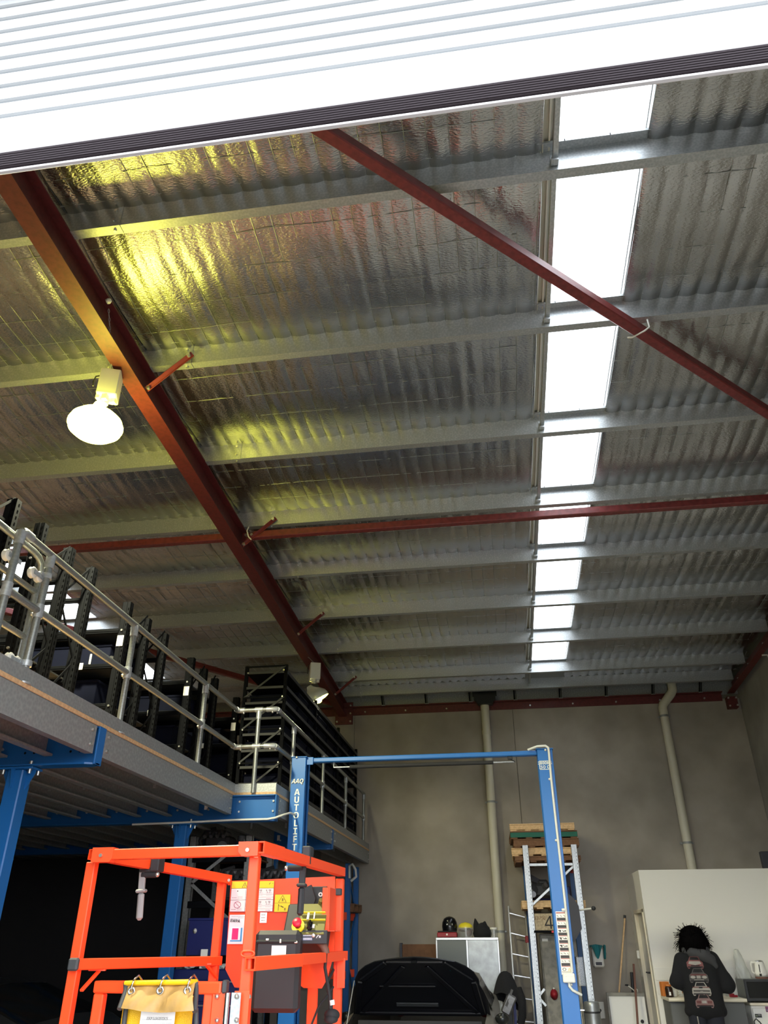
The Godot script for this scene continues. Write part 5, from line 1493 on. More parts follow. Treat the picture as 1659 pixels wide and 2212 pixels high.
	for xx in [[Vector3(-1.804, 1.470, -3.970), Vector3(-1.789, 1.440, -3.950), Vector3(-1.785, 1.371, -3.900), Vector3(-1.786, 1.370, -3.970), Vector3(-1.785, 1.313, -3.970), Vector3(-1.781, 1.260, -3.970)], [Vector3(-1.445, 1.473, -3.930), Vector3(-1.437, 1.443, -3.920), Vector3(-1.412, 1.368, -3.860), Vector3(-1.433, 1.375, -3.930), Vector3(-1.426, 1.319, -3.930), Vector3(-1.419, 1.268, -3.930)]]:
		obj("piping", MB.new().tube([xx[0] - q, xx[1] - q, xx[2] - q], 0.012, 8), M.charcoal_panel, p)
		obj("piping", MB.new().tube([xx[3] - q, xx[4] - q, xx[5] - q], 0.012, 8), M.charcoal_panel, p)
	i = im(220, 120, Color8(240, 240, 240))
	for r in 4: iscrib(i, 14, 40 + r * 18, 190, 3, Color8(170, 170, 172))
	var pp := decal("pouch_paper", i, p, Vector3(-1.621, 1.315, -3.955) - q, 0.165, 0.09)
	lettering("EKP LOGISTICS", 0.010, M.charcoal_panel, pp, Transform3D(slant_(0.2), Vector3(-1.620, 1.333, -3.950) - q), "lettering", false, 0.0005, true)
	for e in [Vector3(-1.753, 1.440, -3.935), Vector3(-1.600, 1.445, -3.900), Vector3(-1.462, 1.446, -3.880)]:
		obj("eyelet", MB.new().lathe([Vector2(0.009, 0.0), Vector2(0.012, 0.004), Vector2(0.017, 0.003), Vector2(0.018, 0.0)], 18, Transform3D(Basis(Vector3.RIGHT, PI / 2), e - q + Vector3(0, 0, 0.006))), M.chrome, p)
		obj("ring", MB.new().tube([e - q + Vector3(0, 0, -0.01), e - q + Vector3(0.002, 0.012, 0.02), e - q + Vector3(0.008, 0.045, 0.01), e - q + Vector3(0.01, 0.06, -0.03), e - q + Vector3(0.008, 0.03, -0.1), e - q + Vector3(0.004, 0.0, -0.09)], 0.0045, 8), M.chrome, p)

func slant_(k: float) -> Basis:
	return Basis(Vector3(1, 0, 0), Vector3(k, 1, 0), Vector3(0, 0, 1))

func drop_handle(t: Node3D, top: Vector3, bottom: Vector3, m: Material, label: String, off: float, side: float) -> void:
	var dirn := (bottom - top).normalized()
	var l := top.distance_to(bottom)
	var h := obj("drop_handle", MB.new().bar(top - dirn * 0.02, top + dirn * l * 0.42, 0.036, 0.02, Vector3.BACK, 0.004), m, t, label)
	obj("rail_clamp", MB.new().box(top + Vector3(off, 0.035, -0.02), Vector3(0.05, 0.1, 0.09), Basis(), 0.006).box(top + Vector3(off * 0.5, -0.005, 0.0), Vector3(off + 0.03, 0.025, 0.03), Basis(), 0.004), M.black_plastic, h)
	obj("collar", MB.new().bar(top + dirn * l * 0.40, top + dirn * l * 0.47, 0.055, 0.045, Vector3.BACK, 0.006), m, h)
	obj("grip", MB.new().bar(top + dirn * l * 0.46, bottom, 0.036, 0.032, Vector3.BACK, 0.012), m, h)
	obj("clamp_bolt", MB.new().ball(top + Vector3(0.0, 0.03, 0.04), Vector3(0.013, 0.013, 0.008), 12, 6), M.bolt, h)
	obj("latch", MB.new().cyl(top + Vector3(0.085 * side, -0.03, 0.0), top + Vector3(0.0, -0.03, 0.0), 0.016, 12), M.dark_rubber, h)
	obj("latch_bolt", MB.new().ball(top + Vector3(0.095 * side, -0.03, 0.01), Vector3(0.012, 0.014, 0.014), 10, 6), M.bolt, h)

# ------------------------------------------------------------------ cars
# stations: z from the nose, half width, belt height, roof height, roof half width
const CAR := [[0.0, 0.56, 0.62, 0.65, 0.42], [-0.12, 0.76, 0.70, 0.74, 0.60], [-0.5, 0.83, 0.82, 0.87, 0.70], [-1.05, 0.82, 0.91, 0.95, 0.72], [-1.78, 0.81, 0.92, 1.22, 0.58], [-2.6, 0.82, 0.93, 1.26, 0.60], [-3.25, 0.82, 0.94, 1.21, 0.57], [-3.78, 0.81, 0.96, 1.02, 0.64], [-4.05, 0.74, 0.86, 0.9, 0.58], [-4.14, 0.62, 0.7, 0.73, 0.46]]

func car_ring(s: Array) -> Array:
	var hw: float = s[1]
	var b: float = s[2]
	var r: float = s[3]
	var rw: float = s[4]
	var half := [Vector2(hw * 0.9, 0.2), Vector2(hw, 0.34), Vector2(hw + 0.01, 0.55), Vector2(hw, b - 0.1), Vector2(hw * 0.95, b), Vector2(rw, r), Vector2(rw * 0.82, r + 0.025), Vector2(0.0, r + 0.045)]
	var o := []
	for p in half: o.append(Vector3(p.x, p.y, s[0]))
	for k in range(half.size() - 2, -1, -1): o.append(Vector3(-half[k].x, half[k].y, s[0]))
	return o

func car_loft(mb: MB, a: Array, b: Array, j0: int, j1: int, out := 0.0) -> void:
	var ra := car_ring(a)
	var rb := car_ring(b)
	var rows := []
	for i in 5:
		var row := []
		for j in range(j0, j1 + 1):
			var p: Vector3 = ra[j].lerp(rb[j], i / 4.0)
			if out > 0.0: p += Vector3(signf(p.x) * out if absf(p.x) > 0.4 else 0.0, out, 0.0)
			row.append(p)
		rows.append(row)
	mb.grid(rows)

func build_car_body(label: String, category: String, at: Vector3, m: Material, turn: float, open: bool) -> Node3D:
	var c := thing("car", label, category, at, "", turn)
	var body := MB.new()
	for i in CAR.size() - 1:
		if i == 3 or i == 6:      # windscreen and rear window: sides and pillars only
			car_loft(body, CAR[i], CAR[i + 1], 0, 5)
			car_loft(body, CAR[i], CAR[i + 1], 9, 14)
		elif open and (i == 1 or i == 2):
			car_loft(body, CAR[i], CAR[i + 1], 0, 5)
			car_loft(body, CAR[i], CAR[i + 1], 9, 14)
		else:
			car_loft(body, CAR[i], CAR[i + 1], 0, 14)
	var cap := MB.new()
	for e in [0, CAR.size() - 1]:
		var r := car_ring(CAR[e])
		for j in range(1, r.size() - 1):
			if e == 0: body.tri(r[0], r[j], r[j + 1])
			else: body.tri(r[0], r[j + 1], r[j])
	obj("body", body, m, c)
	var ws := MB.new()
	car_loft(ws, CAR[3], CAR[4], 5, 9)
	obj("windscreen", ws, M.dark_glass, c)
	var rw := MB.new()
	car_loft(rw, CAR[6], CAR[7], 5, 9)
	obj("rear_window", rw, M.dark_glass, c)
	for s in [0, 1]:
		var sw := MB.new()
		var sg := 1.0 if s == 0 else -1.0
		for seg in [[4, 0.04, 0.96], [5, 0.04, 0.9]]:
			var ra := car_ring(CAR[seg[0]])
			var rb := car_ring(CAR[seg[0] + 1])
			var q := []
			for t in [seg[1], seg[2]]:
				for k in [0.12, 0.86]:
					var p: Vector3 = ra[4].lerp(ra[5], k).lerp(rb[4].lerp(rb[5], k), t)
					q.append(Vector3(p.x * sg + 0.004 * sg, p.y, p.z))
			if sg > 0: sw.quad(q[0], q[2], q[3], q[1])
			else: sw.quad(q[1], q[3], q[2], q[0])
		# quarter light in front of the side window
		var qa := car_ring(CAR[3])
		var qb := car_ring(CAR[4])
		var a: Vector3 = qa[4].lerp(qb[4], 0.45)
		var b: Vector3 = qb[4].lerp(qb[5], 0.08)
		var d: Vector3 = qb[4].lerp(qb[5], 0.8)
		var w1 := Vector3((a.x + 0.004) * sg, a.y + 0.03, a.z)
		var w2 := Vector3((b.x + 0.004) * sg, b.y, b.z)
		var w3 := Vector3((d.x + 0.004) * sg, d.y, d.z)
		if sg > 0: sw.tri(w1, w2, w3)
		else: sw.tri(w1, w3, w2)
		obj("side_windows", sw, M.dark_glass, c)
		var mr := obj("mirror", MB.new().ball(Vector3(0.87 * sg, 0.87, -1.42), Vector3(0.08, 0.055, 0.06), 16, 10), M.car_dark, c)
		obj("mirror_arm", MB.new().cyl(Vector3(0.8 * sg, 0.86, -1.42), Vector3(0.88 * sg, 0.88, -1.42), 0.02, 8), M.black_plastic, mr)
		obj("headlamp", MB.new().ball(Vector3(0.58 * sg, 0.62, -0.06), Vector3(0.13, 0.06, 0.08), 14, 8), M.chrome, c)
		obj("tail_lamp", MB.new().ball(Vector3(0.6 * sg, 0.74, -4.08), Vector3(0.1, 0.06, 0.05), 14, 8), M.red_plastic, c)
		for z in [-0.75, -3.3]:
			var wh := obj("wheel", MB.new().lathe([Vector2(0.19, -0.1), Vector2(0.29, -0.1), Vector2(0.31, -0.07), Vector2(0.31, 0.07), Vector2(0.29, 0.1), Vector2(0.19, 0.1)], 28, Transform3D(Basis(Vector3.BACK, PI / 2), Vector3(0.78 * sg, 0.31, z))), M.dark_rubber, c)
			obj("rim", MB.new().cyl(Vector3(0.74 * sg, 0.31, z), Vector3(0.87 * sg, 0.31, z), 0.19, 20), M.aluminium, wh)
	return c

func build_car() -> void:
	var c := build_car_body("silver grey car with its black bonnet raised between the hoist columns", "car", V(-1.03, 0, 8.7), M.car_silver, 0.0, true)
	# engine bay floor and lump
	obj("engine_bay", MB.new().bx(Vector3(-0.66, 0.35, -0.95), Vector3(0.66, 0.4, -0.2)).bx(Vector3(-0.66, 0.4, -1.0), Vector3(0.66, 0.88, -0.95)), M.engine_dark, c)
	obj("engine_cover", MB.new().box(Vector3(0.0, 0.66, -0.55), Vector3(0.5, 0.2, 0.45), Basis(), 0.04), M.engine_metal, c)
	# raised bonnet, underside towards us
	var hinge := Vector3(0, 0.93, -1.04)
	var tip := Vector3(0.02, 1.475, -0.36)
	var vv := (tip - hinge).normalized()
	var nn := Vector3.RIGHT.cross(vv).normalized()      # towards the camera
	var l := hinge.distance_to(tip)
	var xf := Transform3D(Basis(Vector3.RIGHT, vv, nn), hinge)
	var outline := PackedVector2Array()
	var prof := [[0.0, 0.755], [0.25, 0.74], [0.42, 0.70], [0.52, 0.66], [0.62, 0.655], [0.74, 0.61], [0.84, 0.53], [0.92, 0.42], [0.965, 0.26], [0.99, 0.12], [1.0, 0.0]]
	for p in prof: outline.append(Vector2(p[1], p[0] * l))
	for k in range(prof.size() - 2, -1, -1): outline.append(Vector2(-prof[k][1], prof[k][0] * l))
	var bn := obj("bonnet", MB.new().prism(outline, 0.012, xf), M.car_black, c, "raised black bonnet")
	var ribs := MB.new()
	for s in [-1.0, 1.0]:
		ribs.bar(xf * Vector3(0.68 * s, 0.02, 0.01), xf * Vector3(0.6 * s, l * 0.6, 0.01), 0.06, 0.025, nn, 0.008)
		ribs.bar(xf * Vector3(0.58 * s, l * 0.62, 0.01), xf * Vector3(0.3 * s, l * 0.92, 0.01), 0.06, 0.025, nn, 0.008)
		ribs.bar(xf * Vector3(0.62 * s, 0.05, 0.01), xf * Vector3(0.12 * s, l * 0.86, 0.01), 0.05, 0.02, nn, 0.006)
	ribs.bar(xf * Vector3(-0.3, l * 0.92, 0.01), xf * Vector3(0.3, l * 0.92, 0.01), 0.05, 0.025, nn, 0.008)
	ribs.bar(xf * Vector3(-0.66, 0.03, 0.01), xf * Vector3(0.66, 0.03, 0.01), 0.05, 0.025, nn, 0.008)
	ribs.bar(xf * Vector3(-0.4, l * 0.52, 0.01), xf * Vector3(0.2, l * 0.52, 0.01), 0.02, 0.02, nn, 0.006)
	obj("inner_frame", ribs, M.car_black, bn)
	obj("insulation_strip", MB.new().bar(xf * Vector3(-0.24, l * 0.2, 0.012), xf * Vector3(0.21, l * 0.2, 0.012), 0.05, 0.012, nn, 0.003), M.charcoal_panel, bn, "grey strip under the bonnet")
	obj("sticker", MB.new().bar(xf * Vector3(0.36, l * 0.8, 0.006), xf * Vector3(0.43, l * 0.8, 0.006), 0.035, 0.002, nn), M.teal_cloth, bn, "teal sticker")
	obj("latch", MB.new().box(xf * Vector3(0.0, l * 0.95, 0.02), Vector3(0.06, 0.03, 0.03), Basis(), 0.005), M.black_steel, bn)
	obj("prop_rod", MB.new().cyl(Vector3(-0.68, 0.8, -0.3), xf * Vector3(-0.66, l * 0.62, 0.015), 0.006, 6), M.bolt, c)

# ------------------------------------------------------------------ the row along the back wall
func build_back_row() -> void:
	# steel cabinet
	var t := thing("steel_cabinet", "silver two-door steel cabinet behind the car with helmets on top", "cabinet", V(-0.68, 0, 13.6))
	obj("body", MB.new().bx(Vector3(-0.475, 0.03, -0.46), Vector3(0.475, 1.645, -0.02), 0.004), M.steel_sheet, t)
	for s in [-1.0, 1.0]:
		var x0 := -0.465 if s < 0 else 0.012
		var dr := obj("door", MB.new().bx(Vector3(x0, 0.07, -0.02), Vector3(x0 + 0.453, 1.625, 0.0), 0.003), M.steel_unlit if s < 0 else M.steel_sheet, t)  # left door darker: the reflection on the right one is put into the colours
		obj("handle", MB.new().box(Vector3(-0.012 if s < 0 else 0.03, 1.02, 0.012), Vector3(0.016, 0.1, 0.02), Basis(), 0.004), M.charcoal_panel, dr)
	obj("frame", MB.new().bx(Vector3(-0.485, 1.62, -0.01), Vector3(0.485, 1.655, 0.012), 0.004).bx(Vector3(-0.487, 0.03, -0.01), Vector3(-0.462, 1.62, 0.012), 0.004).bx(Vector3(0.462, 0.03, -0.01), Vector3(0.487, 1.62, 0.012), 0.004).bx(Vector3(-0.018, 0.07, -0.008), Vector3(0.014, 1.62, 0.01), 0.004), M.aluminium, t, "bright aluminium edging")
	var top := 1.656
	# things on the cabinet
	var rc := thing("red_case", "flat dark red case with a pale badge under the black helmet", "case", V(-0.99, top, 13.75))
	obj("case", MB.new().box(Vector3(0, 0.035, 0), Vector3(0.31, 0.07, 0.24), Basis(), 0.01), M.red_plastic, rc)
	obj("lid", MB.new().box(Vector3(0, 0.08, 0), Vector3(0.29, 0.02, 0.23), Basis(), 0.006), M.dark_rubber, rc)
	obj("badge", MB.new().box(Vector3(0.0, 0.04, 0.121), Vector3(0.025, 0.025, 0.004), Basis(), 0.001), M.label_white, rc)
	var hm := thing("welding_helmet", "glossy black welding helmet resting on the flat red case", "helmet", V(-0.95, top + 0.09, 13.75))
	obj("shell", MB.new().lathe([Vector2(0.115, 0.0), Vector2(0.122, 0.06), Vector2(0.115, 0.12), Vector2(0.09, 0.17), Vector2(0.05, 0.195), Vector2(0.0, 0.205)], 24, Transform3D(Basis().scaled(Vector3(1, 1, 1.1)), Vector3.ZERO)), M.glossy_black, hm)
	obj("visor", MB.new().box(Vector3(0, 0.09, 0.118), Vector3(0.11, 0.055, 0.03), Basis(Vector3.RIGHT, -0.1), 0.01), M.dark_glass, hm)
	obj("vent", MB.new().box(Vector3(-0.03, 0.09, 0.136), Vector3(0.02, 0.01, 0.004), Basis(Vector3.BACK, 0.5)).box(Vector3(0.05, 0.09, 0.134), Vector3(0.005, 0.025, 0.004)), M.label_white, hm)
	var fs := thing("face_shield", "clear face shield with a bright yellow crown on the cabinet", "face shield", V(-0.70, top, 13.74))
	obj("crown", MB.new().lathe([Vector2(0.115, 0.13), Vector2(0.105, 0.165), Vector2(0.07, 0.195), Vector2(0.0, 0.21)], 24, Transform3D(Basis(), Vector3.ZERO)), M.safety_yellow, fs, "yellow crown")
	var sh := []
	for i in 7:
		var row := []
		for j in 13:
			var a := lerpf(-1.3, 1.3, j / 12.0) + PI / 2
			row.append(Vector3(0.118 * cos(a), i * 0.024, 0.118 * sin(a)))
		sh.append(row)
	obj("visor", MB.new().grid(sh), M.clear_plastic, fs)
	obj("headband", MB.new().tube([Vector3(-0.1, 0.1, 0), Vector3(-0.06, 0.09, -0.08), Vector3(0.06, 0.09, -0.08), Vector3(0.1, 0.1, 0)], 0.015, 8).ball(Vector3(0.05, 0.07, -0.03), Vector3(0.05, 0.06, 0.05), 10, 8), M.brown_grip, fs)
	var bg := thing("black_bag", "slumped black bag with two pointed corners on the cabinet", "bag", V(-0.44, top, 13.78))
	obj("sack", MB.new().lathe([Vector2(0.13, 0.0), Vector2(0.15, 0.05), Vector2(0.13, 0.12), Vector2(0.08, 0.17), Vector2(0.02, 0.2), Vector2(0.0, 0.205)], 18, Transform3D(Basis().scaled(Vector3(1, 1, 0.8)), Vector3.ZERO)), M.black_cloth, bg)
	obj("corner", MB.new().lathe([Vector2(0.06, 0.0), Vector2(0.045, 0.08), Vector2(0.015, 0.15), Vector2(0.0, 0.17)], 12, Transform3D(Basis(Vector3.BACK, 0.15), Vector3(-0.08, 0.1, 0))), M.black_cloth, bg)
	obj("corner", MB.new().lathe([Vector2(0.07, 0.0), Vector2(0.05, 0.06), Vector2(0.015, 0.1), Vector2(0.0, 0.11)], 12, Transform3D(Basis(Vector3.BACK, -0.3), Vector3(0.02, 0.12, 0))), M.black_cloth, bg)
	var jr := thing("jar", "small pale lidded jar at the right end of the cabinet top", "jar", V(-0.26, top, 13.76))
	obj("glass", MB.new().cyl(Vector3.ZERO, Vector3(0, 0.11, 0), 0.058, 18), M.clear_plastic, jr)
	obj("lid", MB.new().cyl(Vector3(0, 0.11, 0), Vector3(0, 0.135, 0), 0.062, 18), M.label_white, jr)
	var bb := thing("brown_panel", "scorched brown timber panel standing left of the silver cabinet", "panel", V(-1.5, 0, 14.2))
	obj("sheet", MB.new().bx(Vector3(-0.27, 0, -0.08), Vector3(0.29, 1.56, 0.0), 0.004), M.brown_board, bb)
	obj("edge_batten", MB.new().bx(Vector3(-0.31, 0, -0.08), Vector3(-0.27, 1.58, 0.02), 0.004), M.grey_panel, bb)
	# ladder leaning on the wall
	var ld := thing("ladder", "aluminium ladder leaning on the back wall beside the downpipe", "ladder", V(0.12, 0, 13.75))
	var o := ld.position
	var l0 := Vector3(0.0, 0, -13.6) - o
	var l1 := Vector3(-0.006, 2.100, -14.300) - o
	var r0 := Vector3(0.31, 0, -13.6) - o
	var r1 := Vector3(0.260, 2.030, -14.300) - o
	l0.x = l1.x
	r0.x = r1.x
	obj("stile", MB.new().bar(l0, l1, 0.025, 0.06, Vector3.BACK, 0.003), M.aluminium, ld)
	obj("stile", MB.new().bar(r0, r1, 0.025, 0.06, Vector3.BACK, 0.003), M.aluminium, ld)
	for k in 7:
		var tt := 0.955 - k * 0.137
		obj("rung", MB.new().bar(l0.lerp(l1, tt), r0.lerp(r1, tt), 0.03, 0.02, Vector3.UP, 0.004), M.aluminium, ld)
	obj("red_foot", MB.new().box(r0.lerp(r1, 0.80) + Vector3(-0.01, 0, 0.03), Vector3(0.05, 0.1, 0.04), Basis(), 0.008), M.red_plastic, ld)
	# galvanised pallet rack
	var rk := thing("galvanised_rack", "tall galvanised rack frame behind the right hoist column carrying pallets", "rack", V(0.7, 0, 13.2))
	o = rk.position
	for x in [0.325, 1.075]:
		var mb := MB.new()
		mb.bx(V(x - 0.045, 0, 13.2) - o, V(x - 0.01, 2.92, 13.204) - o).bx(V(x + 0.01, 0, 13.2) - o, V(x + 0.045, 2.92, 13.204) - o).bx(V(x - 0.012, 0, 13.215) - o, V(x + 0.012, 2.92, 13.22) - o)
		mb.bx(V(x - 0.045, 0, 13.2) - o, V(x - 0.041, 2.92, 13.27) - o).bx(V(x + 0.041, 0, 13.2) - o, V(x + 0.045, 2.92, 13.27) - o)
		var up := obj("upright", mb, M.galvanised, rk)
		var hl := MB.new()
		for k in 52: hl.box(V(x + 0.026, 0.15 + k * 0.052, 13.1995) - o, Vector3(0.008, 0.016, 0.002))
		stuff(obj("hole_row", hl, M.black_steel, up))
	obj("brace", MB.new().bx(V(0.36, 2.62, 13.225) - o, V(1.04, 2.66, 13.24) - o, 0.004), M.galvanised, rk)
	obj("brace", MB.new().bar(V(1.05, 2.62, 13.235) - o, V(0.35, 2.08, 13.235) - o, 0.012, 0.035, Vector3.UP, 0.003), M.galvanised, rk)
	obj("brace", MB.new().bar(V(0.35, 0.92, 13.215) - o, V(0.43, 1.0, 13.215) - o, 0.012, 0.035, Vector3.UP, 0.003), M.galvanised, rk)
	obj("brace", MB.new().bar(V(0.35, 0.88, 13.215) - o, V(0.43, 0.79, 13.215) - o, 0.012, 0.035, Vector3.UP, 0.003), M.galvanised, rk)
	for x in [0.325, 1.075]:
		obj("rear_upright", MB.new().bx(V(x - 0.045, 0, 14.24) - o, V(x + 0.045, 2.8, 14.32) - o, 0.006), M.blue_steel, rk)
		for y in [2.58, 1.93]:
			obj("beam", MB.new().bx(V(x - 0.025, y, 13.27) - o, V(x + 0.025, y + 0.1, 14.24) - o, 0.005), M.orange, rk)
	for e in [[2.68, 0.09, 0, "lowest dark pallet of the stack on top of the galvanised rack"], [2.77, 0.12, 1, "fourth pallet from the top, pale pine, on the galvanised rack"], [2.89, 0.13, 0, "dark brown pallet just under the green one on the rack"], [3.02, 0.115, 2, "pallet with a green painted bearer in the rack-top stack"], [3.135, 0.11, 1, "topmost pale pine pallet of the stack on the rack"]]:
		var pm: Material = M.pine if e[2] == 1 else M.pine_dark
		var p := pallet(V(0.635 + (0.02 if e[2] == 0 else -0.01), e[0], 13.76), 1.02 if e[2] != 2 else 1.05, 1.0, e[1], pm, e[3], "", M.green_paint if e[2] == 2 else null)
		p.rotation.y = [0.01, -0.015, 0.02][e[2]]
	pallet(V(0.68, 2.03, 13.76), 0.96, 1.0, 0.115, M.pine, "orange pine pallet on the middle level of the rack under the gearbox", "")
	var gb := thing("gearbox", "dark gearbox lying on the orange pine pallet in the rack", "gearbox", V(0.46, 2.145, 13.5))
	obj("bell_housing", MB.new().lathe([Vector2(0.0, 0), Vector2(0.15, 0.0), Vector2(0.15, 0.04), Vector2(0.11, 0.16), Vector2(0.08, 0.2), Vector2(0.0, 0.2)], 20, Transform3D(Basis(Vector3.BACK, -PI / 2), Vector3(-0.16, 0.15, 0))), M.engine_dark, gb)
	obj("case", MB.new().box(Vector3(0.12, 0.14, 0), Vector3(0.34, 0.2, 0.2), Basis(Vector3.BACK, -0.06), 0.04).box(Vector3(0.1, 0.26, 0), Vector3(0.16, 0.08, 0.14), Basis(), 0.03), M.engine_dark, gb)
	obj("boss", MB.new().cyl(Vector3(-0.07, 0.09, 0.08), Vector3(-0.07, 0.09, 0.15), 0.045, 16), M.engine_metal, gb)
	obj("boss", MB.new().cyl(Vector3(0.1, 0.2, 0.09), Vector3(0.14, 0.22, 0.14), 0.035, 12), M.engine_metal, gb)
	obj("flange", MB.new().cyl(Vector3(0.28, 0.13, 0), Vector3(0.34, 0.13, 0), 0.06, 16), M.engine_metal, gb)
	one("cream_pipe_offcut", MB.new().tube([V(0.335, 2.44, 13.45), V(0.35, 2.38, 13.42), V(0.375, 2.28, 13.4)], 0.04, 14), M.cream_pipe, "short cream pipe offcut standing on the dark gearbox", "pipe")
	one("blue_board", MB.new().box(V(0.7, 2.26, 14.0), Vector3(0.6, 0.22, 0.05), Basis(Vector3.RIGHT, 0.0), 0.01), M.blue_tub, "dark blue board standing behind the gearbox on the rack", "board")
	var gs := thing("grey_sheet", "dark grey sheet sagging at the back of the rack's middle level", "sheet", V(0.7, 2.15, 14.12))
	obj("sheet", MB.new().prism(PackedVector2Array([Vector2(-0.33, 0), Vector2(0.33, 0), Vector2(0.33, 0.42), Vector2(-0.05, 0.28), Vector2(-0.33, 0.43)]), 0.01, Transform3D(Basis(), Vector3.ZERO)), M.grey_panel, gs)
	# locker with a carton on it
	var lk := thing("grey_locker", "tall grey steel locker standing inside the galvanised rack", "locker", V(0.7, 0, 13.42))
	obj("body", MB.new().bx(Vector3(-0.27, 0.02, -0.5), Vector3(0.27, 1.70, -0.02), 0.006), M.locker_grey, lk)
	obj("door", MB.new().bx(Vector3(-0.255, 0.06, -0.02), Vector3(0.2, 1.68, 0.0), 0.006), M.locker_grey, lk)
	obj("name_plate", MB.new().bx(Vector3(-0.235, 1.60, 0.0), Vector3(-0.15, 1.635, 0.004), 0.001), M.label_white, lk)
	obj("hinge", MB.new().bx(Vector3(0.2, 1.3, -0.01), Vector3(0.235, 1.4, 0.006), 0.002), M.engine_dark, lk)
	var rt := thing("red_tape_measure", "round dark red tape reel hung on the grey locker door", "tape reel", Vector3(0.566, 0.922, -13.390))
	obj("case", MB.new().ball(Vector3.ZERO, Vector3(0.055, 0.07, 0.025), 18, 10), M.red_plastic, rt)
	obj("hook", MB.new().ball(Vector3(0, 0.075, 0.005), Vector3(0.014, 0.012, 0.01), 8, 6), M.label_white, rt)
	var cb := thing("cardboard_box", "cardboard box marked with a large 4 on the grey locker", "box", V(0.57, 1.74, 13.22))
	obj("carton", MB.new().box(Vector3(0, 0.115, -0.14), Vector3(0.42, 0.225, 0.28), Basis(), 0.004), M.cardboard, cb)
	obj("tray", MB.new().box(Vector3(0, -0.012, -0.12), Vector3(0.44, 0.03, 0.36), Basis(), 0.003), M.black_steel, cb)
	lettering("4", 0.17, M.black_print, cb, Transform3D(Basis(), Vector3(0.01, 0.105, 0.001)), "lettering", false)
	lettering("$3750", 0.045, M.pine_dark, cb, Transform3D(slant_(0.15), Vector3(-0.115, 0.165, 0.001)), "lettering", false)
	one("red_tag", MB.new().box(V(0.64, 1.725, 13.16), Vector3(0.07, 0.025, 0.01), Basis(), 0.002), M.pink_print, "small pink tag at the lower edge of the cardboard box", "tag")
	# dark grey body panel right of the post
	var gp := thing("grey_body_panel", "faceted dark grey vehicle panel propped behind the right hoist column", "panel", V(0.9, 0, 13.1))
	o = gp.position
	var poly := PackedVector2Array()
	for q in [Vector3(0.684, 2.181, -13.100), Vector3(0.896, 2.236, -13.100), Vector3(0.983, 2.160, -13.100), Vector3(1.039, 2.060, -13.100), Vector3(1.048, 1.762, -13.100), Vector3(0.921, 1.596, -13.100), Vector3(0.683, 1.620, -13.100)]: poly.append(Vector2(q.x - o.x, q.y))
	obj("panel", MB.new().prism(poly, 0.05, Transform3D(Basis(), Vector3.ZERO)), M.grey_panel, gp)
	obj("support_leg", MB.new().bx(Vector3(-0.16, 0, -0.04), Vector3(-0.12, 1.75, 0.0), 0.003), M.black_steel, gp)
	var kr := thing("knob_rod", "short white rod with a black knob sticking out from the rack", "rod", Vector3(1.039, 2.008, -13.190))
	var ke := Vector3(1.256, 2.030, -13.150) - kr.position
	obj("rod", MB.new().cyl(Vector3.ZERO, ke, 0.013, 10), M.white_plastic, kr)
	obj("knob", MB.new().ball(ke, Vector3(0.035, 0.03, 0.03), 14, 8), M.black_plastic, kr)
	# clear holder, steel cylinder, socket
	one("clear_holder", MB.new().bx(V(0.93, 1.03, 13.3), V(1.06, 1.40, 13.38), 0.008), M.clear_plastic, "clear plastic leaflet holder on the side of the locker", "holder")
	var sc := thing("steel_cylinder", "brushed steel cylinder with a black strap standing right of the hoist", "cylinder", V(1.02, 0, 12.6))
	obj("tube", MB.new().lathe([Vector2(0.0, 0.0), Vector2(0.1, 0.0), Vector2(0.105, 0.02), Vector2(0.105, 0.84), Vector2(0.1, 0.88), Vector2(0.09, 0.885), Vector2(0.0, 0.87)], 28, Transform3D.IDENTITY), M.steel_sheet, sc)
	obj("strap", MB.new().lathe([Vector2(0.107, 0.755), Vector2(0.109, 0.757), Vector2(0.109, 0.775), Vector2(0.107, 0.777)], 28, Transform3D.IDENTITY), M.black_plastic, sc)
	obj("bracket", MB.new().bx(Vector3(-0.16, 0.5, -0.02), Vector3(-0.1, 0.515, 0.02)).bx(Vector3(-0.16, 0.78, -0.02), Vector3(-0.1, 0.795, 0.02)).cyl(Vector3(-0.15, 0.5, 0.0), Vector3(-0.15, 0.8, 0.0), 0.007, 8), M.chrome, sc)
	var so := thing("wall_socket", "white double power socket with a black plug on the back wall", "socket", Vector3(1.302, 0.665, -14.390))
	obj("plate", MB.new().box(Vector3(0, 0, 0.0), Vector3(0.1, 0.22, 0.02), Basis(), 0.004), M.white_plastic, so)
	obj("plug", MB.new().ball(Vector3(-0.02, 0.0, 0.03), Vector3(0.022, 0.022, 0.03), 12, 8), M.black_plastic, so)
	obj("flex", MB.new().tube([Vector3(-0.02, 0.0, 0.05), Vector3(-0.1, -0.01, 0.1), Vector3(-0.2, -0.02, 0.3), Vector3(-0.25, -0.1, 0.6)], 0.008, 6), M.black_plastic, so)
	# paper dispenser with a teal cloth
	var pd := thing("paper_dispenser", "white paper dispenser on the back wall under a teal cloth", "dispenser", V(1.34, 1.24, 14.31))
	obj("case", MB.new().box(Vector3(0, 0.13, 0), Vector3(0.17, 0.26, 0.14), Basis(), 0.02), M.white_plastic, pd)
	obj("mouth", MB.new().box(Vector3(0.0, 0.05, 0.068), Vector3(0.1, 0.045, 0.01), Basis(), 0.008), M.grey_panel, pd)
	var tc := thing("teal_cloth", "crumpled teal cloth thrown over the wall paper dispenser", "cloth", V(1.33, 1.4, 14.24))
	var f := []
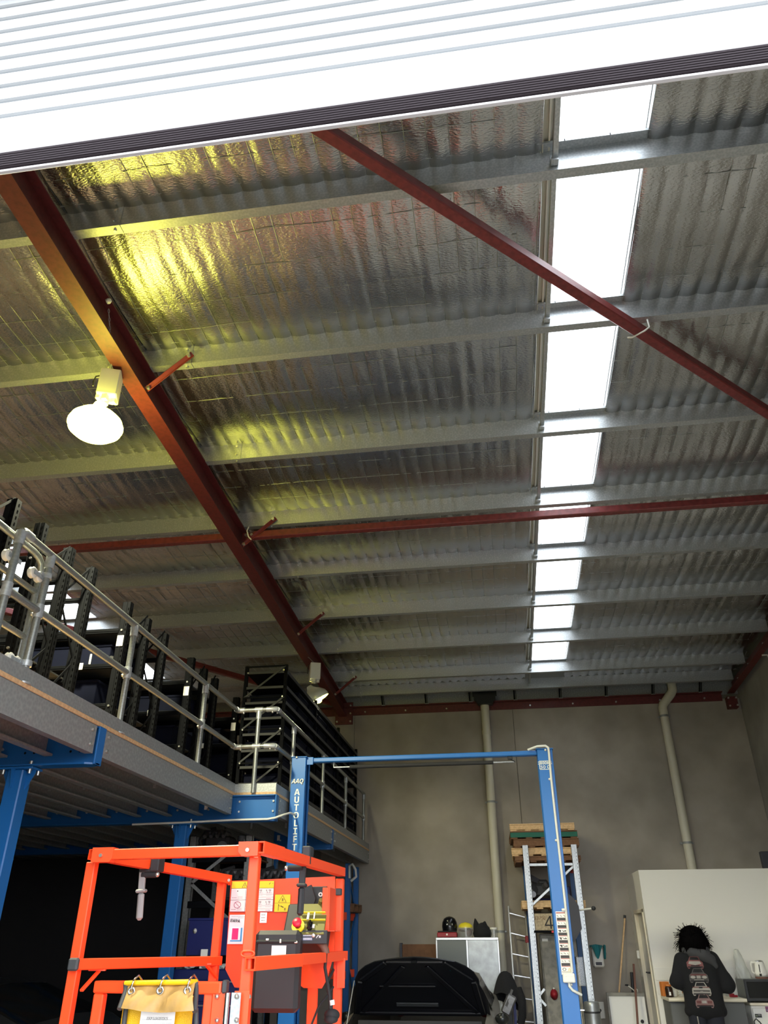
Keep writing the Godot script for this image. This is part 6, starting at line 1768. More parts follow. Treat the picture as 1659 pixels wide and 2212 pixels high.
	for i in 11:
		var row := []
		for j in 17:
			var u := j / 16.0 - 0.5
			var v := i / 10.0
			row.append(Vector3(u * (0.2 + 0.06 * v) + 0.02 * v, 0.155 - 0.2 * v * (0.55 + 0.45 * cos(u * 9.0 + 0.6)) - 0.03 * absf(u), -0.06 + 0.12 * sqrt(v) + 0.012 * sin(u * 30.0 + v * 4.0)))
		f.append(row)
	obj("cloth", MB.new().grid(f), M.teal_cloth, tc)
	obj("drape", MB.new().box(Vector3(0.12, 0.05, -0.0), Vector3(0.03, 0.2, 0.12), Basis(Vector3.BACK, -0.1), 0.012), M.teal_cloth, tc)
	# broom sticks, board and tools by the white room
	var bs := thing("broom_stick", "tall pale broom stick with a black cap leaning on the back wall", "stick", V(1.5, 0, 14.0))
	obj("handle", MB.new().cyl(V(1.35, 0.05, 13.95) - bs.position, V(1.85, 1.93, 14.36) - bs.position, 0.013, 10), M.pine, bs)
	obj("cap", MB.new().cyl(V(1.845, 1.92, 14.355) - bs.position, V(1.853, 1.96, 14.365) - bs.position, 0.02, 10), M.black_plastic, bs)
	var wb := thing("white_board", "white board with a grey timber top rail leaning near the white room", "board", V(1.62, 0, 13.8))
	obj("sheet", MB.new().bx(Vector3(-0.24, 0.0, -0.02), Vector3(0.28, 0.885, 0.0), 0.003), M.tile_white, wb)
	obj("top_rail", MB.new().bx(Vector3(-0.27, 0.885, -0.03), Vector3(0.28, 0.93, 0.02), 0.004), M.locker_grey, wb)
	obj("side_rail", MB.new().bx(Vector3(-0.27, 0.0, -0.03), Vector3(-0.24, 0.885, 0.02), 0.003), M.locker_grey, wb)
	obj("hole", MB.new().cyl(Vector3(0.2, 0.57, 0.0), Vector3(0.2, 0.57, 0.003), 0.025, 16), M.black_print, wb)
	one("timber_stick", MB.new().bar(V(1.66, 0.0, 13.45), V(1.80, 1.3, 13.72), 0.03, 0.02, Vector3.BACK, 0.003), M.brown_grip, "thin brown timber stick standing in front of the white board", "stick")
	one("black_tube", MB.new().cyl(V(1.72, 0.0, 14.0), V(1.825, 1.17, 14.28), 0.025, 12), M.black_plastic, "black tube leaning behind the white board", "tube")
	var hk := thing("hook_tool", "bent white rod with a black tip behind the white board", "tool", V(1.78, 0.9, 13.9))
	obj("rod", MB.new().tube([Vector3(-0.08, 0.11, 0), Vector3(0.0, 0.05, 0), Vector3(0.04, -0.3, -0.02)], 0.008, 8), M.white_plastic, hk)
	obj("tip", MB.new().ball(Vector3(-0.1, 0.12, 0), Vector3(0.03, 0.012, 0.012), 10, 6), M.black_plastic, hk)
	obj("second_rod", MB.new().tube([Vector3(0.02, 0.08, 0), Vector3(0.045, 0.06, 0), Vector3(0.065, -0.89, 0.0)], 0.008, 8), M.white_plastic, hk)
	# jacket over a stand with an engine part
	var js := thing("part_stand", "metal stand with a silver cylinder head under the dark jacket", "stand", V(-0.1, 0, 13.15))
	obj("post", MB.new().bx(Vector3(-0.04, 0.04, -0.04), Vector3(0.04, 1.08, 0.04), 0.005), M.charcoal_panel, js)
	obj("base", MB.new().bx(Vector3(-0.25, 0, -0.04), Vector3(0.25, 0.05, 0.04), 0.005).bx(Vector3(-0.04, 0, -0.3), Vector3(0.04, 0.05, 0.3), 0.005), M.charcoal_panel, js)
	obj("cylinder_head", MB.new().box(Vector3(0.0, 0.82, 0.12), Vector3(0.14, 0.26, 0.16), Basis(Vector3.BACK, -0.5), 0.02).cyl(Vector3(0.03, 0.86, 0.2), Vector3(0.03, 0.86, 0.24), 0.035, 14).cyl(Vector3(-0.03, 0.76, 0.2), Vector3(-0.03, 0.76, 0.24), 0.03, 14).bar(Vector3(0.06, 1.0, 0.16), Vector3(-0.04, 0.8, 0.2), 0.03, 0.03), M.engine_metal, js)
	obj("blue_strut", MB.new().bx(Vector3(0.06, 0.05, -0.02), Vector3(0.1, 0.9, 0.03), 0.004), M.blue_tub, js)
	var jk := thing("jacket", "dark hooded jacket draped over the stand behind the car", "jacket", V(-0.1, 0.74, 13.15))
	jk.scale = Vector3.ONE * 1.12
	f = []
	for i in 13:
		var row := []
		var v := i / 12.0
		for j in 25:
			var a := TAU * j / 24.0
			var r := 0.02 + 0.17 * pow(v, 0.55) + 0.018 * v * sin(a * 5.0) + 0.012 * v * sin(a * 11.0 + 2.0)
			var drop := 0.42 * pow(v, 1.25) * (1.0 + 0.25 * cos(a - 0.3) - 0.45 * maxf(0.0, cos(a - PI * 0.5)) * v)
			row.append(Vector3(r * cos(a) - 0.02 + 0.03 * v, 0.43 - drop, r * sin(a) * 0.85))
		f.append(row)
	obj("cloth", MB.new().grid(f), M.black_cloth, jk)
	obj("sleeve", MB.new().tube([Vector3(0.13, 0.24, 0.02), Vector3(0.17, 0.12, 0.06), Vector3(0.16, -0.05, 0.07), Vector3(0.13, -0.14, 0.06)], 0.055, 12, true, 0.8), M.black_cloth, jk)
	one("carton", MB.new().bx(V(0.02, 0.0, 11.9), V(0.36, 0.6, 12.25), 0.004), M.cardboard, "plain cardboard carton low down beside the ladder", "box")

# ------------------------------------------------------------------ white room and kitchenette
func build_kitchen() -> void:
	var x0 := 1.966
	var w := MB.new()
	w.bx(V(x0, 0, 13.0), V(RIGHT_X, 2.53, 13.1))
	w.bx(V(x0, 1.975, 13.1), V(x0 + 0.1, 2.53, 14.4))
	w.bx(V(x0, 0, 13.1), V(x0 + 0.1, 1.975, 13.17))
	w.bx(V(x0, 0, 14.02), V(x0 + 0.1, 1.975, 14.4))
	w.bx(V(x0 + 0.1, 2.44, 13.1), V(RIGHT_X, 2.49, 14.4))
	var wp := struct("wall_room", w, M.white_paint)
	obj("light_switch", MB.new().bx(V(x0 - 0.012, 1.12, 14.1), V(x0, 1.24, 14.18), 0.003), M.white_plastic, wp)
	var dr := struct("door_1", MB.new().bx(V(x0 - 0.015, 0, 13.15), V(x0 + 0.115, 2.02, 13.2), 0.004).bx(V(x0 - 0.015, 0, 13.99), V(x0 + 0.115, 2.02, 14.04), 0.004).bx(V(x0 - 0.015, 1.97, 13.15), V(x0 + 0.115, 2.02, 14.04), 0.004), M.worktop)
	obj("leaf", MB.new().bar(V(x0 + 0.06, 0.985, 13.985), V(x0 + 0.085, 0.985, 13.27), 0.036, 1.96), M.tile_white, dr)
	obj("lock", MB.new().bx(V(x0 + 0.03, 0.98, 13.28), V(x0 + 0.075, 1.09, 13.3), 0.003), M.engine_metal, dr)
	obj("handle", MB.new().cyl(V(x0 + 0.04, 1.2, 13.36), V(x0 - 0.03, 1.2, 13.36), 0.012, 8).cyl(V(x0 - 0.03, 1.2, 13.36), V(x0 - 0.03, 1.2, 13.48), 0.011, 8), M.black_plastic, dr)
	obj("closer", MB.new().bx(V(x0 - 0.05, 1.36, 14.06), V(x0, 1.47, 14.12), 0.006), M.white_plastic, dr)
	# splashback tiles
	var sp := thing("splashback", "pale tiled splashback above the kitchen worktop", "splashback", V(2.5, 0.95, 12.995))
	for k in 4:
		for r in 2:
			obj("tile", MB.new().bx(Vector3(-0.52 + k * 0.27, r * 0.165 + 0.002, -0.004), Vector3(-0.254 + k * 0.27, r * 0.165 + 0.162, 0.004), 0.002), M.tile_white, sp)
	# worktop and cabinets
	var wt := thing("worktop", "cream kitchen worktop with a rounded front edge before the white wall", "worktop", V(2.5, 0.905, 12.68))
	obj("top", MB.new().bx(Vector3(-0.49, 0, -0.31), Vector3(0.5, 0.038, 0.3), 0.003), M.worktop, wt)
	obj("front_edge", MB.new().cyl(Vector3(-0.49, 0.019, 0.3), Vector3(0.5, 0.019, 0.3), 0.021, 14), M.worktop, wt)
	var kc := thing("kitchen_cabinet", "dark grey kitchen base cabinet under the cream worktop", "cabinet", V(2.5, 0, 12.7))
	obj("carcass", MB.new().bx(Vector3(-0.47, 0.1, -0.28), Vector3(0.48, 0.9, 0.24), 0.003), M.cabinet_grey, kc)
	for k in 2: obj("door", MB.new().bx(Vector3(-0.465 + k * 0.475, 0.12, 0.24), Vector3(0.004 + k * 0.475, 0.885, 0.262), 0.004), M.cabinet_grey, kc)
	obj("plinth", MB.new().bx(Vector3(-0.45, 0.0, -0.25), Vector3(0.46, 0.1, 0.19)), M.black_steel, kc)
	# fridge, microwave, kettle, bag
	var fr := thing("fridge", "low cream bar fridge at the right edge under the microwave", "fridge", V(3.36, 0, 12.75))
	obj("cabinet", MB.new().bx(Vector3(-0.29, 0.02, -0.24), Vector3(0.29, 0.86, 0.22), 0.01), M.tile_white, fr)
	obj("top", MB.new().bx(Vector3(-0.3, 0.86, -0.25), Vector3(0.3, 0.89, 0.25), 0.006), M.worktop, fr)
	var fd := obj("door", MB.new().bx(Vector3(-0.285, 0.04, 0.225), Vector3(0.285, 0.83, 0.26), 0.008), M.tile_white, fr)
	var i := im(120, 60, Color8(36, 36, 38))
	ir(i, 8, 20, 40, 22, Color8(120, 130, 100)); ir(i, 54, 12, 50, 8, Color8(180, 180, 170)); iscrib(i, 54, 30, 56, 5, Color8(150, 150, 140))
	decal("fridge_label", i, fd, Vector3(3.132, 0.749, -12.485) - fr.position, 0.085, 0.04)
	i = im(40, 60, Color8(96, 40, 76))
	iscrib(i, 6, 12, 26, 6, Color8(180, 120, 160)); ir(i, 6, 30, 26, 20, Color8(130, 110, 140))
	decal("purple_label", i, fd, Vector3(3.264, 0.821, -12.485) - fr.position, 0.05, 0.06)
	var ck := thing("black_flex", "loop of thin black flex hanging in front of the bar fridge", "flex", Vector3(3.079, 0.700, -12.460))
	obj("flex", MB.new().tube([Vector3(-0.02, -0.1, 0), Vector3(-0.02, -0.01, 0), Vector3(0.01, 0.02, 0.0), Vector3(0.05, -0.02, 0), Vector3(0.07, -0.05, 0), Vector3(0.03, -0.09, 0)], 0.008, 8), M.black_plastic, ck)
	var mw := thing("microwave", "dark fronted microwave oven standing on the bar fridge", "microwave", V(3.29, 0.892, 12.74))
	obj("case", MB.new().bx(Vector3(-0.25, 0.015, -0.22), Vector3(0.27, 0.262, 0.21), 0.008), M.microwave_grey, mw)
	obj("front", MB.new().bx(Vector3(-0.25, 0.015, 0.21), Vector3(0.27, 0.262, 0.235), 0.006), M.black_plastic, mw)
	obj("door_glass", MB.new().bx(Vector3(-0.22, 0.05, 0.234), Vector3(0.14, 0.235, 0.242), 0.003), M.dark_glass, mw)
	obj("handle", MB.new().bx(Vector3(0.15, 0.05, 0.235), Vector3(0.17, 0.235, 0.265), 0.006), M.charcoal_panel, mw)
	for x in [-0.2, 0.2]: for z in [-0.15, 0.15]: obj("foot", MB.new().cyl(Vector3(x, 0, z), Vector3(x, 0.016, z), 0.02, 10), M.black_plastic, mw)
	var kt := thing("kettle", "white jug kettle with dark level window on the microwave", "kettle", V(3.34, 1.156, 12.72))
	obj("base", MB.new().cyl(Vector3.ZERO, Vector3(0, 0.02, 0), 0.085, 24), M.brown_grip, kt)
	obj("jug", MB.new().lathe([Vector2(0.0, 0.021), Vector2(0.082, 0.021), Vector2(0.08, 0.06), Vector2(0.062, 0.17), Vector2(0.055, 0.2), Vector2(0.0, 0.2)], 28, Transform3D.IDENTITY), M.white_plastic, kt)
	obj("lid", MB.new().lathe([Vector2(0.056, 0.2), Vector2(0.05, 0.212), Vector2(0.02, 0.218), Vector2(0.0, 0.218)], 24, Transform3D.IDENTITY), M.chrome, kt)
	obj("handle", MB.new().tube([Vector3(-0.05, 0.19, 0.0), Vector3(-0.1, 0.19, 0.0), Vector3(-0.112, 0.16, 0), Vector3(-0.112, 0.08, 0), Vector3(-0.085, 0.06, 0)], 0.013, 10), M.white_plastic, kt)
	obj("level_window", MB.new().bar(Vector3(-0.03, 0.07, 0.071), Vector3(-0.024, 0.165, 0.058), 0.01, 0.012, Vector3.BACK), M.black_print, kt)
	obj("switch", MB.new().box(Vector3(-0.03, 0.045, 0.076), Vector3(0.03, 0.03, 0.01), Basis(), 0.003), M.black_print, kt)
	var pb := thing("plastic_bag", "upright crumpled translucent plastic bag on the microwave beside the kettle", "bag", V(3.11, 1.156, 12.72))
	var f := []
	for r in 15:
		var v := r / 14.0
		var row := []
		for j in 25:
			var a := TAU * j / 24.0
			var rad := lerpf(0.085, 0.03, pow(v, 1.6)) * (1.0 + 0.10 * sin(a * 4.0 + v * 9.0) + 0.07 * sin(a * 9.0 - v * 14.0))
			row.append(Vector3(rad * cos(a) - 0.04 * v, v * 0.34, rad * sin(a) * 0.7))
		f.append(row)
	f.append([])
	for j in 25: f[15].append(Vector3(-0.04, 0.35, 0.0))
	obj("film", MB.new().grid(f), M.plastic_bag, pb)
	# things on the worktop
	var top := 0.944
	var cj := thing("coffee_jar", "dark coffee jar with a white highlight on the left of the worktop", "jar", V(2.07, top, 12.6))
	obj("glass", MB.new().lathe([Vector2(0, 0), Vector2(0.048, 0.0), Vector2(0.05, 0.02), Vector2(0.05, 0.1), Vector2(0.038, 0.125), Vector2(0.0, 0.125)], 20, Transform3D.IDENTITY), M.coffee, cj)
	obj("lid", MB.new().cyl(Vector3(0, 0.125, 0), Vector3(0, 0.145, 0), 0.04, 18), M.orange_label, cj)
	obj("label", MB.new().bx(Vector3(-0.012, 0.02, 0.049), Vector3(0.012, 0.06, 0.053)), M.label_white, cj)  # white patch put on as the highlight of the dark glass
	one("orange_carton", MB.new().box(V(2.05, top + 0.085, 12.78), Vector3(0.11, 0.17, 0.08), Basis(Vector3.UP, 0.2), 0.004), M.orange_label, "orange brown carton behind the coffee jar", "carton")
	var cu := thing("white_cup", "small white cup right of the coffee jar", "cup", V(2.15, top, 12.66))
	obj("cup", MB.new().lathe([Vector2(0.0, 0.003), Vector2(0.032, 0.003), Vector2(0.04, 0.08), Vector2(0.036, 0.08), Vector2(0.028, 0.008), Vector2(0.0, 0.008)], 20, Transform3D.IDENTITY), M.tile_white, cu)
	obj("handle", MB.new().tube([Vector3(0.036, 0.065, 0), Vector3(0.06, 0.06, 0), Vector3(0.058, 0.03, 0), Vector3(0.034, 0.022, 0)], 0.005, 8), M.tile_white, cu)
	var gl := thing("drinking_glass", "clear drinking glass on the worktop by the person's left elbow", "glass", V(2.24, top, 12.72))
	obj("glass", MB.new().lathe([Vector2(0.0, 0.002), Vector2(0.03, 0.002), Vector2(0.036, 0.1), Vector2(0.033, 0.1), Vector2(0.027, 0.006), Vector2(0.0, 0.006)], 20, Transform3D.IDENTITY), M.clear_plastic, gl)
	one("red_pegs", MB.new().box(V(2.9, top + 0.014, 12.62), Vector3(0.11, 0.025, 0.03), Basis(Vector3.UP, 0.25), 0.006).box(V(2.88, top + 0.034, 12.63), Vector3(0.07, 0.018, 0.025), Basis(Vector3.UP, -0.4), 0.006), M.red_plastic, "small red clip lying on the worktop near the microwave", "clip")
	var bt := thing("green_bottle", "slim clear bottle with a green label behind the person's right elbow", "bottle", V(2.87, top, 12.8))
	obj("bottle", MB.new().lathe([Vector2(0.0, 0.0), Vector2(0.035, 0.0), Vector2(0.036, 0.12), Vector2(0.03, 0.17), Vector2(0.014, 0.21), Vector2(0.013, 0.24), Vector2(0.0, 0.24)], 18, Transform3D.IDENTITY), M.clear_plastic, bt)
	obj("label", MB.new().lathe([Vector2(0.037, 0.05), Vector2(0.0375, 0.06), Vector2(0.0375, 0.1), Vector2(0.037, 0.11)], 18, Transform3D.IDENTITY), M.green_paint, bt)
	obj("cap", MB.new().cyl(Vector3(0, 0.235, 0), Vector3(0, 0.255, 0), 0.015, 12), M.label_white, bt)

# ------------------------------------------------------------------ the person
class Field:
	var cell: float
	var lo: Vector3
	var nx: int
	var ny: int
	var nz: int
	var f := PackedFloat32Array()
	func _init(a: Vector3, b: Vector3, c: float) -> void:
		cell = c; lo = a
		nx = int((b.x - a.x) / c) + 2; ny = int((b.y - a.y) / c) + 2; nz = int((b.z - a.z) / c) + 2
		f.resize(nx * ny * nz)
		f.fill(1.0)
	# tapered capsule joined with a smooth minimum
	func add(a: Vector3, b: Vector3, ra: float, rb: float, k := 0.03) -> void:
		var m := maxf(ra, rb) + k * 2.0 + cell * 2.0
		var p0 := (Vector3(minf(a.x, b.x), minf(a.y, b.y), minf(a.z, b.z)) - Vector3.ONE * m - lo) / cell
		var p1 := (Vector3(maxf(a.x, b.x), maxf(a.y, b.y), maxf(a.z, b.z)) + Vector3.ONE * m - lo) / cell
		var ab := b - a
		var l2 := maxf(ab.length_squared(), 1e-9)
		for z in range(maxi(0, int(p0.z)), mini(nz - 1, int(p1.z)) + 1):
			for y in range(maxi(0, int(p0.y)), mini(ny - 1, int(p1.y)) + 1):
				for x in range(maxi(0, int(p0.x)), mini(nx - 1, int(p1.x)) + 1):
					var p := lo + Vector3(x, y, z) * cell
					var t := clampf((p - a).dot(ab) / l2, 0.0, 1.0)
					var d := p.distance_to(a + ab * t) - lerpf(ra, rb, t)
					var i := (z * ny + y) * nx + x
					var o := f[i]
					var h := clampf(0.5 + 0.5 * (o - d) / k, 0.0, 1.0)
					f[i] = lerpf(o, d, h) - k * h * (1.0 - h)
	func at(p: Vector3) -> float:
		var q := (p - lo) / cell
		var x := clampi(int(q.x), 0, nx - 2)
		var y := clampi(int(q.y), 0, ny - 2)
		var z := clampi(int(q.z), 0, nz - 2)
		var fx := clampf(q.x - x, 0, 1)
		var fy := clampf(q.y - y, 0, 1)
		var fz := clampf(q.z - z, 0, 1)
		var i := (z * ny + y) * nx + x
		var j := i + nx * ny
		return lerpf(lerpf(lerpf(f[i], f[i + 1], fx), lerpf(f[i + nx], f[i + nx + 1], fx), fy), lerpf(lerpf(f[j], f[j + 1], fx), lerpf(f[j + nx], f[j + nx + 1], fx), fy), fz)
	func grad(p: Vector3) -> Vector3:
		var e := cell * 0.7
		return Vector3(at(p + Vector3(e, 0, 0)) - at(p - Vector3(e, 0, 0)), at(p + Vector3(0, e, 0)) - at(p - Vector3(0, e, 0)), at(p + Vector3(0, 0, e)) - at(p - Vector3(0, 0, e))).normalized()
	# surface nets
	func surface(mb) -> void:
		var ids := {}
		var st := [1, nx, nx * ny]
		for z in nz - 1:
			for y in ny - 1:
				var row := (z * ny + y) * nx
				for x in nx - 1:
					var i := row + x
					var s0 := f[i] < 0.0
					if s0 == (f[i + 1] < 0.0) and s0 == (f[i + nx] < 0.0) and s0 == (f[i + nx + 1] < 0.0):
						var j := i + nx * ny
						if s0 == (f[j] < 0.0) and s0 == (f[j + 1] < 0.0) and s0 == (f[j + nx] < 0.0) and s0 == (f[j + nx + 1] < 0.0): continue
					var sum := Vector3.ZERO
					var n := 0
					for c in 8:
						for ax in 3:
							if c & (1 << ax): continue
							var c2 := c | (1 << ax)
							var va := f[i + (c & 1) + ((c >> 1) & 1) * nx + ((c >> 2) & 1) * nx * ny]
							var vb := f[i + (c2 & 1) + ((c2 >> 1) & 1) * nx + ((c2 >> 2) & 1) * nx * ny]
							if (va < 0.0) != (vb < 0.0):
								var t := va / (va - vb)
								sum += Vector3(c & 1, (c >> 1) & 1, (c >> 2) & 1).lerp(Vector3(c2 & 1, (c2 >> 1) & 1, (c2 >> 2) & 1), t)
								n += 1
					var p := lo + (Vector3(x, y, z) + sum / n) * cell
					ids[i] = mb.vert(p, grad(p))
		for i in ids:
			for ax in 3:
				var d: int = st[ax]
				if i + d >= f.size(): continue
				var a := f[i] < 0.0
				if a == (f[i + d] < 0.0): continue
				var u: int = st[(ax + 1) % 3]
				var w: int = st[(ax + 2) % 3]
				if not (ids.has(i - u) and ids.has(i - w) and ids.has(i - u - w)): continue
				var q := [ids[i], ids[i - u], ids[i - u - w], ids[i - w]]
				if a: mb.ix.append_array([q[0], q[2], q[1], q[0], q[3], q[2]])
				else: mb.ix.append_array([q[0], q[1], q[2], q[0], q[2], q[3]])

func build_person() -> void:
	var t := thing("person", "person with dark bushy hair in a black hoodie printed with cars, facing the worktop", "person", V(2.38, 0, 12.02))
	var sl := Vector3(-0.185, 1.385, -0.01)
	var sr := Vector3(0.2, 1.395, -0.01)
	var el := Vector3(-0.285, 1.15, 0.03)
	var er := Vector3(0.325, 1.11, 0.03)
	var hl := Vector3(-0.13, 1.05, -0.27)
	var hr := Vector3(0.15, 1.05, -0.28)
	# bare body: one continuous figure
	var b := MB.new()
	var g := Field.new(Vector3(-0.45, 0.0, -0.4), Vector3(0.48, 1.8, 0.25), 0.016)
	g.add(Vector3(-0.06, 0.95, 0), Vector3(0.06, 0.95, 0), 0.115, 0.115)
	g.add(Vector3(0, 0.98, 0), Vector3(0.01, 1.2, 0), 0.12, 0.115)
	g.add(Vector3(-0.08, 1.3, 0), Vector3(0.1, 1.3, 0), 0.11, 0.11)
	g.add(sl, sr, 0.055, 0.055)
	g.add(Vector3(0.005, 1.38, -0.01), Vector3(0.0, 1.53, -0.05), 0.055, 0.052)
	g.add(Vector3(0.0, 1.62, -0.06), Vector3(0.0, 1.57, -0.1), 0.09, 0.065)
	g.add(sl, el, 0.05, 0.042); g.add(el, hl, 0.042, 0.028)
	g.add(sr, er, 0.05, 0.042); g.add(er, hr, 0.042, 0.028)
	for s in [-1.0, 1.0]:
		g.add(Vector3(0.09 * s, 0.93, 0), Vector3(0.1 * s, 0.5, 0.0), 0.085, 0.055)
		g.add(Vector3(0.1 * s, 0.5, 0.0), Vector3(0.11 * s, 0.09, 0.03), 0.055, 0.038)
		g.add(Vector3(0.11 * s, 0.05, 0.04), Vector3(0.12 * s, 0.04, -0.15), 0.04, 0.032)
	g.surface(b)
	# face and ears on a finer grid
	var h := Field.new(Vector3(-0.13, 1.48, -0.22), Vector3(0.13, 1.76, 0.06), 0.006)
	h.add(Vector3(0.0, 1.63, -0.06), Vector3(0.0, 1.58, -0.09), 0.093, 0.07, 0.02)
	h.add(Vector3(0.0, 1.595, -0.155), Vector3(0.0, 1.57, -0.178), 0.01, 0.014, 0.012)
	h.add(Vector3(-0.03, 1.53, -0.135), Vector3(0.03, 1.53, -0.135), 0.01, 0.01, 0.012)
	h.add(Vector3(0, 1.51, -0.12), Vector3(0, 1.52, -0.11), 0.026, 0.03, 0.02)
	for s in [-1.0, 1.0]:
		h.add(Vector3(0.092 * s, 1.61, -0.06), Vector3(0.098 * s, 1.57, -0.055), 0.016, 0.012, 0.008)
		h.add(Vector3(0.018 * s, 1.62, -0.142), Vector3(0.05 * s, 1.62, -0.128), 0.01, 0.01, 0.01)
	h.surface(b)
	# hands: palm, four bent fingers of unequal length, thumb from the palm's side
	for s in [-1.0, 1.0]:
		var w: Vector3 = hl if s < 0 else hr
		var k := Field.new(w + Vector3(-0.1, -0.1, -0.22), w + Vector3(0.1, 0.07, 0.05), 0.004)
		k.add(w + Vector3(-0.022, 0, -0.03), w + Vector3(-0.028, -0.01, -0.09), 0.02, 0.016, 0.012)
		k.add(w + Vector3(0.022, 0, -0.03), w + Vector3(0.028, -0.01, -0.09), 0.02, 0.016, 0.012)
		k.add(w, w + Vector3(0, 0, -0.04), 0.027, 0.024, 0.012)
		var ln := [0.062, 0.075, 0.08, 0.07]
		for q in 4:
			var x: float = (-0.034 + q * 0.0225) * -s
			var a: Vector3 = w + Vector3(x, -0.008, -0.095)
			var c: Vector3 = a + Vector3(x * 0.1, -0.012, -ln[q] * 0.5)
			var d: Vector3 = c + Vector3(0, -0.03, -ln[q] * 0.3)
			k.add(a, c, 0.0092, 0.0085, 0.004); k.add(c, d, 0.0085, 0.0072, 0.004)
		k.add(w + Vector3(0.025 * -s, -0.005, -0.035), w + Vector3(0.055 * -s, -0.02, -0.07), 0.013, 0.011, 0.006)
		k.add(w + Vector3(0.055 * -s, -0.02, -0.07), w + Vector3(0.05 * -s, -0.035, -0.1), 0.011, 0.009, 0.004)
		k.surface(b)
	obj("body", b, M.skin, t)
	for s in [-1.0, 1.0]:
		obj("eye", MB.new().ball(Vector3(0.034 * s, 1.607, -0.134), Vector3(0.012, 0.009, 0.01), 10, 8), M.label_white, t)
	# hoodie
	var hd := MB.new()
	var c := Field.new(Vector3(-0.5, 0.74, -0.36), Vector3(0.52, 1.62, 0.3), 0.013)
	c.add(Vector3(-0.085, 0.86, 0.0), Vector3(0.1, 0.86, 0.0), 0.135, 0.135, 0.04)
	c.add(Vector3(-0.09, 0.9, 0.01), Vector3(-0.085, 1.3, 0.01), 0.14, 0.15, 0.05)
	c.add(Vector3(0.1, 0.9, 0.01), Vector3(0.1, 1.3, 0.01), 0.145, 0.155, 0.05)
	c.add(Vector3(-0.13, 1.385, 0.0), Vector3(0.15, 1.395, 0.0), 0.09, 0.09, 0.05)
	c.add(Vector3(0.0, 1.4, 0.02), Vector3(0.0, 1.47, -0.02), 0.11, 0.085, 0.05)
	c.add(sl, el, 0.092, 0.085, 0.035); c.add(el, hl + Vector3(0, 0, 0.03), 0.083, 0.05, 0.03)
	c.add(sr, er, 0.095, 0.09, 0.035); c.add(er, hr + Vector3(0, 0, 0.03), 0.088, 0.05, 0.03)
	c.add(Vector3(-0.3, 1.2, 0.05), Vector3(-0.33, 1.14, 0.0), 0.05, 0.05, 0.03)
	c.add(Vector3(0.33, 1.2, 0.05), Vector3(0.38, 1.12, 0.0), 0.05, 0.05, 0.03)
	c.add(Vector3(-0.19, 0.83, 0.02), Vector3(0.2, 0.83, 0.02), 0.065, 0.065, 0.02)
	c.surface(hd)
	obj("hoodie", hd, M.hoodie, t)
	var ho := MB.new()
	var e := Field.new(Vector3(-0.26, 1.28, -0.12), Vector3(0.3, 1.58, 0.26), 0.012)
	e.add(Vector3(-0.12, 1.5, 0.03), Vector3(0.13, 1.49, 0.05), 0.05, 0.055, 0.03)
	e.add(Vector3(-0.06, 1.47, 0.11), Vector3(0.08, 1.44, 0.13), 0.06, 0.065, 0.03)
	e.add(Vector3(0.08, 1.44, 0.13), Vector3(0.17, 1.4, 0.1), 0.065, 0.055, 0.03)
	e.add(Vector3(0.12, 1.41, 0.13), Vector3(0.2, 1.33, 0.11), 0.055, 0.04, 0.03)
	e.surface(ho)
	obj("hood", ho, M.hood_grey, t, "grey hood lying on the back")
	# trousers and shoes
	var tr := MB.new()
	var p := Field.new(Vector3(-0.32, 0.03, -0.22), Vector3(0.34, 1.0, 0.24), 0.014)
	p.add(Vector3(-0.08, 0.9, 0.0), Vector3(0.09, 0.9, 0.0), 0.14, 0.14, 0.03)
	for s in [-1.0, 1.0]:
		p.add(Vector3(0.105 * s, 0.86, 0), Vector3(0.115 * s, 0.5, 0.0), 0.115, 0.09, 0.02)
		p.add(Vector3(0.115 * s, 0.5, 0.0), Vector3(0.12 * s, 0.1, 0.03), 0.09, 0.075, 0.03)
	p.surface(tr)
	obj("trousers", tr, M.trousers, t)
	obj("pocket_cord", MB.new().tube([Vector3(-0.13, 0.78, 0.13), Vector3(-0.13, 0.7, 0.135), Vector3(-0.125, 0.55, 0.12)], 0.008, 8), M.locker_grey, t, "pale cord hanging from the pocket")
	for s in [-1.0, 1.0]:
		obj("shoe", MB.new().ball(Vector3(0.12 * s, 0.055, -0.06), Vector3(0.055, 0.055, 0.15), 16, 10), M.black_cloth, t)
	# bushy hair
	var ha := MB.new()
	var r := Field.new(Vector3(-0.3, 1.38, -0.3), Vector3(0.3, 1.84, 0.2), 0.012)
	r.add(Vector3(0.01, 1.625, -0.035), Vector3(0.01, 1.6, -0.02), 0.165, 0.165, 0.04)
	var rg := RandomNumberGenerator.new()
	rg.seed = 5
	for q in 60:
		var an := rg.randf_range(0, TAU)
		var up := rg.randf_range(-0.5, 1.0)
		var dv := Vector3(cos(an) * sqrt(1.0 - up * up * 0.9), up, sin(an) * sqrt(1.0 - up * up * 0.9)).normalized()
		if dv.z < -0.55 and up < 0.3: continue
		var cc := Vector3(0.01, 1.62, -0.03) + dv * Vector3(0.15, 0.125, 0.13)
		r.add(cc, cc + dv * 0.02 + Vector3(0, -0.05 if up < 0.3 else 0.0, 0), rg.randf_range(0.026, 0.052), 0.02, 0.02)
	for s in [-1.0, 1.0]:
		r.add(Vector3(0.12 * s, 1.58, -0.02), Vector3(0.165 * s, 1.49, -0.01), 0.06, 0.03, 0.03)
		r.add(Vector3(0.08 * s, 1.58, 0.07), Vector3(0.1 * s, 1.5, 0.09), 0.06, 0.03, 0.03)
	r.surface(ha)
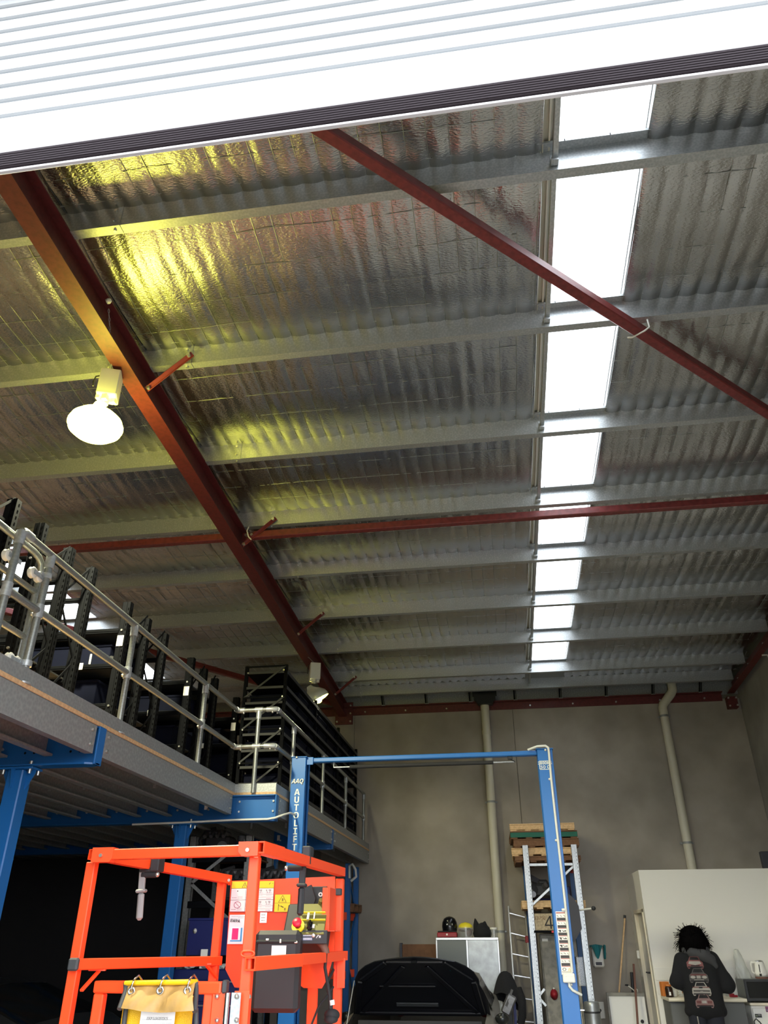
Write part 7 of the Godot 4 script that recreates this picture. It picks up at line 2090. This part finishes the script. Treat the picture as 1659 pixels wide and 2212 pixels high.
	for q in 520:
		var an := rg.randf_range(0, TAU)
		var up := rg.randf_range(-0.75, 0.95)
		var dv := Vector3(cos(an) * sqrt(1.0 - up * up), up, sin(an) * sqrt(1.0 - up * up))
		if dv.z < -0.5 and up < 0.2: continue
		var cc := Vector3(0.01, 1.615, -0.03) + dv * Vector3(0.17, 0.145, 0.15)
		var j := Vector3(rg.randf_range(-0.03, 0.03), rg.randf_range(-0.03, 0.01), rg.randf_range(-0.03, 0.03))
		var ln := rg.randf_range(0.03, 0.085)
		ha.tube([cc, cc + dv * ln * 0.5 + j * 0.4, cc + dv * ln + j + Vector3(0, -0.03 if up < 0.2 else 0.0, 0)], 0.0022, 4, false)
	obj("hair", ha, M.hair, t)
	# four printed cars down the back, laid on the cloth
	var spots := [[Vector3(2.326, 1.363, -11.880), 0.22, 0.15, 0], [Vector3(2.343, 1.220, -11.880), 0.25, 0.18, 1], [Vector3(2.349, 1.074, -11.880), 0.245, 0.165, 2], [Vector3(2.360, 0.944, -11.880), 0.235, 0.16, 3]]
	for s in spots:
		var ctr: Vector3 = s[0] - t.position
		var rows := []
		for yy in 9:
			var row := []
			for xx in 9:
				var q := Vector3(ctr.x + (xx / 8.0 - 0.5) * s[1], ctr.y + (0.5 - yy / 8.0) * s[2], 0.34)
				while q.z > -0.05 and minf(c.at(q), e.at(q) if s[3] == 0 else 1.0) > 0.003: q.z -= 0.003
				q.z += 0.003
				row.append(q)
			rows.append(row)
		var mb := MB.new().grid(rows)
		var m := StandardMaterial3D.new()
		m.albedo_texture = ImageTexture.create_from_image(car_print(s[3]))
		m.transparency = BaseMaterial3D.TRANSPARENCY_ALPHA_SCISSOR
		m.alpha_scissor_threshold = 0.5
		m.roughness = 0.8
		m.resource_name = "car_print"
		obj("print", mb, m, t, "printed car on the back")

# a printed car seen from the front or the rear, on a clear ground
func car_print(kind: int) -> Image:
	var i := im(120, 84, Color(0, 0, 0, 0))
	var pale := Color8(150, 145, 138)
	var grey := Color8(76, 72, 71)
	var red := Color8(96, 54, 52)
	var dark := Color8(24, 22, 24)
	var top := [Vector2(34, 4), Vector2(86, 4), Vector2(98, 28), Vector2(114, 40), Vector2(116, 66), Vector2(110, 80), Vector2(100, 80), Vector2(96, 74), Vector2(24, 74), Vector2(20, 80), Vector2(10, 80), Vector2(4, 66), Vector2(6, 40), Vector2(22, 28)]
	ipoly(i, top, [Color8(112, 66, 66), grey, pale, Color8(122, 96, 94)][kind])
	ipoly(i, [Vector2(38, 8), Vector2(82, 8), Vector2(91, 26), Vector2(29, 26)], dark)
	ir(i, 10, 66, 100, 8, dark)
	if kind == 0:
		ipoly(i, [Vector2(24, 34), Vector2(96, 34), Vector2(104, 50), Vector2(60, 58), Vector2(16, 50)], pale)
		ir(i, 30, 58, 60, 6, dark)
	elif kind == 1:
		ir(i, 14, 34, 92, 8, red); ie(i, 26, 50, 14, 8, pale); ie(i, 94, 50, 14, 8, pale); ir(i, 48, 42, 24, 16, pale); ir(i, 8, 58, 104, 3, dark)
		ir(i, 30, 62, 60, 4, pale)
	elif kind == 2:
		ir(i, 10, 30, 100, 5, red); ir(i, 48, 30, 22, 8, dark); ir(i, 12, 50, 98, 6, dark); ir(i, 52, 54, 18, 10, pale)
		ir(i, 10, 64, 100, 6, grey)
	else:
		ir(i, 12, 40, 28, 16, red); ir(i, 80, 40, 28, 16, red); ir(i, 46, 40, 28, 14, pale); ir(i, 10, 62, 100, 4, red)
	return i
